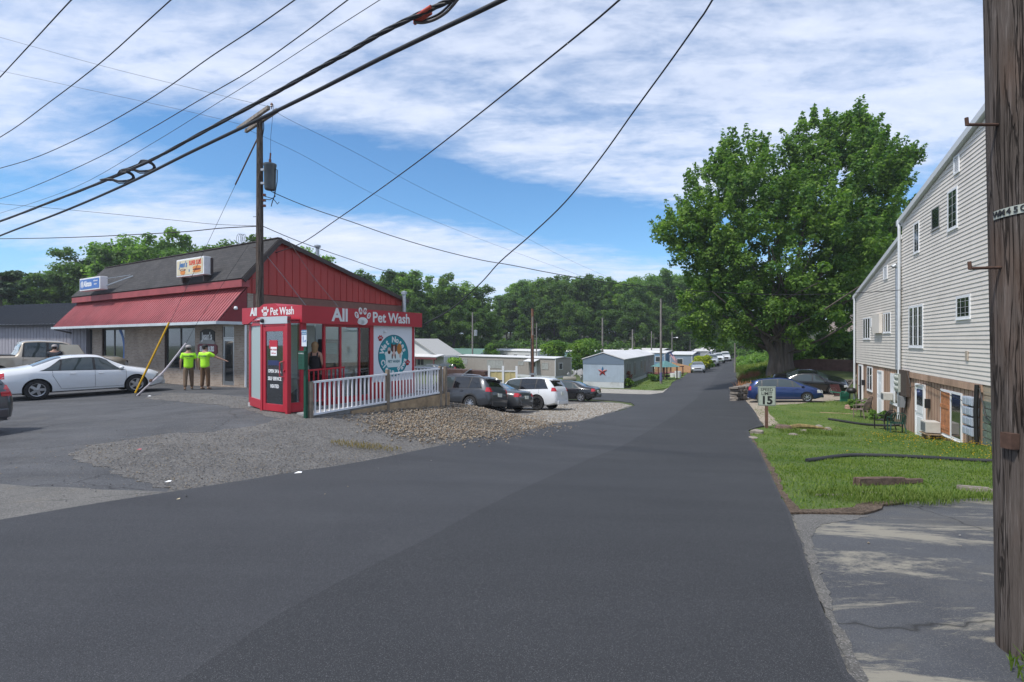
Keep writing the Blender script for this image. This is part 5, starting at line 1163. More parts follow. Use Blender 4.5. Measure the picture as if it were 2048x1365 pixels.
    for s_ in (1, -1):
        tr = MB(); side_panel(tr, w0 - .012, w1 + .014, wt0 - .008, wt1 + .008, .004, s_, .012, .066, nc=20); tr.build('window_trim', M_black, body, fix=False)
        for i, (b_, t_) in enumerate(p['win']):
            g_ = MB(); side_panel(g_, b_[0], b_[1], t_[0], t_[1], .009, s_); g_.build('side_window', (glass2 or M_carglass) if i < len(p['win']) - (2 if kind == 'hatch' else 1) else M_carglass, root, smooth=60, fix=False)
    # windscreen and rear window
    def top_panel(nm, t0, t1, off, ml, par, nx_=8, ny_=10):
        g_ = MB(); i0 = 0; rnk = [t0 + (t1 - t0) * i / nx_ for i in range(nx_ + 1)]
        for t in rnk:
            h = sec(t); yt = h[9][0]; slope = (top(t + .01) - top(t - .01)) / (.02 * L_); nn = Vector((-slope, 0, 1)).normalized() * off
            for j in range(ny_ + 1):
                y = (-1 + 2 * j / ny_) * (yt - .005); z = float(np.interp(abs(y), [h[12][0], h[11][0], h[10][0], h[9][0]], [h[12][1], h[11][1], h[10][1], h[9][1]]))
                g_.v.append((X(t) + nn.x, y, z + nn.z))
        for i in range(nx_):
            for j in range(ny_):
                a_ = i * (ny_ + 1) + j; g_.f.append((a_, a_ + 1, a_ + ny_ + 2, a_ + ny_ + 1)); g_.m.append(0)
        return g_.build(nm, ml, par, smooth=60, fix=False)
    top_panel('windscreen', p['ws'][0], p['ws'][1], .008, M_carglass, root)
    top_panel('rear_window', p['rw'][0], p['rw'][1], .008, glass2 or M_carglass, root)
    # lamps: wrap patches
    def lamp(nm, t0, t1, z0, z1, ml, s_, yin):
        g_ = MB(); nc = 8; end = 0 if t0 < .5 else 1
        tt = np.linspace(t0, t1, nc + 1); i0 = 0
        for t in tt:
            for z in (z0, (z0 + z1) / 2, z1):
                zz = min(z, top(t) - .03); g_.v.append((X(t), s_ * (half(X(t), zz) + .008), zz))
        for i in range(nc):
            for j in range(2): a_ = i * 3 + j; g_.f.append((a_, a_ + 3, a_ + 4, a_ + 1)); g_.m.append(0)
        i1 = len(g_.v); tl_ = np.linspace(0, .12, 61); tops_ = [top(t) for t in tl_]
        for z in np.linspace(z0 + .01, z1, 4):
            tz_ = next((t for t, q_ in zip(tl_, tops_) if q_ > z + .03), .05); x_ = X(tz_) - .014; ye = half(X(tz_) + .01, min(z, top(tz_) - .04)) + .004
            for y in np.linspace(min(yin, ye - .05), ye, 4): g_.v.append((x_, s_ * y, z))
        for i in range(3):
            for j in range(3): a_ = i1 + i * 4 + j; g_.f.append((a_, a_ + 1, a_ + 5, a_ + 4)); g_.m.append(0)
        return g_.build(nm, ml, root, fix=False)
    zt0 = {'sedan': (.74, .93), 'suv': (.98, 1.18), 'hatch': (.80, 1.05), 'truck': (.80, 1.15)}[kind]; zh = {'sedan': (.56, .70), 'suv': (.74, .90), 'hatch': (.56, .74), 'truck': (.78, .98)}[kind]
    for s_ in (1, -1):
        lamp('tail_lamp', .004, .055 if kind != 'truck' else .02, zt0[0] * sh, zt0[1] * sh, M_tail, s_, Wh * .52 if kind != 'truck' else Wh * .72)
        g_ = MB(); nc = 8
        for t in np.linspace(.93 if kind != 'truck' else .965, .995, nc + 1):
            for z in np.linspace(zh[0] * sh, zh[1] * sh, 3):
                zz = min(z, top(t) - .035); g_.v.append((X(t) + .006, s_ * (half(X(t), zz) + .008), zz))
        for i in range(nc):
            for j in range(2): a_ = i * 3 + j; g_.f.append((a_, a_ + 3, a_ + 4, a_ + 1)); g_.m.append(0)
        yo = half(X(.997), zh[0] * sh)
        g_.box(X(1) - .03, X(1) + .014, min(s_ * Wh * .48, s_ * yo), max(s_ * Wh * .48, s_ * yo), zh[0] * sh - .04, zh[1] * sh - .06)
        g_.build('head_lamp', M_head, root, fix=False)
        # mirror
        tm = p['ws'][1] - .035; xm = X(tm); zm = belt(tm) + .09
        MB().lathe([(0, 0), (.05, .01), (.075, .05), (.075, .10), (.03, .15), (0, .16)], 10, Matrix.Translation((xm, s_ * (half(xm, zm) + .02), zm)) @ Matrix.Rotation(R(-90 * s_), 4, 'X') @ Matrix.Diagonal((1.1, .8, 1, 1))).build('mirror', pm if kind != 'truck' else M_black, root, smooth=50)
        # door seams and handles
        sm_ = MB(); 
        seams = [p['win'][-1][0][0] - .006, p['win'][-1][0][1] + .015] + ([p['win'][0][0][0] + (.06 if kind == 'sedan' else .10)] if kind != 'truck' else [p['win'][0][0][0] - .005])
        for t in seams:
            pts = []
            for z in np.linspace(p['cl'] + .12, belt(t) + .02, 9):
                tt = t + (.0 if t > .3 or kind == 'truck' else .05 * max(0, 1 - (z - p['cl'] - .1) / .5)); pts.append((X(tt), s_ * (half(X(tt), z) + .0005), z))
            sm_.tube(pts, .005, 5)
        ts_ = np.linspace(seams[2] + (.0 if kind == 'truck' else .05), seams[1], 14); sm_.tube([(X(t), s_ * (half(X(t), p['cl'] + .12) + .0005), p['cl'] + .12) for t in ts_], .005, 5)
        sm_.build('door_seam', M_black, body)
        if handles:
            for b_ in (seams[0] + .02, seams[0] - .145 if kind != 'hatch' else seams[0] - .15):
                zz = belt(b_) - .10; MB().box(X(b_), X(b_) + .17, s_ * half(X(b_), zz) - .01, s_ * half(X(b_), zz) + .03 * s_, zz - .014, zz + .014).build('door_handle', pm, root, bevel=.006)
        if clad:
            g_ = MB()
            for x in (xf, xr):
                for i in range(14):
                    a0 = R(-8 + i * 14); a1 = R(-8 + (i + 1) * 14)
                    def pz(a_, rr): 
                        xx = x + rr * math.cos(a_); z_ = wr_ + rr * math.sin(a_); return (xx, s_ * (half(xx, z_) + .012), z_)
                    g_.face([pz(a0, wr_ * 1.14), pz(a1, wr_ * 1.14), pz(a1, wr_ * 1.14 + .06), pz(a0, wr_ * 1.14 + .06)])
            xs2 = np.linspace(xr + wr_ * 1.15, xf - wr_ * 1.15, 8)
            for a_, b_ in zip(xs2, xs2[1:]):
                f_ = lambda x, z: (x, s_ * (half(x, z) + .012), z)
                g_.face([f_(a_, p['cl'] + .03), f_(b_, p['cl'] + .03), f_(b_, p['cl'] + .16), f_(a_, p['cl'] + .16)])
            g_.build('wheel_arch_trim', cladm or M_clad, root, fix=False)
        if rails:
            pts = [(X(t), s_ * (sec(t)[9][0] + .01), top(t) + (.0 if t in (.12, .60) else .045)) for t in (.12, .16, .25, .35, .45, .55, .60)]
            MB().tube(pts, .016, 8).build('roof_rail', M_chrome, root)
    # ends
    zbmp = .42 if kind != 'truck' else .55
    e_ = MB(); w_ = Wh * plan(0) - .06
    e_.box(X(0) - .05, X(0) + .1, -w_, w_, zbmp - .10, zbmp + (.10 if kind != 'truck' else .12)); e_.build('rear_bumper', (cladm or M_clad) if (clad or kind == 'truck') else pm, root, bevel=.03)
    zp = {'sedan': .72, 'suv': .86, 'hatch': .72, 'truck': .98}[kind] * sh
    MB().box(X(0) - .02, X(0) + .02, -.16, .16, zp - .08, zp + .08).build('licence_plate', M_plate, root)
    e_ = MB(); w_ = Wh * plan(1) - .05
    e_.box(X(1) - .1, X(1) + .05, -w_, w_, zbmp - .16, zbmp + .02); e_.build('front_bumper', pm if kind != 'truck' else M_chrome, root, bevel=.03)
    zg = {'sedan': (.47, .62), 'suv': (.62, .86), 'hatch': (.5, .62), 'truck': (.68, 1.02)}[kind]
    MB().box(X(1) - .05, X(1) + .02, -Wh * .44, Wh * .44, zg[0] * sh, zg[1] * sh).build('grille', M_black, root, bevel=.01)
    if kind == 'truck':
        MB().box(X(1) + .02, X(1) + .03, -Wh * .44, Wh * .44, .83 * sh, .87 * sh).box(X(1) + .02, X(1) + .031, -.03, .03, .68 * sh, 1.02 * sh).build('grille_bar', M_chrome, root)
        MB().box(X(.025), X(.305), -Wh * .80, Wh * .80, 1.235, 1.262).build('bed_cover', M_clad, root)
    else:
        if kind == 'suv' or kind == 'hatch':
            MB().box(X(.06), X(.105), -p['wr'] * .88, p['wr'] * .88, top(.09) - .02, top(.10) + .02).build('spoiler', pm, root, bevel=.012)
        MB().tube([(X(0) - .02, -.55, .30), (X(0) + .2, -.55, .30)], .035, 10).build('exhaust', M_chrome, root)
    return root
def lp(x, y, off=.025): return (x, y, T(x, y) + off)
def place(kind, wx, wy, hd, side, rear=True, L=None):
    """centre of a car whose near wheel (rear or front, on the given side: +1 left, -1 right) stands at wx,wy"""
    p = PROF[kind]; L_ = L or p['L']; xf = L_ / 2 - p['fo']; xr = xf - p['wb'] * (L_ / p['L']); lx = xr if rear else xf; ly = side * (p['W'] / 2 - .1)
    c, s = math.cos(hd), math.sin(hd); return (wx - (c * lx - s * ly), wy - (s * lx + c * ly))
def settle(o, wb, W):   # pitch and roll onto the terrain
    x, y = o.location.x, o.location.y; hd = o.rotation_euler.z; c, s = math.cos(hd), math.sin(hd)
    zf = T(x + c * wb / 2, y + s * wb / 2); zr_ = T(x - c * wb / 2, y - s * wb / 2); zl = T(x - s * W / 2, y + c * W / 2); zr2 = T(x + s * W / 2, y - c * W / 2)
    o.rotation_euler = (math.atan2(zl - zr2, W), -math.atan2(zf - zr_, wb), hd); o.location.z = (zf + zr_ + zl + zr2) / 4 + o.get('lift', .025)
    if 'lift' in o: del o['lift']
def car(kind, label, wx, wy, deg, side, rear, pm, lift=.0, wheel=True, **kw):
    hd = R(deg); L_ = kw.get('L'); c = place(kind, wx, wy, hd, side, rear, L_) if wheel else (wx, wy)
    nm = {'truck': 'pickup_truck', 'suv': 'suv', 'sedan': 'parked_car', 'hatch': 'parked_car'}[kind]
    o = make_car(nm, label, kind, (c[0], c[1], 0), hd, pm, **kw); o['lift'] = lift; settle(o, PROF[kind]['wb'], PROF[kind]['W']); return o
Pw = paint('white', (.62, .64, .66), 0, .3); Pg = paint('gunmetal', (.045, .05, .058), .5); Pg2 = paint('mid_grey', (.075, .08, .088), .5)
Pbk = paint('black', (.008, .009, .011), .2, .25); Pbl = paint('deep_blue', (.006, .026, .115), .4); Pbg = paint('beige', (.38, .33, .26), .4); Psv = paint('silver', (.42, .44, .46), .6)
GRP = 'vehicles parked around the shops and along the road'
# white sedan on the lot (right side toward us)
car('sedan', 'white sedan parked in front of the shop behind the yellow guy wire guard', -16.0, 17.25, 50.7, -1, True, Pw, -.005, spokes=5)
pk = car('truck', 'beige crew cab pickup with an open door behind the white sedan', -20.9, 23.0, 50, -1, True, Pbg, -.005, wheel=False, spokes=6, L=5.7)
dm = MB().solid([(0, 0, .55), (.9, -.62, .55), (.9, -.62, 1.2), (0, 0, 1.2), (.06, -.02, 1.75), (.62, -.42, 1.75)], [(0, 1, 2, 3), (3, 2, 5, 4)]); 
od = dm.build('open_door', Pbg, pk); od.location = (.2, -1.0, 0)
sol = od.modifiers.new('s', 'SOLIDIFY'); sol.thickness = .06
car('hatch', 'dark grey car with red tail lamp cut off by the left edge of the photo', -12.6, 10.2, 174, 1, True, Pg2, -.01, wheel=False, L=4.4, H=1.44, r=.33)
U_ = math.degrees(math.atan2(.525, -.851))
car('suv', 'dark grey suv with silver roof rails beside the ramp', -1.9, 23.0, U_, 1, True, Pg, .0, H=1.66, L=4.62, r=.36, spokes=10, glass2=M_priv, clad=True, rails=True)
car('sedan', 'grey sedan parked between the dark grey and the white suv', -.53, 24.9, U_, 1, True, Pg2, .0, L=4.6, r=.33, spokes=10)
car('suv', 'white suv with black wheels between the grey and black sedans', 1.35, 27.2, U_, 1, True, Pw, .0, H=1.76, L=4.82, r=.40, spokes=7, rimm=M_rimd, glass2=M_priv, clad=True, cladm=Pw)
car('sedan', 'black sedan at the end of the row nearest the side road', 4.85, 36.0, U_ + 4, 1, True, Pbk, .0, L=4.7, r=.33)
car('hatch', 'bright blue hatchback behind the speed limit sign', 17.9, 31.0, -28, -1, False, Pbl, .02, spokes=7)
car('sedan', 'black sedan parked behind the blue hatchback', 22.3, 35.6, -28, -1, False, Pbk, .02, spokes=10, L=4.75)
def facing(px, Y, deg, kind, label, pm, **kw):
    x = (px - 1024) / F * Y; return car(kind, label, x, Y, deg, 1, True, pm, .03, wheel=False, **kw)
facing(1396, 68, -110, 'sedan', 'silver sedan parked on the far road facing us beside the yellow bush', Psv)
facing(1424.5, 85, -109, 'truck', 'silver pickup on the far road, nearer of the two facing us', Psv, H=1.9)
facing(1437, 92, -109, 'truck', 'white pickup half hidden right behind the silver pickup', Pw, H=1.9)
facing(1450.5, 111, -108, 'truck', 'white pickup farthest up the road facing us', Pw, H=1.95)
x = (862 - 1024) / F * 72; car('sedan', 'dark sedan parked far off by the small white house', x, 72, 155, 1, True, Pg, .0, wheel=False)
x = (890 - 1024) / F * 74; car('hatch', 'small black car with red tail lamps beside the green bush', x, 74, 160, 1, True, Pbk, .0, wheel=False)
x = (1697 - 1024) / F * 62; oc = car('sedan', 'silver car glimpsed between the leaves and the side porch', x, 62, 170, 1, True, Psv, .0, wheel=False, lowpoly=True)

# ================================================================ PEOPLE
M_skin = mat('skin', (.42, .24, .17), .6); M_hv = mat('hi_vis_shirt', (.42, .85, .03), .7, nscale=8, namt=.12); M_khaki = mat('khaki_trousers', (.17, .115, .075), .9, nscale=6, namt=.2); M_brownp = mat('brown_trousers', (.13, .075, .04), .9, nscale=6, namt=.2)
M_boot = mat('tan_boots', (.20, .13, .08), .8); M_hairb = mat('dark_hair', (.02, .015, .012), .7); M_hairbl = mat('blonde_hair', (.30, .19, .09), .6); M_capg = mat('pale_cap', (.36, .33, .32), .8); M_capb = mat('black_cap', (.015, .015, .015), .8); M_tank = mat('black_tank_top', (.01, .01, .012), .8)
def skin_mesh(name, chains, root_i, mat_, parent, sub=2):
    """chains: lists of (xyz, r) ; shared points merge"""
    vs = []; rs = []; es = []; key = {}
    def vi(pt, r):
        k = tuple(round(c, 4) for c in pt)
        if k not in key: key[k] = len(vs); vs.append(pt); rs.append(r)
        return key[k]
    for ch in chains:
        ids = [vi(pt, r) for pt, r in ch]
        for a_, b_ in zip(ids, ids[1:]):
            if (a_, b_) not in es and (b_, a_) not in es: es.append((a_, b_))
    me = bpy.data.meshes.new(name); me.from_pydata(vs, es, []); ob = bpy.data.objects.new('tmp', me); COL.objects.link(ob)
    md = ob.modifiers.new('s', 'SKIN'); sk = me.skin_vertices[0].data if me.skin_vertices else None
    if sk is None:
        bpy.context.view_layer.objects.active = ob; bpy.ops.object.select_all(action='DESELECT'); ob.select_set(True)
        bpy.ops.mesh.customdata_skin_add(); sk = me.skin_vertices[0].data
    for i, r in enumerate(rs):
        rr = r if isinstance(r, tuple) else (r, r); sk[i].radius = rr; sk[i].use_root = (i == root_i)
    md.use_smooth_shade = True; s2 = ob.modifiers.new('u', 'SUBSURF'); s2.levels = sub; s2.render_levels = sub
    dg = bpy.context.evaluated_depsgraph_get(); m2 = bpy.data.meshes.new_from_object(ob.evaluated_get(dg)); bpy.data.objects.remove(ob)
    m2.name = name; m2.materials.clear(); m2.materials.append(mat_); m2.polygons.foreach_set('material_index', [0] * len(m2.polygons)); m2.shade_smooth()
    return link_mesh(name, m2, parent)
def person(label, loc, rz, h, shirt, legs, feet, hairm, cap=None, arms=None, female=False, sleeve=True, stride=.0, headturn=0):
    """faces local +y. h total height"""
    s = h / 1.78; root = thing('person', label, 'person', loc, rz, None)
    P = lambda x, y, z: (x * s, y * s, z * s)
    sw = .155 if female else .185; r = lambda v: (v * s, v * s)
    pel = (P(0, 0, .98), r(.125)); wa = (P(0, .0, 1.12), (.13 * s, .10 * s)); chs = (P(0, 0, 1.30), (.155 * s, .11 * s)); nb = (P(0, 0, 1.47), r(.085)); nk = (P(0, .0, 1.55), r(.055)); hd0 = (P(0, .015, 1.62), r(.075)); hd1 = (P(0, .01, 1.71), r(.085))
    ch = [[pel, wa, chs, nb, nk, hd0, hd1]]
    limbs = {}
    for sd_, (el_, wr_) in zip((-1, 1), arms or [((-.25, -.02, 1.16), (-.27, .06, .92)), ((.25, -.02, 1.16), (.27, .06, .92))]):
        sh_ = (P(sd_ * sw, 0, 1.43), r(.062)); el = (P(*el_), r(.042)); wr = (P(*wr_), r(.028)); d_ = (Vector(wr_) - Vector(el_)).normalized(); pa = Vector(wr_) + d_ * .07
        ch.append([nb, sh_, el, wr, (P(*pa), r(.033))]); limbs[sd_] = (sh_, el, wr)
        fwd = Vector((0, 1, 0)) if abs(d_.y) < .8 else Vector((0, 0, 1)); lat = fwd
        for k, (o_, ln_) in enumerate(((-.03, .065), (-.01, .075), (.01, .072), (.03, .055))):
            b_ = pa + lat * o_ + d_ * .03; m_ = b_ + d_ * ln_ * .5 + Vector((-sd_ * .006, 0, 0)); t_ = b_ + d_ * ln_ + Vector((-sd_ * .02, 0, 0))
            ch.append([(P(*pa), r(.033)), (P(*b_), r(.010)), (P(*m_), r(.009)), (P(*t_), r(.007))])
        th_ = pa - d_ * .04 + lat * .04; ch.append([(P(*pa), r(.033)), (P(*th_), r(.011)), (P(*(th_ + d_ * .04 + lat * .012)), r(.009))])
    lg = {}
    for sd_ in (-1, 1):
        f_ = sd_ * stride; hp = (P(sd_ * .09, 0, .92), r(.095)); kn = (P(sd_ * .105, f_ * .5 + .02, .50), r(.058)); an = (P(sd_ * .115, f_, .10), r(.040)); toe = (P(sd_ * .13, f_ + .13, .035), r(.032))
        ch.append([pel, hp, kn, an, toe]); lg[sd_] = (hp, kn, an, toe)
    body = skin_mesh('body', ch, 0, M_skin, root)
    face = MB(); fy_ = .09
    hd = Matrix.Translation(P(0, .01, 1.66)) @ Matrix.Rotation(headturn, 4, 'Z')
    def ell(mb, c, rr, n=10):
        prof = [(rr[0] * math.sin(math.pi * i / n), -rr[2] * math.cos(math.pi * i / n)) for i in range(n + 1)]
        mb.lathe([(max(1e-6, a_) if 0 < i < n else 0, b_) for i, (a_, b_) in enumerate(prof)], 14, hd @ Matrix.Translation(c) @ Matrix.Diagonal((1, rr[1] / rr[0], 1, 1)))
    ell(face, (0, .082 * s, -.01 * s), (.013 * s, .02 * s, .02 * s)); ell(face, (.084 * s, 0, -.005 * s), (.012 * s, .02 * s, .03 * s)); ell(face, (-.084 * s, 0, -.005 * s), (.012 * s, .02 * s, .03 * s)); face.build('nose_and_ears', M_skin, body, smooth=60)
    ey = MB(); ell(ey, (.03 * s, .075 * s, .02 * s), (.009 * s, .008 * s, .007 * s)); ell(ey, (-.03 * s, .075 * s, .02 * s), (.009 * s, .008 * s, .007 * s)); ey.build('eyes', M_hairb, body)
    mo = MB(); ell(mo, (0, .078 * s, -.05 * s), (.022 * s, .008 * s, .006 * s)); mo.build('mouth', mat('lips', (.3, .1, .08), .5), body)
    g = 1.20
    def fat(v, add): return (v[0], (v[1][0] + add * s, v[1][1] + add * s))
    sh_ch = [[(P(0, 0, .84), (.175 * s, .15 * s)), (P(0, 0, .96), (.185 * s, .155 * s)), (P(0, 0, 1.12), (.18 * s, .15 * s)), (P(0, 0, 1.30), (.20 * s, .15 * s)), (P(0, 0, 1.46), (.115 * s, .105 * s))]]
    if sleeve:
        for sd_ in (-1, 1):
            a_, b_, _ = limbs[sd_]; m_ = Vector(a_[0]).lerp(Vector(b_[0]), .78); sh_ch.append([(P(0, 0, 1.46), (.11 * s, .10 * s)), (a_[0], (.085 * s, .085 * s)), (tuple(m_), (.07 * s, .07 * s))])
    if not female: skin_mesh('shirt', sh_ch, 0, shirt, root)
    else:
      for sd_ in (-1, 1): MB().tube([P(sd_ * .075, -.115, 1.34), P(sd_ * .08, -.085, 1.46), P(sd_ * .08, -.0, 1.505), P(sd_ * .075, .085, 1.44)], .022 * s, 6).build('shoulder_strap', shirt, root)
      skin_mesh('tank_top', [[(P(0, 0, .84), (.18 * s, .155 * s)), (P(0, 0, .95), (.175 * s, .15 * s)), (P(0, 0, 1.10), (.155 * s, .135 * s)), (P(0, 0, 1.30), (.175 * s, .14 * s)), (P(0, -.01, 1.45), (.13 * s, .10 * s))]], 0, shirt, root)
    tr = [[(P(0, 0, 1.06), (.15 * s, .13 * s)), (P(0, 0, .94), (.165 * s, .14 * s))]]
    for sd_ in (-1, 1):
        hp, kn, an, toe = lg[sd_]; a2 = (an[0][0], an[0][1], an[0][2] + .0)
        tr.append([(P(0, 0, .94), (.165 * s, .14 * s)), (hp[0], (.11 * s, .11 * s)), (kn[0], (.082 * s, .082 * s)), (a2, (.068 * s, .068 * s))])
    skin_mesh('trousers', tr, 0, legs, root)
    for sd_ in (-1, 1):
        an, toe = lg[sd_][2], lg[sd_][3]; x_, y_ = an[0][0], an[0][1]
        skin_mesh('boot', [[((x_, y_ - .03 * s, .10 * s), (.05 * s, .05 * s)), ((x_, y_ - .02 * s, .045 * s), (.05 * s, .045 * s)), ((x_ + sd_ * .01 * s, y_ + .10 * s, .042 * s), (.045 * s, .038 * s)), ((x_ + sd_ * .015 * s, y_ + .17 * s, .035 * s), (.038 * s, .03 * s))]], 0, feet, root, 1)
    hr = MB(); 
    if female:
        ell(hr, (0, -.012 * s, .012 * s), (.100 * s, .104 * s, .125 * s)); o = hr.build('hair', hairm, root, smooth=60)
        hb = MB(); ell(hb, (.0, -.055 * s, -.07 * s), (.082 * s, .052 * s, .15 * s)); hb.build('hair_back', hairm, o, smooth=60)
    else:
        ell(hr, (0, -.014 * s, .018 * s), (.090 * s, .094 * s, .098 * s)); hr.build('hair', hairm, root, smooth=60)
    if cap:
        c_ = MB(); M2 = hd @ Matrix.Translation((0, -.005 * s, .045 * s))
        c_.lathe([(.103 * s, -.005 * s), (.105 * s, .02 * s), (.095 * s, .06 * s), (.06 * s, .09 * s), (0, .098 * s)], 18, M2)
        c_.prism([(-.085 * s, .05 * s), (.085 * s, .05 * s), (.07 * s, .15 * s), (0, .185 * s), (-.07 * s, .15 * s)], lambda u, v, t: tuple(M2 @ Vector((u, v, t))), -.004 * s, .010 * s)
        c_.build('cap', cap, root, smooth=40)
    return root
def stand(px, Y, label, rz, h, *a_, **k_):
    x = (px - 1024) / F * Y; return person(label, (x, Y, T(x, Y) - .012), rz, h, *a_, **k_)
a1 = stand(377, 20.3, 'worker in hi vis shirt, khaki trousers and pale cap by the sub shop sign', R(32), 1.76, M_hv, M_khaki, M_boot, M_hairb, cap=M_capg, stride=.13, headturn=R(-8), arms=[((-.26, .0, 1.17), (-.27, .08, .93)), ((.27, .02, 1.17), (.29, .08, .92))])
a2 = stand(410, 20.35, 'worker in hi vis shirt, brown trousers and black cap reaching for the shop door', R(-8), 1.78, M_hv, M_brownp, M_boot, M_hairb, cap=M_capb, stride=.03, headturn=R(-30), arms=[((-.27, -.02, 1.17), (-.30, .04, .93)), ((.38, .16, 1.28), (.60, .32, 1.16))])
for o_, a_ in ((a1, 0), (a2, 0)):
    text_mesh('shirt_lettering', 'POWERS', .085, mat('ink_navy', (.01, .03, .08), .8), o_, face_M((0, -.148, 1.33), (1, 0, 0)), .003, .001)
    text_mesh('shirt_lettering', 'SERVICE', .035, MATS['ink_navy'], o_, face_M((0, -.150, 1.25), (1, 0, 0)), .0, .001)
wl_ = ux(-.42, .52); wy = wl_.y; wx = (630 - 1024) / F * wy
person('blonde woman in a black tank top standing inside the pet wash booth', (wx, wy, .0), R(10), 1.60, M_tank, mat('black_trousers', (.012, .012, .013), .9), M_boot, M_hairbl, female=True, sleeve=False, arms=[((-.20, .06, 1.18), (-.14, .26, 1.10)), ((.21, -.01, 1.16), (.22, .10, .95))])
# driver leaning in the pickup
dx_ = pk.matrix_basis @ Vector((.2, -.25, .62)) if False else None
dloc = Vector(pk.location) + Vector((math.cos(R(50)) * .1 + math.sin(R(50)) * 1.12, math.sin(R(50)) * .1 - math.cos(R(50)) * 1.12, 0))
person('driver in a dark shirt and pale cap standing at the open pickup door', (dloc.x, dloc.y, T(dloc.x, dloc.y) - .01), R(30), 1.72, mat('dark_tee', (.03, .035, .045), .9), M_khaki, M_boot, M_hairb, cap=M_capg, arms=[((-.26, .12, 1.2), (-.18, .34, 1.28)), ((.27, .10, 1.22), (.32, .30, 1.36))])
# ================================================================ POLES AND CABLES
M_pole = bpy.data.materials.new('weathered_pole_wood'); M_pole.use_nodes = True
t = M_pole.node_tree; b = t.nodes['Principled BSDF']; tcn = N(t, 'ShaderNodeTexCoord'); vo_ = tcn.outputs['Object']
f1 = noise(t, mapping(t, vo_, (1, 1, .05)), 38, 8, .7, .6); f2 = noise(t, mapping(t, vo_, (1, 1, .35)), 3.0, 5, .6); f3 = noise(t, mapping(t, vo_, (1, 1, .035)), 26, 4, .55, .6)
vk = N(t, 'ShaderNodeTexVoronoi'); vk.inputs['Scale'].default_value = 7; t.links.new(mapping(t, vo_, (1, 1, .55)), vk.inputs['Vector'])
c = ramp(t, f1, [(.34, (.028, .023, .021)), (.46, (.10, .082, .07)), (.56, (.12, .10, .088)), (.74, (.23, .20, .18))])
c = mixc(t, ramp(t, f2, [(.5, 0.0), (.75, .45)]), c, (.17, .095, .06))
c = mixc(t, ramp(t, f3, [(.44, 0.0), (.47, .85), (.50, 0.0)]), c, (.015, .012, .01))
c = mixc(t, ramp(t, vk.outputs['Distance'], [(.0, .85), (.07, 0.0)]), c, (.012, .01, .008))
t.links.new(c, b.inputs['Base Color']); b.inputs['Roughness'].default_value = .95; b.inputs['Specular IOR Level'].default_value = .15
hsum = math_(t, 'ADD', math_(t, 'MULTIPLY', f1, 1.0), ramp(t, f3, [(.44, 0.0), (.47, -1.0), (.50, 0.0)]))
hs_ = math_(t, 'SUBTRACT', f1, ramp(t, f3, [(.44, 0.0), (.47, 1.0), (.50, 0.0)]))
bp = N(t, 'ShaderNodeBump'); bp.inputs['Strength'].default_value = .9; bp.inputs['Distance'].default_value = .02; t.links.new(hs_, bp.inputs['Height']); t.links.new(bp.outputs[0], b.inputs['Normal'])
M_cable = mat('cable_black', (.015, .016, .02), .55); M_ins = mat('brown_insulator', (.10, .03, .02), .25); M_gpole = mat('grey_far_pole', (.20, .185, .17), .95, nscale=3, namt=.25)
def pole(label, x, y, z0, z1, r0, r1, lean=(0, 0), ml=None, seg=24, name='utility_pole', group=None):
    r = thing(name, label, 'utility pole', (x, y, z0), 0, group)
    n = 14; mb = MB(); mb.tube([(lean[0] * k / n, lean[1] * k / n, (z1 - z0) * k / n - (.3 if k == 0 else 0)) for k in range(n + 1)], [r0 + (r1 - r0) * k / n for k in range(n + 1)], seg)
    mb.build('shaft', ml or M_pole, r, smooth=40); return r
# near pole at the right edge
np_ = pole('huge weathered utility pole with number tag and step pegs at the right edge', 2.758, 2.66, 0, 10.2, .178, .140, (-.26, 0), seg=48)
def peg(z, l, label=None):
    o_ = MB().tube([(-.21, .0, z), (-.21 - l, -.02, z - .008), ], .008, 8).tube([(-.21 - l + .004, -.02, z - .012), (-.21 - l, -.02, z + .028)], .0085, 8)
    return o_.build('step_peg', M_rust, np_)
zc_ = lambda py, Y=2.6: H - (py - HZ) / F * Y
peg(zc_(240), .205); peg(zc_(532), .19)
tg = MB(); a0, a1 = R(171), R(245); n = 14; zt0_, zt1_ = zc_(414, 2.5) - .022, zc_(414, 2.5) + .022
for i in range(n):
    f_ = lambda a_, z_, rr=.1775: (-.055 + rr * math.cos(a_), rr * math.sin(a_), z_ + (a_ - a0) * .012)
    t0 = a0 + (a1 - a0) * i / n; t1_ = a0 + (a1 - a0) * (i + 1) / n; tg.face([f_(t0, zt0_), f_(t1_, zt0_), f_(t1_, zt1_), f_(t0, zt1_)])
tag_o = tg.build('number_tag', mat('tag_metal', (.42, .44, .38), .5, .3, 60, .15), np_)
for i, ch_ in enumerate("WM45C"):
    a_ = R(178) + i * R(9.2); p_ = Vector((-.055 + .181 * math.cos(a_), .181 * math.sin(a_), (zt0_ + zt1_) / 2 + (a_ - a0) * .012))
    text_mesh('tag_lettering', ch_, .042, M_black, tag_o, face_M(p_, (-math.sin(a_), math.cos(a_), 0.0)), .0012, .001, .9)
MB().box(-.232, -.19, -.07, -.01, 1.07, 1.15).build('bracket', M_rust, np_)
MB().lathe([(.0, .012), (.02, .012), (.035, .004), (.042, .0)], 16, face_M((-.10, -.148, 2.14), (.8, -.6, 0))).build('knot', mat('knot_orange', (.22, .09, .04), .9, nscale=30, namt=.5), np_)
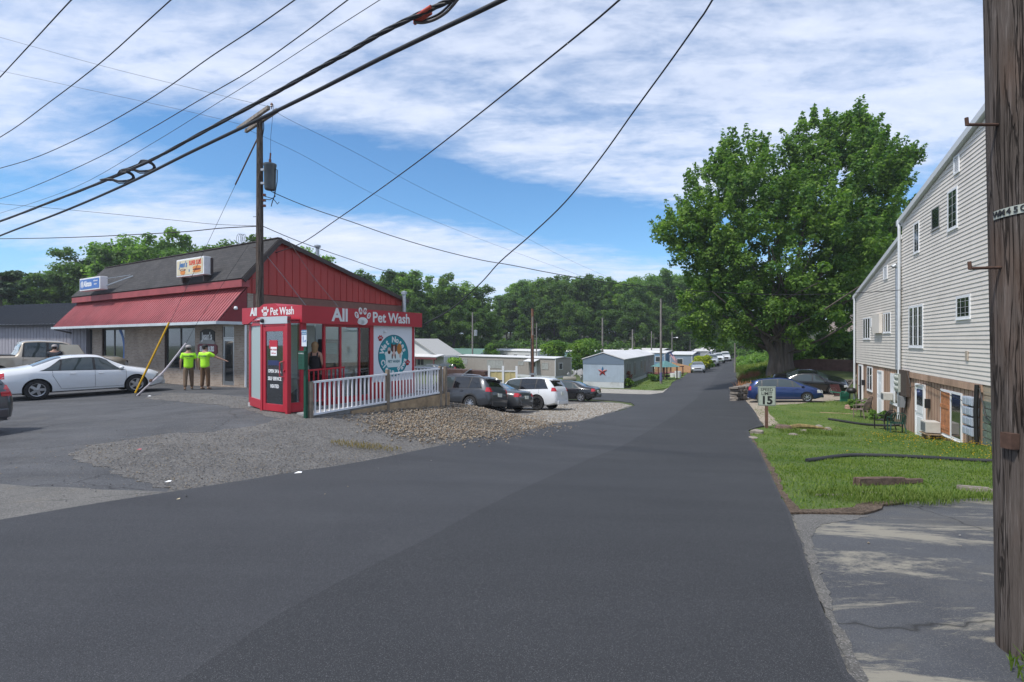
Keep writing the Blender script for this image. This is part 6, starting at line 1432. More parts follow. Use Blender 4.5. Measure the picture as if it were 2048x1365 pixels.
# left pole with crossarm and transformer
lpx, lpy = (519.5 - 1024) / F * 19, 19.0; lz = T(lpx, lpy)
lpz = H + (HZ - 240) / F * 19
left = pole('wooden utility pole with transformer standing between the shop and the pet wash', lpx, lpy, lz - .1, lpz, .155, .105)
q = lambda w: w - (lz - .1)
armL = Vector((-1.16, .98, q(9.84))); armR = Vector((.92, -.86, q(9.84)))
MB().bar(armL + Vector((.09, .09, 0)), armR + Vector((.09, .09, 0)), .10, .12).build('crossarm', M_greyw, left)
MB().bar(armL + Vector((-.12, -.12, 0)), armR + Vector((-.12, -.12, 0)), .10, .12).build('crossarm', M_greyw, left)
for k in (.06, .35, .62, .94):
    p_ = armL.lerp(armR, k); MB().tube([p_ + Vector((0, 0, .05)), p_ + Vector((0, 0, .16))], .015).lathe([(.0, 0), (.05, .0), (.03, .04), (.055, .06), (.02, .12), (0, .13)], 10, Matrix.Translation(p_ + Vector((0, 0, .15)))).build('insulator', M_ins, left)
tz = q(7.2)
tfm = MB().lathe([(0, 0), (.17, .0), (.195, .05), (.215, .86), (.23, .88), (.23, .95), (.0, 1.0)], 24, Matrix.Translation((.43, -.10, tz))).build('transformer', mat('transformer_grey', (.12, .135, .15), .3, .5, 3, .15), left, smooth=40)
MB().tube([(.43, -.1, tz + .98), (.43, -.1, tz + 1.12)], .05, 8).tube([(.43, -.1, tz + 1.12), (.45, -.1, tz + 1.36)], .03, 8).build('bushing', M_ins, tfm)
MB().box(.10, .24, -.14, -.06, tz + .2, tz + .28).box(.10, .24, -.14, -.06, tz + .7, tz + .78).build('mount', M_galv, tfm)
MB().tube([(.62, -.12, tz + .75), (.72, -.15, tz + .72), (.70, -.12, tz + .3), (.60, -.1, tz - .2), (.5, -.08, tz - .45), (.45, -.05, tz - .6)], .016).tube([(.55, -.12, tz + .1), (.62, -.1, tz - .25), (.4, -.05, tz - .35), (.16, 0, tz - .32)], .014).tube([(.16, 0, tz - .2), (.5, 0, tz - .3), (.66, 0, tz - .5), (.72, 0, tz - .42)], .014).build('transformer_wire', M_cable, left)
for i in range(3): MB().box(.11, .22, -.04, .04, q(7.0 - i * .2), q(7.08 - i * .2)).build('spool_insulator', M_ins, left)
MB().tube([(.08, .0, q(9.1)), (.16, -.02, q(9.5)), (.14, 0, q(9.8))], .018).tube([armR + Vector((.0, 0, .15)), (.55, -.3, q(9.1)), (.45, -.1, tz + 1.36)], .006).build('jumper_wire', M_cable, left)
for i in range(12): MB().tube([(-.10 - .0, -.05, q(2.8 + i * .38)), (-.22, -.05, q(2.8 + i * .38))] if i % 3 == 0 else [(-.10, -.02, q(2.8 + i * .38)), (-.13, -.02, q(2.8 + i * .38))], .010, 5).build('step', M_rust, left)
def spline(pts, k=5):
    P_ = [Vector(p) for p in pts]; out = []
    for i in range(len(P_) - 1):
        p0 = P_[max(i - 1, 0)]; p1 = P_[i]; p2 = P_[i + 1]; p3 = P_[min(i + 2, len(P_) - 1)]
        for j in range(k):
            t_ = j / k; out.append(.5 * ((2 * p1) + (-p0 + p2) * t_ + (2 * p0 - 5 * p1 + 4 * p2 - p3) * t_ ** 2 + (-p0 + 3 * p1 - 3 * p2 + p3) * t_ ** 3))
    out.append(P_[-1]); return out
def hp_pts(lst, hp):
    if lst[0][0] < -150:
        (xa, ya), (xb, yb) = lst[0], lst[1]; k_ = 130 / (xb - xa); lst = [(xb + (xa - xb) * k_, yb + (ya - yb) * k_)] + list(lst[1:])
    return [PX(px, hp * F / (HZ - py), py) for px, py in lst]
def yy_pts(lst, Ya, Yb):
    n_ = len(lst); x0 = lst[0][0]; x1 = lst[-1][0]; return [PX(px, 1 / ((1 / Ya) * (1 - (px - x0) / (x1 - x0)) + (1 / Yb) * (px - x0) / (x1 - x0)), py) for px, py in lst]
def cable(label, pts, r, name='overhead_cable', ml=None, n=6, k=5, cat='cable'):
    o_ = MB().tube(spline(pts, k), r, n).build(name, ml or M_cable, None, smooth=60); return tag(o_, label, cat, None)
heavy = [(-400,640),(0,472),(125,424),(250,370),(375,308),(500,248),(625,187),(760,118),(880,60),(1005,0),(1300,-150)]
cable('thickest black overhead cable sweeping from left edge to top centre', hp_pts(heavy, 5.6), .042, n=10)
bun = [(-400,575),(0,443),(100,405),(200,366),(300,322),(400,268),(500,214),(560,181),(640,136),(700,103),(760,68),(828,34),(880,10),(940,-18),(1200,-150)]
bpts = spline(hp_pts(bun, 6.0), 6); bu = thing('cable_bundle', 'lashed bundle of black cables with slack loops and red sleeves above the thick cable', 'cable', (0, 0, 0))
for s_ in range(4):
    out = []
    for i, p_ in enumerate(bpts):
        a_ = i * .55 + s_ * math.pi / 2; rr = .030; out.append(p_ + Vector((.03 * math.cos(a_) * .6, .03 * math.cos(a_) * .6, rr * math.sin(a_))))
    MB().tube(out, .021, 6).build('strand', M_cable, bu, smooth=60)
MB().tube([p_ + Vector((0, 0, .05)) for p_ in bpts], .008, 5).build('messenger_wire', M_galv, bu)
def loop(cx, cy, w_, h_, r_, tilt):
    c_ = PX(cx, 6.0 * F / (HZ - 345), cy); Yd = c_.y; sc_ = Yd / F; pts = []
    for i in range(25):
        a_ = 2 * math.pi * i / 24; u = w_ * math.cos(a_) * (1 if math.cos(a_) < 0 else .9); v = h_ * math.sin(a_) * (1.0 if u > 0 else .55)
        pts.append(c_ + Vector(((u * math.cos(tilt) - v * math.sin(tilt)) * sc_, .12 * math.sin(a_ * 2), -(u * math.sin(tilt) + v * math.cos(tilt)) * sc_)))
    return MB().tube(pts, r_, 6)
for cx, cy in ((236, 355), (278, 335)):
    for k_, (w_, h_) in enumerate(((34, 9), (31, 7), (35, 12))): loop(cx, cy, w_, h_, .022, R(-8)).build('slack_loop', M_cable, bu, smooth=60)
M_orng = mat('red_sleeve', (.50, .07, .04), .6)
for k_ in range(4):
    a_ = hp_pts([(829, 35 + k_ * 4), (862, 14 + k_ * 4)], 6.0); MB().tube(a_, .035, 8).build('sleeve', M_orng, bu, smooth=60)
MB().tube(spline(hp_pts([(828,44),(845,46),(868,40),(890,27),(905,12),(922,-8),(950,-30)], 5.95), 5), .026, 8).build('slack_loop', mat('cable_grey', (.10, .09, .09), .6), bu, smooth=60)
MB().tube(spline(hp_pts([(828,40),(848,40),(875,30),(895,14),(912,-6)], 6.0), 5), .020, 8).build('slack_loop', M_cable, bu, smooth=60)
cable('short dark wire crossing the top left corner', hp_pts([(-200,372),(0,155),(60,90),(143,0),(300,-165)], 7.5), .014)
cable('second dark wire from the top left corner', hp_pts([(-300,430),(0,275),(100,204),(200,127),(280,56),(342,0),(520,-160)], 7.5), .014)
cable('third dark wire from the left, ending above the pole left of centre', hp_pts([(-400,440),(0,337),(80,312),(170,271),(250,228),(330,179),(420,115),(510,56),(590,0),(760,-120)], 7.5), .014)
cable('fourth dark wire crossing just above the slack loops', hp_pts([(-400,510),(0,398),(90,364),(200,314),(300,259),(400,200),(500,142),(600,72),(696,0),(860,-120)], 7.2), .013)
cable('thin wire running close above the cable bundle', hp_pts([(-400,540),(0,427),(150,375),(300,290),(450,197),(550,135),(650,70),(760,0),(900,-90)], 7.2), .008)
armz = lambda k: left.matrix_basis @ armL.lerp(armR, k)
pt_ = lambda px, py, Y: PX(px, Y, py)
cable('upper faint wire from the top left to the pole crossarm', [pt_(-200, 20, 22), pt_(0, 75, 21), pt_(200, 131, 20), pt_(380, 176, 19), pt_(500, 205, 18.4), pt_(545, 215, 18.2)], .006)
cable('lower faint wire from the left to the pole crossarm', [pt_(-200, 100, 23), pt_(0, 142, 22), pt_(200, 185, 21), pt_(380, 224, 20.3), pt_(485, 250, 19.9)], .006)
cable('faint wire falling from the crossarm toward the trailer park, upper one', yy_pts([(545,220),(585,243),(700,300),(860,385),(1030,465),(1160,530),(1322,600)], 18.2, 51), .006)
cable('faint wire falling from the crossarm toward the trailer park, lower one', yy_pts([(487,256),(600,308),(750,390),(900,455),(1050,512),(1200,565),(1322,606)], 19.9, 51), .006)
cable('black service wire from the top centre down to the shop gable', [pt_(1560, -290, 5.2), pt_(1239, 0, 8.2), pt_(1150, 75, 9.3), pt_(1024, 176, 11.2), pt_(950, 235, 12.8), pt_(850, 313, 15), pt_(750, 386, 17.6), pt_(670, 442, 20), pt_(608, 484, 22), pt_(560, 503, 22.8), pt_(536, 510, 23)], .017)
cable('twisted black wire from the top right of centre down to the pet wash corner', [pt_(1600, -300, 5.5), pt_(1425, 0, 7.6), pt_(1395, 46, 8), pt_(1340, 124, 8.7), pt_(1270, 220, 9.6), pt_(1200, 318, 10.6), pt_(1130, 405, 11.6), pt_(1060, 472, 12.6), pt_(1000, 524, 13.4), pt_(960, 568, 14.1), pt_(900, 620, 15), pt_(846, 650, 15.65)], .016)
cable('long sagging wire from the transformer pole across to the sided house', yy_pts([(540,380),(552,388),(620,416),(700,443),(780,471),(870,498),(960,520),(1024,531),(1100,546),(1200,563),(1300,575),(1450,586),(1560,590),(1700,587),(1806,580)], 19, 22.2), .015)
cable('low wire from the left edge to the transformer pole, ending in a coil', [pt_(-300, 480, 28), pt_(0, 478, 25), pt_(150, 475, 23), pt_(300, 468, 21.4), pt_(380, 463, 20.4), pt_(440, 457, 19.8), pt_(514, 453, 19)], .018)
cable('thin wire just above the low one at the left', [pt_(-300, 385, 28), pt_(0, 408, 25), pt_(200, 426, 22), pt_(350, 441, 20.6), pt_(430, 449, 19.8), pt_(514, 452, 19)], .009)
cable('black wire descending behind the shop roof toward the broken pole', yy_pts([(526,453),(600,484),(700,519),(780,545),(900,575),(1005,602),(1065,625)], 19, 48), .014)
cl_ = MB()
for i in range(4):
    c_ = pt_(478 + i * 3, 468, 19.4); cl_.tube([c_ + Vector((.10 * math.sin(2 * math.pi * j / 14) * (1 - .1 * i), .02 * i, -.22 * (1 - math.cos(2 * math.pi * j / 14)) * (1 - .08 * i))) for j in range(15)], .007, 5)
tag(cl_.build('cable_coil', M_cable), 'small coil of wire hanging beside the left utility pole', 'cable')
cable('black drop wire crossing the red gable', [pt_(533, 512, 22.5), pt_(560, 545, 18), pt_(612, 612, 14.2)], .010)
cable('thinner drop wire crossing the red gable, right of the first', [pt_(575, 478, 21), pt_(620, 545, 19), pt_(680, 618, 14.5)], .007)
# guy wires
anc = G(268, 792); top_g = Vector((lpx, lpy, H + (HZ - 268) / F * 19)); low_g = Vector((lpx, lpy, H + (HZ - 456) / F * 19))
gA = thing('guy_wire', 'guy wire with long yellow guard from the pole top to the car park', 'guy wire', tuple(anc))
L0 = lambda v: Vector(v) - anc
MB().tube([L0(anc + Vector((0, 0, -.1))), L0(top_g)], .007, 5).build('strand', M_cable, gA)
MB().tube([L0(anc.lerp(top_g, .80)), L0(top_g)], .025, 6).build('rod', M_rust, gA)
MB().tube([L0(anc.lerp(top_g, .01)), L0(anc.lerp(top_g, .272))], .032, 8).build('guard', M_yellow, gA)
gB = thing('guy_wire', 'guy wire with curved white guard beside the yellow one', 'guy wire', tuple(anc + Vector((.15, .02, 0))))
L1 = lambda v: Vector(v) - (anc + Vector((.15, .02, 0)))
wp = [L1(anc + Vector((.12, 0, .0))), L1(pt_(300, 768, 18.2)), L1(pt_(325, 746, 18.3)), L1(pt_(348, 718, 18.35)), L1(pt_(372, 687, 18.4))]
MB().tube(spline(wp), .03, 8).build('guard', mat('guard_white', (.60, .55, .58), .5), gB)
MB().tube([wp[-1], L1(pt_(392, 650, 18.5)), L1(low_g)], .007, 5).build('strand', M_cable, gB)
MB().tube([L1(anc + Vector((.1, 0, -.1))), L1(pt_(318, 745, 18.2))], .012, 5).lathe([(.05, 0), (.06, .02), (.05, .04)], 10, Matrix.Translation(L1(pt_(302, 762, 18.2))) @ Matrix.Rotation(R(60), 4, 'X')).build('anchor_rod', M_rust, gB)
# far poles
FP = [(1065, 50, 618, .17, 'broken brown pole with meter boxes behind the white suv'), (1322, 51.7, 598, .13, 'bare tall pole on the grass by the road and gazebo'), (945, 82, 625, .14, 'grey pole with small transformer left of the beige trailer'),
      (1073, 84, 646, .10, 'thin grey pole just right of the broken brown pole'), (1205, 76, 636, .15, 'grey pole rising behind the starred trailer'), (1265, 92, 659, .15, 'grey pole first in the row right of the starred trailer'), (1303, 96, 663, .13, 'grey pole second in the row behind the starred trailer'),
      (1308, 112, 668, .10, 'thin pole close beside the bare tall pole'), (1344, 100, 664, .12, 'short grey pole with a street lamp over the white roofs'), (1380, 112, 672, .11, 'short pole farthest right among the roofs'), (1278, 120, 672, .10, 'slim distant pole between two grey ones'), (988, 100, 662, .10, 'thin pole with a white lamp behind the small tree'), (1470, 62, 687, .09, 'low grey post at the road edge beside the orange lilies')]
pobj = {}
for px, Y, pyt, r_, lb in FP:
    x = (px - 1024) / F * Y; zg = T(x, Y); zt_ = H - (pyt - HZ) / F * Y
    pobj[px] = pole(lb, x, Y, zg - .05, zt_, r_, r_ * .75, ml=M_gpole if px != 1065 else mat('rotten_pole', (.16, .075, .045), .9, nscale=3, namt=.4), seg=10, group='utility poles of the trailer park')
MB().box(-.35, .35, -.25, -.12, .55, 1.15).box(-.3, .3, -.25, -.1, 1.3, 1.5).build('meter_box', M_galv, pobj[1065])
k = MB().tube([(-.12, -.1, 1.4), (-.13, -.1, 4.9)], .06, 8); k.build('conduit', mat('dark_conduit', (.06, .05, .05), .7), pobj[1065])
MB().tube([(0, -.05, 5.2), (0, -.05, T(2, 50) * 0 + 7.0)], .10, 10).build('upper_shaft', M_gpole, pobj[1065])
MB().lathe([(0, 0), (.28, 0), (.3, .9), (0, 1.0)], 12, Matrix.Translation((.5, -.1, 5.6))).build('transformer', M_galv, pobj[945])
MB().tube([(-.2, 0, .05), (-.2, -.0, .9)], .14, 8).build('blue_wrap', mat('pole_wrap', (.10, .10, .22), .7), pobj[1322]) if False else MB().tube([(0, 0, .35), (0, 0, 1.2)], .145, 12).build('wrap', mat('pole_wrap', (.12, .12, .26), .7), pobj[1322])
for k_, d_ in ((1344, 1), (988, -1)):
    h_ = 5.2 if k_ == 1344 else 4.9
    MB().tube([(0, 0, h_), (.9, 0, h_ + .2)], .03, 6).lathe([(.22, 0), (.16, .12), (0, .18)], 10, Matrix.Translation((1.0, 0, h_ + .05))).build('lamp_head', M_whitev, pobj[k_])
def span(label, a, b, sag, r=.012):
    a = Vector(a); b = Vector(b); cable(label, [a.lerp(b, k / 8) - Vector((0, 0, sag * 4 * (k / 8) * (1 - k / 8))) for k in range(9)], r, k=2, n=5)
tp = lambda px, d_=.3: pobj[px].matrix_basis.translation + Vector((0, 0, 0)) + Vector((0, 0, [H - (f[2] - HZ) / F * f[1] - (T((f[0] - 1024) / F * f[1], f[1]) - .05) for f in FP if f[0] == px][0] - d_))
span('sagging wire between the grey pole left of the beige trailer and the broken pole', tp(945, 3), tp(1065, 3.5), .8)
span('sagging wire from the broken pole to the pole behind the starred trailer', tp(1065, 2.8), tp(1205, 1.2), 1.2)
span('sagging wire from the pole behind the starred trailer to the next grey pole', tp(1205, .9), tp(1265, .4), 1.0)
span('wire between the first two grey poles right of the starred trailer', tp(1265, .3), tp(1303, .3), .8)
span('wire from the second grey pole to the lamp pole', tp(1303, .4), tp(1344, .3), .9)
span('high wire running from the pole behind the starred trailer into the big maple', tp(1205, .2), (36, 70, 6.5), 1.6)
span('upper wire from the pet wash side to the grey pole left of the beige trailer', (-14, 60, 4.2), tp(945, .4), 1.0)
span('lower wire from the shop side to the grey pole left of the beige trailer', (-14, 60, 2.6), tp(945, 2.4), 1.2)
span('wire from the lamp pole to the far right pole', tp(1344, .4), tp(1380, .2), .8)

# ================================================================ SIGN, CHAIRS, PIPES, TIMBER
sp_ = thing('speed_limit_sign', 'weathered white speed limit 15 sign on a wooden post at the lawn corner', 'sign', tuple(G(1533, 857)), R(-14))
sY = sp_.location.y; sc_ = sY / F; zb_ = sp_.location.z
zz0 = H - (812 - HZ) / F * sY - zb_; zz1 = H - (773 - HZ) / F * sY - zb_
MB().box(-.05, .05, -.04, .04, -.2, zz0 + .55).build('post', mat('sign_post_brown', (.12, .06, .04), .8, nscale=6, namt=.3), sp_)
MB().box(-.31, .31, -.052, -.04, zz0, zz1).build('sign_plate', mat('sign_weathered_white', (.38, .42, .36), .5, nscale=4, namt=.08, dirt=((.25, .27, .22), 3, .5)), sp_, bevel=.004)
fr = MB(); z0, z1 = zz0 + .02, zz1 - .02
fr.box(-.295, .295, -.056, -.053, z0, z0 + .012).box(-.295, .295, -.056, -.053, z1 - .012, z1).box(-.295, -.283, -.056, -.053, z0, z1).box(.283, .295, -.056, -.053, z0, z1); fr.build('border', M_black, sp_)
zm = (zz0 + zz1) / 2
text_mesh('lettering', 'SPEED', .165, M_black, sp_, face_M((0, -.054, zm + .24), (1, 0, 0)), .002, .002, 1.0)
text_mesh('lettering', 'LIMIT', .165, M_black, sp_, face_M((0, -.054, zm + .09), (1, 0, 0)), .002, .002, 1.0)
text_mesh('lettering', '15', .42, M_black, sp_, face_M((0, -.054, zm - .17), (1, 0, 0)), .016, .002, 1.0)
M_gch = mat('green_plastic', (.012, .055, .04), .45); M_bch = mat('taupe_plastic', (.17, .13, .11), .6)
def plastic_chair(label, loc, rz, ml, s=1.0):
    r = thing('garden_chair', label, 'chair', loc, rz)
    MB().prism([(-.25, -.24), (.25, -.24), (.22, .22), (-.22, .22)], lambda u, v, t_: (u, v, t_), .40, .43).build('seat', ml, r, bevel=.008)
    bk = MB()
    for i in range(7):
        x = -.19 + i * .063; bk.bar((x, .21, .43), (x * 1.15, .33, .80), .035, .012)
    bk.tube([(-.24, .22, .43), (-.25, .31, .75), (-.15, .345, .85), (0, .35, .87), (.15, .345, .85), (.25, .31, .75), (.24, .22, .43)], .018, 6); bk.build('backrest', ml, r)
    for x in (-1, 1):
        MB().tube([(x * .25, -.24, 0), (x * .26, -.24, .42), (x * .27, -.22, .62), (x * .27, .05, .64), (x * .25, .30, .66)], [.022, .024, .022, .024, .018], 7).build('armrest', ml, r)
        MB().tube([(x * .27, .32, 0), (x * .23, .20, .42)], [.02, .026], 7).build('leg', ml, r)
    return r
plastic_chair('dark green plastic garden chair against the brown wall', tuple(G(1793, 866)), R(155), M_gch)
plastic_chair('small dark stool like chair beside the green garden chair', tuple(G(1779, 862) + Vector((0, .3, 0))), R(190), M_black)
plastic_chair('taupe plastic armchair nearer the lawn middle', tuple(G(1724, 836)), R(-160), M_bch)
plastic_chair('taupe plastic armchair behind the other taupe one', tuple(G(1733, 828) + Vector((.2, .5, 0))), R(-150), M_bch)
ad = thing('adirondack_chair', 'dark red slatted garden chair with green frame beside the blue car', 'chair', tuple(G(1680, 803)), R(12))
for i in range(6): MB().bar((-.26 + i * .105, .12, .32), (-.30 + i * .12, .45, 1.02), .08, .02).build('back_slat', mat('dark_red_slats', (.07, .02, .02), .7), ad)
MB().box(-.36, .36, -.42, -.36, .0, .55).box(-.38, -.30, -.45, .35, .55, .60).box(.30, .38, -.45, .35, .55, .60).box(-.36, .36, -.42, -.39, .2, .36).build('frame', mat('chair_green', (.02, .16, .10), .6), ad)
MB().prism([(-.40, .36), (.2, .28), (.2, .31), (-.4, .39)], lambda u, v, t_: (t_, u, v), -.3, .3).build('seat', M_gch, ad)
gr_ = thing('barbecue_grill', 'black kettle and folded chairs clutter by the downspout at the far house corner', 'grill', tuple(G(1703, 806)), 0)
MB().lathe([(0, 0), (.2, .04), (.27, .16), (.27, .2), (.2, .33), (0, .38)], 16, Matrix.Translation((0, 0, .55))).build('bowl', M_black, gr_, smooth=50)
for x, y in ((-.2, -.12), (.2, -.12), (0, .22)): MB().tube([(x * 1.2, y * 1.2, 0), (x * .7, y * .7, .6)], .014).build('leg', M_black, gr_)
def corr_pipe(label, pix, r):
    pts = spline([G(px, py) + Vector((0, 0, r * 1.0)) for px, py in pix], 40); L = 0; fine = []; 
    for a_, b_ in zip(pts, pts[1:]):
        L += (b_ - a_).length
    n_ = int(L / .012); acc = [0]
    for a_, b_ in zip(pts, pts[1:]): acc.append(acc[-1] + (b_ - a_).length)
    xs3 = np.linspace(0, L, n_); arr = np.array([p_[:] for p_ in pts]); fine = np.stack([np.interp(xs3, acc, arr[:, i]) for i in range(3)], 1)
    rr = [r * (1.0 if i % 2 else .86) for i in range(n_)]
    return tag(MB().tube([tuple(p_) for p_ in fine], rr, 10).build('drain_pipe', mat('corrugated_black', (.018, .019, .022), .55), None, smooth=20), label, 'pipe')
corr_pipe('long black corrugated drain pipe lying across the near lawn', [(1614,926),(1640,923),(1670,918),(1710,915),(1770,916),(1850,920),(1930,925),(1990,927),(2060,930)], .045)
corr_pipe('shorter black corrugated pipe on the lawn running to the brown wall', [(1657,841),(1690,846),(1730,852),(1770,854),(1798,853)], .06)
def plank(label, a, b, w, h, ml=None, jag=True, seed=1, taper=.3):
    rd = random.Random(seed); A = G(*a); B = G(*b); d_ = (B - A).normalized(); up = Vector((0, 0, 1)); lat = d_.cross(up).normalized(); mb = MB(); n_ = 5
    for i in range(n_):
        o0 = lat * (i - (n_ - 1) / 2) * w / n_; e0 = rd.uniform(0, .04); e1 = (rd.uniform(0, taper) if jag else 0) * (B - A).length; hh = h * rd.uniform(.75, 1)
        p_ = A + o0 + d_ * e0 + up * hh / 2; q_ = B + o0 - d_ * e1 + up * hh * .45; mb.bar(p_, p_.lerp(q_, .7), w / n_ * .94, hh); mb.bar(p_.lerp(q_, .7), q_, w / n_ * .8, hh * .55)
    return tag(mb.build('broken_timber', ml or M_greyw, None, bevel=.004), label, 'timber')
M_rot = mat('rotten_brown_timber', (.13, .085, .065), .95, 0, 10, .45, 40, .8)
plank('thick rotten brown timber with splintered right end on the near lawn', (1710, 973), (1858, 968), .12, .13, M_rot, seed=2, taper=.35)
plank('thin pale grey broken board at the front edge of the lawn', (1632, 994), (1735, 992), .05, .035, seed=3)
plank('pale grey board lying beside the thin one at the lawn edge', (1722, 991), (1812, 998), .09, .05, seed=4)
plank('weathered grey timber partly behind the big utility pole', (1913, 982), (2010, 990), .12, .08, seed=5, taper=.05)
plank('small splinter of brown wood on the driveway edge', (1880, 999), (1899, 1004), .03, .02, M_rot, seed=6)
plank('pale narrow board across the middle lawn', (1640, 826), (1712, 829), .10, .03, M_timber, seed=7, taper=0)
def rock(label, px, py, s, ml, seed, flat=.6, grp='rocks on the lawn'):
    rd = random.Random(seed); bm = bmesh.new(); bmesh.ops.create_icosphere(bm, subdivisions=3, radius=1); ph = [rd.uniform(0, 6) for _ in range(6)]
    for v in bm.verts:
        c_ = v.co; k_ = 1 + .18 * math.sin(c_.x * 3 + ph[0]) * math.sin(c_.y * 3.5 + ph[1]) + .10 * math.sin(c_.z * 6 + ph[2]) + .06 * math.sin(c_.x * 9 + ph[3]) * math.sin(c_.y * 8 + ph[4]) + rd.uniform(-.02, .02)
        v.co = Vector((c_.x * k_ * s * 1.3, c_.y * k_ * s, c_.z * k_ * s * flat))
    s *= .62
    for v in bm.verts: v.co *= .62
    me = bpy.data.meshes.new('rock'); bm.to_mesh(me); bm.free(); me.materials.append(ml); me.shade_smooth()
    p_ = G(px, py); o_ = link_mesh('rock', me, None, (p_.x, p_.y, p_.z + s * flat * .45)); o_.rotation_euler[2] = rd.uniform(0, 3); return tag(o_, label, 'rock', grp)
M_rk = mat('lichen_rock', (.24, .21, .18), .9, 0, 4, .35, 25, .6); M_rkp = mat('pink_rock', (.32, .20, .15), .9, 0, 5, .25, 25, .6)
rock('flat grey rock at the lawn corner by the road', 1514, 868, .28, M_rk, 1); rock('pale flat rock right at the road edge below the sign', 1507, 878, .2, M_rk, 2, .4)
rock('grey rock in the grass left of the stump tail', 1607, 866, .22, M_rk, 3); rock('low rock in the grass just below the stump', 1587, 871, .18, M_rk, 4, .4)
rock('round grey rock at the right end of the old stump', 1638, 856, .24, M_rk, 5); rock('darker grey rock beside the round one', 1655, 861, .22, M_rk, 6)
rock('pinkish boulder by the weeds near the taupe chairs', 1697, 818, .34, M_rkp, 7, .7); rock('small pinkish rock beside the pinkish boulder', 1708, 821, .18, M_rkp, 8)
lg_ = G(1585, 860); stp = thing('tree_stump', 'dark rotten stump with long root lying near the speed sign', 'stump', tuple(lg_), 0)
mb = MB(); mb.tube([(-.35, 0, .0), (-.35, 0, .17)], [.34, .26], 11); mb.build('stump_body', M_rot, stp, smooth=30)
MB().tube([(-.1, 0, .08), (.3, .1, .12), (.8, .05, .10), (1.3, -.1, .04)], [.10, .10, .07, .02], 8).build('root', mat('mossy_root', (.20, .15, .06), .95, nscale=9, namt=.5), stp, smooth=30)
# stone wall and retaining wall on the bank
def stone_wall(name, label, path, h, th, ml, seed=3, bw=.34, bh=.17):
    rd = random.Random(seed); mb = MB()
    for (a_, b_) in zip(path, path[1:]):
        A = Vector((*a_, 0)); B = Vector((*b_, 0)); L = (B - A).length; d_ = (B - A).normalized()
        for row in range(int(h / bh)):
            s_ = rd.uniform(-.2, 0)
            while s_ < L:
                w_ = bw * rd.uniform(.6, 1.4); p_ = A + d_ * (s_ + w_ / 2); z_ = T(p_.x, p_.y)
                if row * bh < h * rd.uniform(.75, 1.1): mb.obox((p_.x + rd.uniform(-.04, .04), p_.y + rd.uniform(-.04, .04), z_ + (row + .5) * bh - .05), (w_ * .94, th * rd.uniform(.8, 1.1), bh * .92), (rd.uniform(-.12, .12), rd.uniform(-.1, .1), math.atan2(d_.y, d_.x) + rd.uniform(-.25, .25)))
                s_ += w_
    return tag(mb.build(name, ml, None, bevel=.03), label, 'wall')
M_wst = mat('old_wall_stone', (.19, .165, .14), .9, 0, 2, .5, 15, .6, dirt=((.06, .055, .05), 1.5, .7))
stone_wall('stone_wall', 'crumbling stacked stone wall at the road edge left of the blue car', [(15.0, 34.6), (16.1, 35.4), (17.2, 36.9)], 1.15, .6, M_wst)
stone_wall('stone_wall', 'low stone edge behind the two parked cars', [(18.6, 38.2), (22.5, 38.0), (26.5, 37.2)], .5, .4, M_wst, 5)
rw = MB(); pth = [(23.2, 43.5), (24.6, 42.4), (26.2, 41.2), (28.5, 39.6), (29.5, 38.2)]
for (a_, b_) in zip(pth, pth[1:]):
    za, zb2 = T(*a_), T(*b_); rw.solid([(a_[0], a_[1], za - .4), (b_[0], b_[1], zb2 - .4), (b_[0], b_[1], zb2 + .9), (a_[0], a_[1], za + .9), (a_[0] + .1, a_[1] + .2, za - .4), (b_[0] + .1, b_[1] + .2, zb2 - .4), (b_[0] + .1, b_[1] + .2, zb2 + .9), (a_[0] + .1, a_[1] + .2, za + .9)], [(0, 1, 2, 3), (4, 7, 6, 5), (3, 2, 6, 7), (0, 3, 7, 4), (1, 5, 6, 2)])
tag(rw.build('retaining_wall', mat('dark_red_block', (.10, .055, .045), .9, nscale=4, namt=.3)), 'dark brownish red retaining wall curving behind the big maple', 'wall')
# trailer park clutter
gz = G(1336, 762); gz = Vector((17.2, 57.5, T(17.2, 57.5))); ga = thing('gazebo', 'gazebo with teal fabric canopy beside the starred trailer', 'gazebo', tuple(gz), R(20))
for x in (-.9, .9):
    for y in (-.9, .9): MB().box(x - .05, x + .05, y - .05, y + .05, 0, 1.5).build('post', mat('dark_brown_post', (.05, .03, .03), .7), ga)
MB().solid([(-1.15, -1.15, 1.45), (1.15, -1.15, 1.45), (1.15, 1.15, 1.45), (-1.15, 1.15, 1.45), (0, 0, 2.15)], [(0, 1, 4), (1, 2, 4), (2, 3, 4), (3, 0, 4)]).build('canopy', mat('teal_canopy', (.08, .19, .19), .8, nscale=3, namt=.2), ga)
dk = thing('wooden_deck', 'reddish brown wooden deck with railing behind the gazebo', 'deck', (18.6, 62.5, T(18.6, 62.5)), R(25))
MB().box(-2, 2, -1.2, 1.2, .4, .5).build('platform', mat('deck_red_brown', (.16, .055, .04), .8), dk)
for i in range(5): MB().box(-2 + i * .95, -1.9 + i * .95, -1.2, -1.12, 0, 1.3).build('post', MATS['deck_red_brown'], dk)
MB().box(-2, 2, -1.2, -1.13, 1.2, 1.3).build('rail', MATS['deck_red_brown'], dk)
fn = thing('wooden_fence', 'pale orange board fence in front of the blue grey trailer', 'fence', (22.0, 70.5, T(22.0, 70.5)), R(-30))
MB().prism([(0, 0), (2.5, 0), (2.5, 1.0), (0, 1.5)], fy, 0, .06).build('boards', mat('orange_fence_boards', (.48, .27, .15), .8, nscale=3, namt=.15), fn)
MB().prism([(-2.4, 0), (0, 0), (0, 1.0), (-2.4, 1.1)], fy, 0.2, .26).build('boards', mat('tan_fence_boards', (.32, .20, .11), .85, nscale=3, namt=.2), fn)
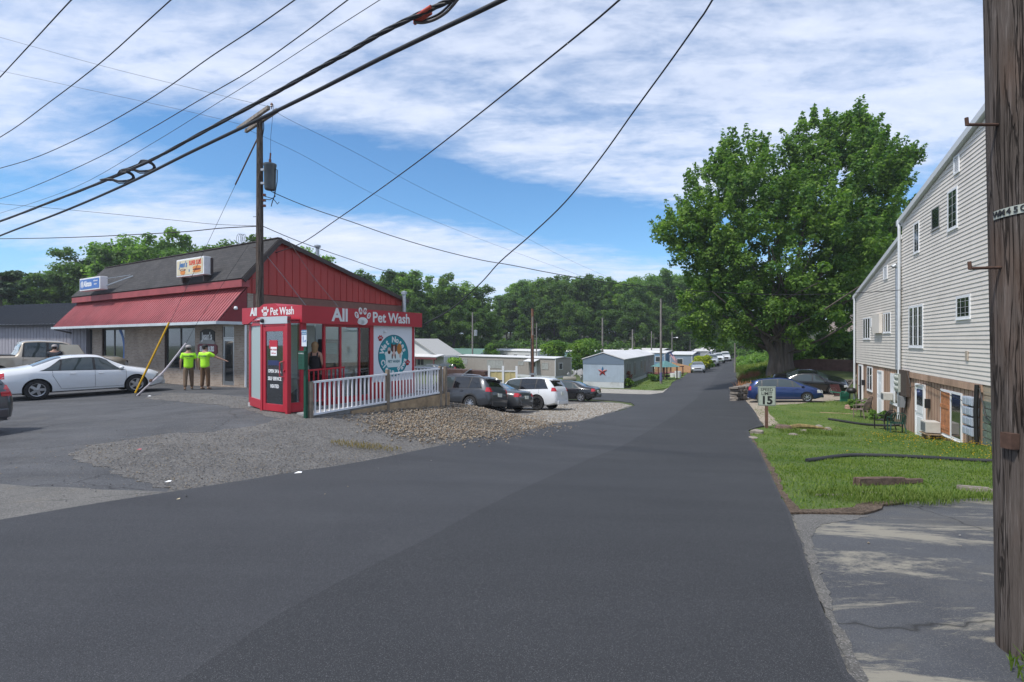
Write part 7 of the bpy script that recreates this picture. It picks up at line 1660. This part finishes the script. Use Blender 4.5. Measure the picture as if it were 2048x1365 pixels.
pf = thing('yard_fence', 'fence of yellowish panels between white posts behind the parked cars', 'fence', (0, 0, 0))
for px in (978, 1006, 1033):
    p_ = PX(px, 44, 0, z=0); zg = T(p_.x, p_.y); MB().box(p_.x - .09, p_.x + .09, p_.y - .09, p_.y + .09, zg - .1, zg + 2.35).build('post', M_whitev, pf)
for (a_, b_) in ((980, 1004), (1008, 1031)):
    A = PX(a_, 44, 0, z=0); B = PX(b_, 44, 0, z=0); zg = T(A.x, A.y); k = MB().box(A.x, B.x, 43.98, 44.03, zg + .6, zg + 1.85).box((A.x + B.x) / 2 - .06, (A.x + B.x) / 2 + .06, 43.95, 43.98, zg + .55, zg + 1.9); k.build('panel', mat('yellow_panel', (.55, .46, .22), .7, nscale=2, namt=.12), pf)
    MB().box(A.x, B.x, 43.94, 44.06, zg + 1.85, zg + 1.95).box(A.x, B.x, 43.94, 44.06, zg + .5, zg + .6).build('rail', M_white, pf)
dp = thing('dumpster', 'brown open topped skip with a leaning grey ramp behind the suv', 'skip', (-4.6, 53, T(-4.6, 53)), R(-10))
MB().prism([(-1.9, 0), (1.9, 0), (2.1, 1.5), (-2.1, 1.7)], fy, -.9, .9).build('body', mat('skip_brown', (.07, .035, .025), .7, nscale=2, namt=.3), dp)
MB().bar((-1.6, -1.0, .1), (.6, -1.0, 1.7), .9, .08).build('ramp', M_galv, dp); MB().box(1.2, 4.0, -.9, .9, 0, 1.1).build('body', mat('skip_maroon', (.09, .035, .03), .8), dp)
tyw = MB()
for i in range(14): tyw.lathe([(.18, 0), (.32, 0), (.34, .08), (.32, .2), (.18, .2)], 10, Matrix.Translation((-5.9 + i * .42, 47.5, T(-5.9 + i * .42, 47.5) + .25)) @ Matrix.Rotation(R(78), 4, 'X'))
tag(tyw.build('tyre_row', M_tyre), 'row of old tyres standing along the far edge of the parking', 'tyres')
def flag(label, px, Y, py0, group='flags on the trailers'):
    p_ = PX(px, Y, py0); r = thing('flag', label, 'flag', tuple(p_), R(-20), group)
    MB().tube([(-.1, 0, .1), (-1.0, .2, 1.2 - 1.9)], .02, 6).build('pole', M_white, r)
    g_ = MB(); red = mat('flag_red', (.40, .05, .07), .8); wh_ = mat('flag_white', (.62, .60, .62), .8); bl = mat('flag_blue', (.03, .05, .18), .8); n_ = 9
    def pt2(u, v): return (-.1 + 1.7 * u * .55 + .25 * v * 0, .1 * math.sin(u * 7), .1 - 1.7 * u * .75 - 1.0 * v * .55 - .0)
    for i in range(13):
        for j in range(n_):
            m_ = 2 if (i < 7 and j < 4) else (0 if i % 2 == 0 else 1); g_.face([pt2(j / n_, i / 13), pt2((j + 1) / n_, i / 13), pt2((j + 1) / n_, (i + 1) / 13), pt2(j / n_, (i + 1) / 13)], m_)
    g_.build('cloth', [red, wh_, bl], r, fix=False)
flag('large american flag hanging off the blue grey trailer', 1341, 66, 703); flag('small american flag left of the yellow bush', 1387, 82, 702); flag('small blue and red flag right of the yellow bush', 1420, 90, 704)
for lb, px, Y, h_ in (('white plastic tub on the grass by the gazebo', 1356, 60, .8), ('pale box beside the concrete end of the gazebo yard', 1346, 61, .5)):
    p_ = PX(px, Y, 0, z=0); MBo = MB().lathe([(.0, 0), (.32, 0), (.38, h_), (.33, h_), (.30, .1), (0, .1)], 14, Matrix.Translation((p_.x, p_.y, T(p_.x, p_.y)))); tag(MBo.build('plastic_tub', M_whitev), lb, 'tub')
tk = thing('fuel_tank', 'pale oval tank on legs left of the starred trailer', 'tank', (6.0, 53.5, T(6.0, 53.5)), 0)
MB().lathe([(0, 0), (.24, .02), (.30, .12), (.30, 1.3), (.24, 1.4), (0, 1.42)], 16, Matrix.Translation((-.7, 0, .55)) @ Matrix.Rotation(R(90), 4, 'Y')).build('barrel', mat('tank_tan', (.20, .19, .16), .6), tk, smooth=40)
for x in (-.6, .6): MB().box(x - .04, x + .04, -.2, .2, 0, .3).build('leg', M_galv, tk)
bp_ = MB()
rd = random.Random(4)
for i in range(9): bp_.obox((6.9 + rd.uniform(-.6, .8), 56 + rd.uniform(-.4, .4), T(7, 56) + .4 + rd.uniform(0, 1.1)), (rd.uniform(.4, 1.3), .06, rd.uniform(.2, .6)), (rd.uniform(-.6, .6), rd.uniform(-.8, .8), rd.uniform(0, 3)))
tag(bp_.build('junk_pile', mat('scrap_grey', (.36, .36, .36), .7, nscale=2, namt=.4)), 'pile of white and grey scrap boards left of the starred trailer', 'junk pile')
# litter on the car park
for lb, px, py, c_, s_ in (('white scrap of paper in the middle of the gravel', 337, 971, M_whitev, .035), ('pink scrap on the gravel', 279, 905, mat('pink_scrap', (.5, .12, .14), .8), .035), ('white wrapper on the car park by the white sedan', 299, 795, M_whitev, .06), ('yellowish scrap on the new road', 357, 1006, mat('tan_scrap', (.4, .34, .22), .8), .018), ('pale stone near the road edge gravel', 597, 952, M_whitev, .05)):
    p_ = G(px, py); tag(MB().solid([(-s_, -s_ * .6, 0), (s_, -s_ * .4, .004), (s_ * .8, s_ * .5, .012), (-s_ * .7, s_ * .6, .005), (0, 0, s_ * .4)], [(0, 1, 4), (1, 2, 4), (2, 3, 4), (3, 0, 4), (0, 3, 2, 1)]).build('litter', c_, None, loc=(p_.x, p_.y, p_.z + .035)), lb, 'litter')
# ================================================================ TREES AND PLANTS
M_lf_maple = leafmat('maple_leaf', (.040, .105, .026), (.20, .30, .055), .42)
M_lf_dark = leafmat('forest_leaf_dark', (.048, .105, .030), (.16, .25, .065), .42)
M_lf_mid = leafmat('forest_leaf_mid', (.065, .14, .034), (.22, .33, .075), .45)
M_lf_brt = leafmat('forest_leaf_bright', (.07, .16, .022), (.24, .36, .055), .4)
M_lf_pine = leafmat('pine_needles', (.022, .05, .026), (.08, .13, .055), .2)
M_lf_yel = leafmat('yellow_bush_leaf', (.16, .22, .015), (.50, .46, .02), .3)
M_bark = mat('maple_bark', (.115, .095, .08), .95, 0, 5, .4, 14, 1.0, stretch=(1, 1, .15))
M_bark2 = mat('grey_bark', (.13, .115, .10), .95, 0, 4, .3, 12, .8, stretch=(1, 1, .2))
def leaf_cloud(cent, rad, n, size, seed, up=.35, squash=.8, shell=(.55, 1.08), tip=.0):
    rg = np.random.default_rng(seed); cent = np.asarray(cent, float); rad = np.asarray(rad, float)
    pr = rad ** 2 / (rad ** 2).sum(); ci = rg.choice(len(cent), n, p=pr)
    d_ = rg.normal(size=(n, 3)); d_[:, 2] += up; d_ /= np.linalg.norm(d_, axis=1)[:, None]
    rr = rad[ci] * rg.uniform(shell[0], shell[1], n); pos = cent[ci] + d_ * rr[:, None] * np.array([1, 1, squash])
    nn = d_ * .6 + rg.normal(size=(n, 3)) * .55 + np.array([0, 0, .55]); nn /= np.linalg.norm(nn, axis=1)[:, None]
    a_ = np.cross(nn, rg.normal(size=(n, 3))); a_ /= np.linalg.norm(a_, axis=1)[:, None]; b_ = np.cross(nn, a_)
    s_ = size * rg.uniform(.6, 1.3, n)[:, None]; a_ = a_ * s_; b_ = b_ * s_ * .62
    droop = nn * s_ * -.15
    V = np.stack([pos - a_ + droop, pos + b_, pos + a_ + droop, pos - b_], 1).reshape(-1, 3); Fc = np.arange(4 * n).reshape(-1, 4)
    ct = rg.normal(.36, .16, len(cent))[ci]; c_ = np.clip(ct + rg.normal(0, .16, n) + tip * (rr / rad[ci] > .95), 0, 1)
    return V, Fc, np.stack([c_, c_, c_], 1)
def crown_mesh(name, *a, **k):
    ml = k.pop('mat'); V, Fc, cols = leaf_cloud(*a, **k); o_ = np_mesh(name, V, Fc, ml, cols); me = o_.data; bpy.data.objects.remove(o_); return me
# ---- the big maple
mx, my = 22.0, 42.0; mz = T(mx, my)
mp = thing('maple_tree', 'huge full maple with several thick stems on the bank above the blue car', 'tree', (mx, my, mz))
k42 = 42 / F
lobes = [(1685,440,110,178),(1475,460,112,152),(1570,525,160,170),(1700,290,52,62),(1622,318,50,72),(1478,340,60,55),(1748,385,52,78),(1448,620,82,85),(1625,625,100,90),(1360,462,44,34),(1786,335,24,22),(1400,520,60,60),(1540,640,110,70),(1725,505,60,80)]
rg = np.random.default_rng(11); cs = []; rs = []
for (px, py, rx, rz) in lobes:
    c0 = np.array([(px - 1024) * k42 - mx, 0, H - (py - HZ) * k42 - mz]); ra = np.array([rx * k42, max(rx, 70) * k42 * (.95 if rx > 100 else .75), rz * k42])
    n_ = int(14 + rx * rz / 165)
    for _ in range(n_):
        d_ = rg.normal(size=3); d_ /= np.linalg.norm(d_); f = rg.uniform(.35, 1.0) ** .55; p_ = c0 + d_ * ra * f
        if p_[2] < 2.0: continue
        cs.append(p_); rs.append(rg.uniform(.42, 1.0) * (.75 if f > .85 else 1.05))
    for _ in range(int(n_ * .55)):       # upright spiky shoots on the outside
        d_ = rg.normal(size=3); d_[2] = abs(d_[2]) * .9; d_ /= np.linalg.norm(d_); p_ = c0 + d_ * ra
        for j in range(4): cs.append(p_ + (d_ * .5 + np.array([0, 0, .6])) * j * .38); rs.append(.42 - j * .07)
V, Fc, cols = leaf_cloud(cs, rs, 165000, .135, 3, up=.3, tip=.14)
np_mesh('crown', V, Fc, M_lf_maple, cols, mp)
tr = MB(); stems = [(-.75, -.2, -4.2, 7.5), (-.25, -.35, -1.4, 10.5), (.35, -.3, 1.6, 12.5), (.8, .0, 4.4, 10.5), (.1, .5, .4, 13.5), (-.5, .4, -5.2, 9.0)]
brs = MB()
for i, (x, y, tx, tz_) in enumerate(stems):
    pts = [(x * 1.15, y * 1.3, -.6), (x * .95, y, .4), (x * .9, y * .8, 1.8), (x * .9 + (tx - x) * .22, y, tz_ * .42), (x + (tx - x) * .6, y * 1.6, tz_ * .72), (tx, y * 2.5, tz_)]
    tr.tube(spline(pts, 5), [.50 - .0172 * j for j in range(26)][:len(spline(pts, 5))], 12)
    for j in range(9):
        base = Vector(spline(pts, 5)[10 + j if 10 + j < 25 else 24]); tgt = Vector(cs[int(rg.integers(len(cs)))]) if False else base + Vector((rg.normal() * 3.2, rg.normal() * 2.5, abs(rg.normal()) * 2.4 + 1))
        mid = base.lerp(tgt, .5) + Vector((0, 0, -.3)); brs.tube([base, mid, tgt], [.13, .08, .03], 6)
tr.build('trunk', M_bark, mp, smooth=60); brs.build('limbs', M_bark, mp, smooth=60)
# ---- generic broadleaf variants
def variant(seed, ml, n=5200, h=16.0, w=9.0, low=.14, leaf=.215, cl=110, name='v'):
    rg = np.random.default_rng(seed); cs = []; rs = []
    sub = [(np.array([rg.normal() * w * .17, rg.normal() * w * .17, h * rg.uniform(low + .22, .84)]), w * rg.uniform(.20, .34)) for _ in range(9)] + [(np.array([0, 0, h * .55]), w * .38), (np.array([0, 0, h * .30]), w * .36)]
    for _ in range(cl):
        c0, r0 = sub[int(rg.integers(len(sub)))]; d_ = rg.normal(size=3); d_[2] = d_[2] * 1.2 + .2; d_ /= np.linalg.norm(d_); p_ = c0 + d_ * r0 * rg.uniform(.6, 1.05)
        p_[2] = min(max(p_[2], h * low), h * .97); cs.append(p_); rs.append(rg.uniform(.5, 1.15) * w / 9)
    me = crown_mesh('crown', cs, rs, int(n * 2.6), leaf, seed + 1, mat=ml, up=.35, shell=(.35, 1.22))
    t_ = MB().tube([(0, 0, -.5), (.1, 0, h * .3), (.0, .1, h * .75)], [.24, .18, .06], 8)
    for j in range(5):
        a_ = rg.uniform(0, 6.28); z_ = h * rg.uniform(.25, .55); t_.tube([(0, 0, z_), (math.cos(a_) * w * .15, math.sin(a_) * w * .15, z_ + h * .1), (math.cos(a_) * w * .33, math.sin(a_) * w * .33, z_ + h * .24)], [.10, .07, .03], 6)
    tm = t_.build('trunk', M_bark2, None, smooth=60); tmm = tm.data; bpy.data.objects.remove(tm); return me, tmm, h
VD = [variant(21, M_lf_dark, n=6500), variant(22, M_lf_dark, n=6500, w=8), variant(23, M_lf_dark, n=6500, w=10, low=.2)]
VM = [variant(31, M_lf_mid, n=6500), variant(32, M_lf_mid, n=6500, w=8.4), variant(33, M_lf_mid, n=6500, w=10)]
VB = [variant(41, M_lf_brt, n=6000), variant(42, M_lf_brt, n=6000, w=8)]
kinds = {'dark': (VD, 'dark green'), 'mid': (VM, 'mid green'), 'bright': (VB, 'bright yellow green')}
cnt = [0]
def tree(label, x, y, ztop, kind, ws=1.0, name='forest_tree', group=None, zg=None, rnd=None):
    vs_, _ = kinds[kind]; me, tm, h = vs_[cnt[0] % len(vs_)]; cnt[0] += 1
    zg = T(x, y) if zg is None else zg; r = thing(name, label, 'tree', (x, y, zg), rnd if rnd is not None else (cnt[0] * 2.4) % 6.28, group); s_ = (ztop - zg) / (h * .99)
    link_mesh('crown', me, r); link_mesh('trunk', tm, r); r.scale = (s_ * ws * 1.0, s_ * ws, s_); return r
rf = random.Random(12)
ORD = 'first second third fourth fifth sixth seventh eighth ninth tenth eleventh twelfth thirteenth fourteenth fifteenth sixteenth seventeenth eighteenth nineteenth twentieth'.split()
def row(x0, x1, step, tops, Yf, kindf, jit, grp, lab, dpx=0, wsr=(.9, 1.15)):
    px = x0; ix = -1
    while px < x1:
        Y = Yf(px) * rf.uniform(.96, 1.04); py = float(np.interp(px, [a for a, b in tops], [b for a, b in tops])) + rf.uniform(-jit, jit) + dpx
        x = (px - 1024) / F * Y; kd = kindf(px); ix += 1
        tree(lab % (ORD[ix], kinds[kd][1]), x, Y, H - (py - HZ) / F * Y, kd, rf.uniform(*wsr), group=grp)
        px += step * rf.uniform(.8, 1.2)
tL = [(-120, 560), (60, 552), (110, 535), (160, 522), (210, 500), (260, 480), (320, 468), (380, 470), (430, 482), (480, 478), (560, 490), (620, 500), (680, 530)]
row(70, 700, 46, tL, lambda p: 74 + abs(p - 300) * .02, lambda p: 'mid' if rf.random() < .6 else 'dark', 7, 'trees behind the shop', '%s from the left, %s leafy tree close behind the shop roof')
row(-40, 720, 62, tL, lambda p: 92, lambda p: 'dark', 10, 'trees in the second rank behind the shop', '%s from the left, %s tree in the second rank behind the shop', 14, (1.1, 1.4))
tR = [(690, 545), (740, 532), (790, 530), (850, 546), (900, 552), (945, 572), (972, 608), (1000, 612), (1015, 572), (1050, 556), (1100, 552), (1160, 550), (1210, 552), (1260, 556), (1300, 548), (1350, 540), (1420, 545), (1500, 560), (1560, 600)]
row(700, 966, 34, tR, lambda p: 104, lambda p: 'dark' if rf.random() < .55 else 'mid', 7, 'trees right of the shop gable', '%s from the left, %s tree in the woods right of the shop gable')
row(985, 1420, 33, tR, lambda p: 128, lambda p: ('bright' if 1190 < p < 1300 and rf.random() < .55 else ('dark' if rf.random() < .5 else 'mid')), 6, 'trees of the hillside woods beyond the trailer park', '%s from the left, %s tree in the front rank beyond the trailer park')
row(975, 1420, 40, tR, lambda p: 146, lambda p: 'mid' if rf.random() < .6 else 'bright', 5, 'trees on the crest of the far woods', '%s from the left, %s tree on the crest of the far woods', 0, (1.1, 1.35))
row(990, 1440, 52, [(980, 645), (1100, 600), (1440, 600)], lambda p: 119, lambda p: 'mid' if rf.random() < .5 else 'dark', 14, 'lower trees at the foot of the far woods', '%s from the left, %s lower tree at the foot of the far woods')
row(820, 990, 40, [(800, 610), (900, 600), (990, 625)], lambda p: 98, lambda p: 'dark' if rf.random() < .6 else 'mid', 12, 'lower trees behind the white gabled house', '%s from the left, %s lower tree behind the white gabled house')
row(1400, 1860, 56, [(1400, 640), (1480, 628), (1560, 610), (1700, 560), (1860, 540)], lambda p: 132 - max(0, p - 1500) * .12, lambda p: 'dark' if rf.random() < .5 else 'mid', 10, 'trees beyond the big maple', '%s from the left, %s tree glimpsed beyond the big maple', 0, (1.1, 1.4))
tree('dark tree behind the cream house, right of the maple', 40.5, 56, 17.2, 'dark', .95, name='tree', rnd=.4)
tree('dark green tree with a bare lower trunk between maple and porch', 33.5, 50, 10, 'dark', .8, name='tree', rnd=1.4)
SMALLT = (('small bright green tree in front of the teal trailer, larger of the two', 1172, 74, 655, 88, 'b', 6500), ('bright green tree left of the larger one, half hidden by it', 1106, 76, 668, 60, 'b', 4500), ('little bright tree rising over the beige trailer roof', 985, 84, 672, 42, 'b', 3000),
  ('tiny bright tree between the grey poles', 1275, 96, 684, 24, 'b', 1200), ('tiny tree behind the starred trailer roof', 1252, 92, 688, 20, 'm', 1000))
# pine at far left
rgp = np.random.default_rng(77); cs = []; rs = []
for i in range(90):
    z_ = rgp.uniform(2.5, 13); a_ = rgp.uniform(0, 6.28); d_ = rgp.uniform(.4, 1) * (5.2 - (z_ - 2.5) * .34); cs.append((math.cos(a_) * d_, math.sin(a_) * d_, z_)); rs.append(rgp.uniform(.5, 1.1))
me = crown_mesh('crown', cs, rs, 9000, .26, 5, mat=M_lf_pine, squash=.35, up=.1)
for lb, px, Y, pyt in (('feathery dark pine at the left edge of the photo', 2, 60, 536), ('second dark pine half cut by the left edge', -70, 66, 520)):
    x = (px - 1024) / F * Y; r = thing('pine_tree', lb, 'tree', (x, Y, T(x, Y))); link_mesh('crown', me, r); MB().tube([(0, 0, -.5), (0, 0, 13)], [.3, .05], 8).build('trunk', M_bark2, r); s_ = (H - (pyt - HZ) / F * Y - T(x, Y)) / 13.6; r.scale = (s_, s_, s_)
# shrubs
def shrub(label, x, y, w_, h_, ml, n, leaf, seed, name='shrub', cat='shrub'):
    rg = np.random.default_rng(seed); cs = []; rs = []
    for _ in range(16):
        a_ = rg.uniform(0, 6.28); d_ = rg.uniform(0, 1) ** .5; z_ = rg.uniform(.2, .8); k_ = math.sqrt(max(.05, 1 - (z_ - .3) ** 2)) * .8; cs.append((math.cos(a_) * d_ * w_ / 2 * k_ * .75, math.sin(a_) * d_ * w_ / 2 * k_ * .75, z_ * h_ * .9)); rs.append(min(w_, h_) * rg.uniform(.16, .26))
    V, Fc, cols = leaf_cloud(cs, rs, n, leaf, seed); r = thing(name, label, cat, (x, y, T(x, y))); np_mesh('foliage', V, Fc, ml, cols, r)
    MB().tube([(0, 0, -.1), (0, 0, h_ * .5)], .03, 6).build('stem', M_bark2, r); return r
for lb, px, Y, pyt, pw_, kd, n_ in SMALLT:
    x = (px - 1024) / F * Y; shrub(lb, x, Y, pw_ / F * Y, (H - (pyt - HZ) / F * Y - T(x, Y)), M_lf_brt if kd == 'b' else M_lf_mid, n_, .17, int(px), 'small_tree', 'tree')
def shr(label, px, Y, *a, **k): return shrub(label, (px - 1024) / F * Y, Y, *a, **k)
shr('round bush with bright yellow top beside the silver car', 1403, 74, 3.6, 3.0, M_lf_yel, 5200, .13, 1)
shr('plain green bush between the yellow bush and the silver pickup', 1414, 78, 2.2, 2.0, M_lf_mid, 2000, .15, 2)
shr('round green bush at the left end of the beige trailer', 911, 74, 3.0, 3.0, M_lf_brt, 1800, .16, 3)
shr('dark shrub on the bank between the maple and the porch', 1675, 46, 4.8, 3.2, M_lf_dark, 5000, .13, 4)
shr('dark evergreen shrub in the shade next to the porch', 1700, 43, 3.2, 3.6, M_lf_dark, 4000, .13, 5)
shr('bright ferny shrub right of the maple trunk', 1612, 47, 3.6, 1.7, M_lf_brt, 4000, .12, 6)
shr('bright ferny shrub left of the maple trunk', 1515, 46, 3.4, 1.3, M_lf_brt, 3500, .12, 7)
shr('pale leafy shrub farther up the bank right of the maple', 1645, 54, 3.6, 1.8, M_lf_brt, 3000, .13, 17)
shr('green weeds clump behind the taupe chairs', 1716, 27.8, 1.6, .7, M_lf_mid, 2500, .06, 8)
shr('green weeds clump at the foot of the white door', 1757, 24.6, 1.3, .5, M_lf_mid, 1800, .05, 9)
shr('leafy weeds between the gazebo and the bare pole', 1312, 54, 2.4, 1.0, M_lf_mid, 900, .10, 10)
shr('weeds at the corner of the starred trailer', 1256, 49.5, 1.6, 1.1, M_lf_brt, 900, .09, 11)
shr('reddish leafed shrub at the corner of the starred trailer', 1254, 50.6, 1.2, 1.9, mat('red_shrub_leaf', (.22, .09, .06), .8), 500, .09, 12)
# broad weeds and grass at the foot of the near pole
def weeds(name, cx, cy, rx, ry, n, h, w, ml, label, seed, zoff=0):
    rg = np.random.default_rng(seed); a_ = rg.uniform(0, 6.28, n); d_ = rg.uniform(0, 1, n) ** .6; x = cx + np.cos(a_) * d_ * rx; y = cy + np.sin(a_) * d_ * ry; z = hz_arr(x, y) + zoff
    an = rg.uniform(0, 6.28, n); hh = h * rg.uniform(.4, 1.2, n); le = rg.uniform(.2, .9, n) * hh; dx_ = np.cos(an); dy_ = np.sin(an); ww = w * rg.uniform(.6, 1.3, n)
    b0 = np.stack([x, y, z], 1); sd_ = np.stack([-dy_ * ww, dx_ * ww, 0 * x], 1); m_ = b0 + np.stack([dx_ * le * .4, dy_ * le * .4, hh * .65], 1); t_ = b0 + np.stack([dx_ * le, dy_ * le, hh], 1)
    V = np.concatenate([np.stack([b0 - sd_ * .4, b0 + sd_ * .4, m_ + sd_, m_ - sd_], 1), np.stack([m_ - sd_, m_ + sd_, t_ + sd_ * .15, t_ - sd_ * .15], 1)], 0).reshape(-1, 3); Fc = np.arange(len(V)).reshape(-1, 4)
    c_ = np.tile(np.clip(rg.normal(.5, .2, n), 0, 1), 2); o_ = np_mesh(name, V, Fc, ml, np.stack([c_, c_, c_], 1)); return tag(o_, label, None, None, 'stuff')
weeds('weeds', 2.62, 2.42, .22, .16, 150, .10, .006, M_blade, 'tuft of green grass at the foot of the near utility pole', 1)
weeds('weeds', 2.72, 2.36, .12, .10, 26, .07, .018, M_lf_brt, 'broad plantain leaves at the foot of the near utility pole', 2)
weeds('weeds', 21.6, 43.0, 1.9, 3.0, 5200, .4, .015, leafmat('bank_grass', (.07, .12, .02), (.24, .26, .07), .3), 'tall grass on the bank left of the maple', 3)
weeds('weeds', 26.2, 51.5, 2.0, 4.5, 5200, .6, .02, MATS.get('x') or M_lf_brt, 'bright tall weeds up the bank beside the road', 4)
weeds('weeds', 18.3, 39.5, .55, 2.2, 700, .6, .012, mat('dry_orange_stalks', (.34, .16, .07), .9), 'orange dry day lilies along the road edge on the bank', 5)
weeds('weeds', 6.3, 6.6, 1.6, .35, 1800, .10, .004, M_blade, 'longer grass along the front edge of the lawn', 6, .02)
weeds('weeds', 4.6, 6.4, .9, .5, 1800, .09, .004, M_blade, 'longer grass around the broken boards', 7, .02)
weeds('weeds', -2.75, 9.6, .7, .25, 500, .07, .004, leafmat('dry_grass', (.16, .13, .03), (.34, .24, .08), .3), 'dry yellow grass tuft in the gravel below the rubble', 8, .03)
weeds('weeds', 10.5, 17.8, 1.2, 1.0, 900, .14, .008, M_blade, 'rough grass around the stump and rocks', 9, .02)
# dandelion like flowers
fl = [(1700,925),(1760,900),(1740,880),(1830,872),(1880,876),(1990,905),(1990,925),(1900,912),(1850,900),(1780,915)]
fp = gp([(1690,905),(1700,880),(1760,868),(1840,872),(1880,874),(1960,890),(2000,900),(2010,935),(1850,935),(1760,960),(1690,950)])
P_ = np.array(fp); rgf = np.random.default_rng(9); xy = rgf.uniform(P_.min(0), P_.max(0), (2600, 2)); cx_, cy_ = (12.6, 13.6)
keep = in_poly(xy[:, 0], xy[:, 1], fp) & (rgf.uniform(0, 1, len(xy)) < np.clip(1.25 - np.abs((xy[:, 0] - (7.5 + .43 * xy[:, 1]))) / 3.2, .04, 1)); xy = xy[keep][:420]; n_ = len(xy)
hh = rgf.uniform(.06, .16, n_); z = hz_arr(xy[:, 0], xy[:, 1]); V = []; Fq_ = []
for i in range(n_):
    x, y = xy[i]; zt_ = z[i] + hh[i]; i0 = len(V); r_ = .014
    for j in range(6): a_ = j * math.pi / 3; V.append((x + r_ * math.cos(a_), y + r_ * math.sin(a_), zt_ + .004 * (j % 2)))
    Fq_.append(tuple(i0 + j for j in range(6)))
    V += [(x - .002, y, z[i]), (x + .002, y, z[i]), (x, y, zt_)]
    V.append((x, y - .018, zt_ + .018)); V.append((x - .018, y, zt_ - .006)); V.append((x + .018, y, zt_ - .006))
    Fq_.append((i0 + 9, i0 + 10, i0 + 11))
me = bpy.data.meshes.new('flowers'); me.from_pydata(V, [], Fq_); me.materials.append(mat('flower_yellow', (.85, .55, .01), .6)); tag(link_mesh('flowers', me), 'scattered small yellow flowers in the lawn by the house', None, None, 'stuff')

BG_ = leafmat('road_bank_grass', (.08, .14, .02), (.26, .30, .07), .3)
weeds('weeds', 23.4, 48.5, 1.0, 3.4, 4200, .75, .018, BG_, 'tall bright grass on the bank just right of the far road', 21)
weeds('weeds', 28.6, 59, 1.3, 5.5, 4200, .8, .022, BG_, 'tall bright grass farther along the right side of the road', 22)
weeds('weeds', 34.5, 71.5, 1.6, 7, 3200, .8, .026, BG_, 'far tall grass on the right of the road below the big maple', 23)
weeds('weeds', 20.9, 45.3, .45, 1.8, 900, .75, .014, MATS['dry_orange_stalks'], 'orange dried flower stalks by the low post at the road edge', 24)
# undergrowth along the foot of the woods
rg = np.random.default_rng(91); cs = []; rs = []
for _ in range(900):
    px = rg.uniform(830, 1560); Y = 108 + rg.uniform(0, 16) + max(0, px - 1000) * .012; x = (px - 1024) / F * Y; cs.append((x, Y, T(x, Y) + rg.uniform(.2, 3.6))); rs.append(rg.uniform(.8, 1.6))
V, Fc, cols = leaf_cloud(cs, rs, 60000, .30, 92, shell=(.2, 1.1)); tag(np_mesh('undergrowth', V, Fc, M_lf_dark, cols), 'dense undergrowth along the foot of the far woods', None, None, 'stuff')
cs = []; rs = []
for _ in range(260):
    px = rg.uniform(1480, 1760); Y = 66 + rg.uniform(0, 26); x = (px - 1024) / F * Y; cs.append((x, Y, T(x, Y) + rg.uniform(.1, 1.6))); rs.append(rg.uniform(.5, 1.1))
V, Fc, cols = leaf_cloud(cs, rs, 30000, .17, 93, shell=(.2, 1.1)); tag(np_mesh('undergrowth', V, Fc, M_lf_mid, cols), 'brambles and saplings on the slope behind the big maple', None, None, 'stuff')
# ================================================================ AIR
hzb = MB().box(-420, 420, -70, 420, -8, 40).build('haze', None)
hm = bpy.data.materials.new('thin_haze'); hm.use_nodes = True; t = hm.node_tree; t.nodes.remove(t.nodes['Principled BSDF'])
pv = N(t, 'ShaderNodeVolumePrincipled'); pv.inputs['Color'].default_value = (.86, .92, 1, 1); pv.inputs['Density'].default_value = .00045; pv.inputs['Anisotropy'].default_value = .2
t.links.new(pv.outputs[0], t.nodes['Material Output'].inputs['Volume']); hzb.data.materials.clear(); hzb.data.materials.append(hm); tag(hzb, 'thin pale summer haze over the far woods', None, None, 'stuff')
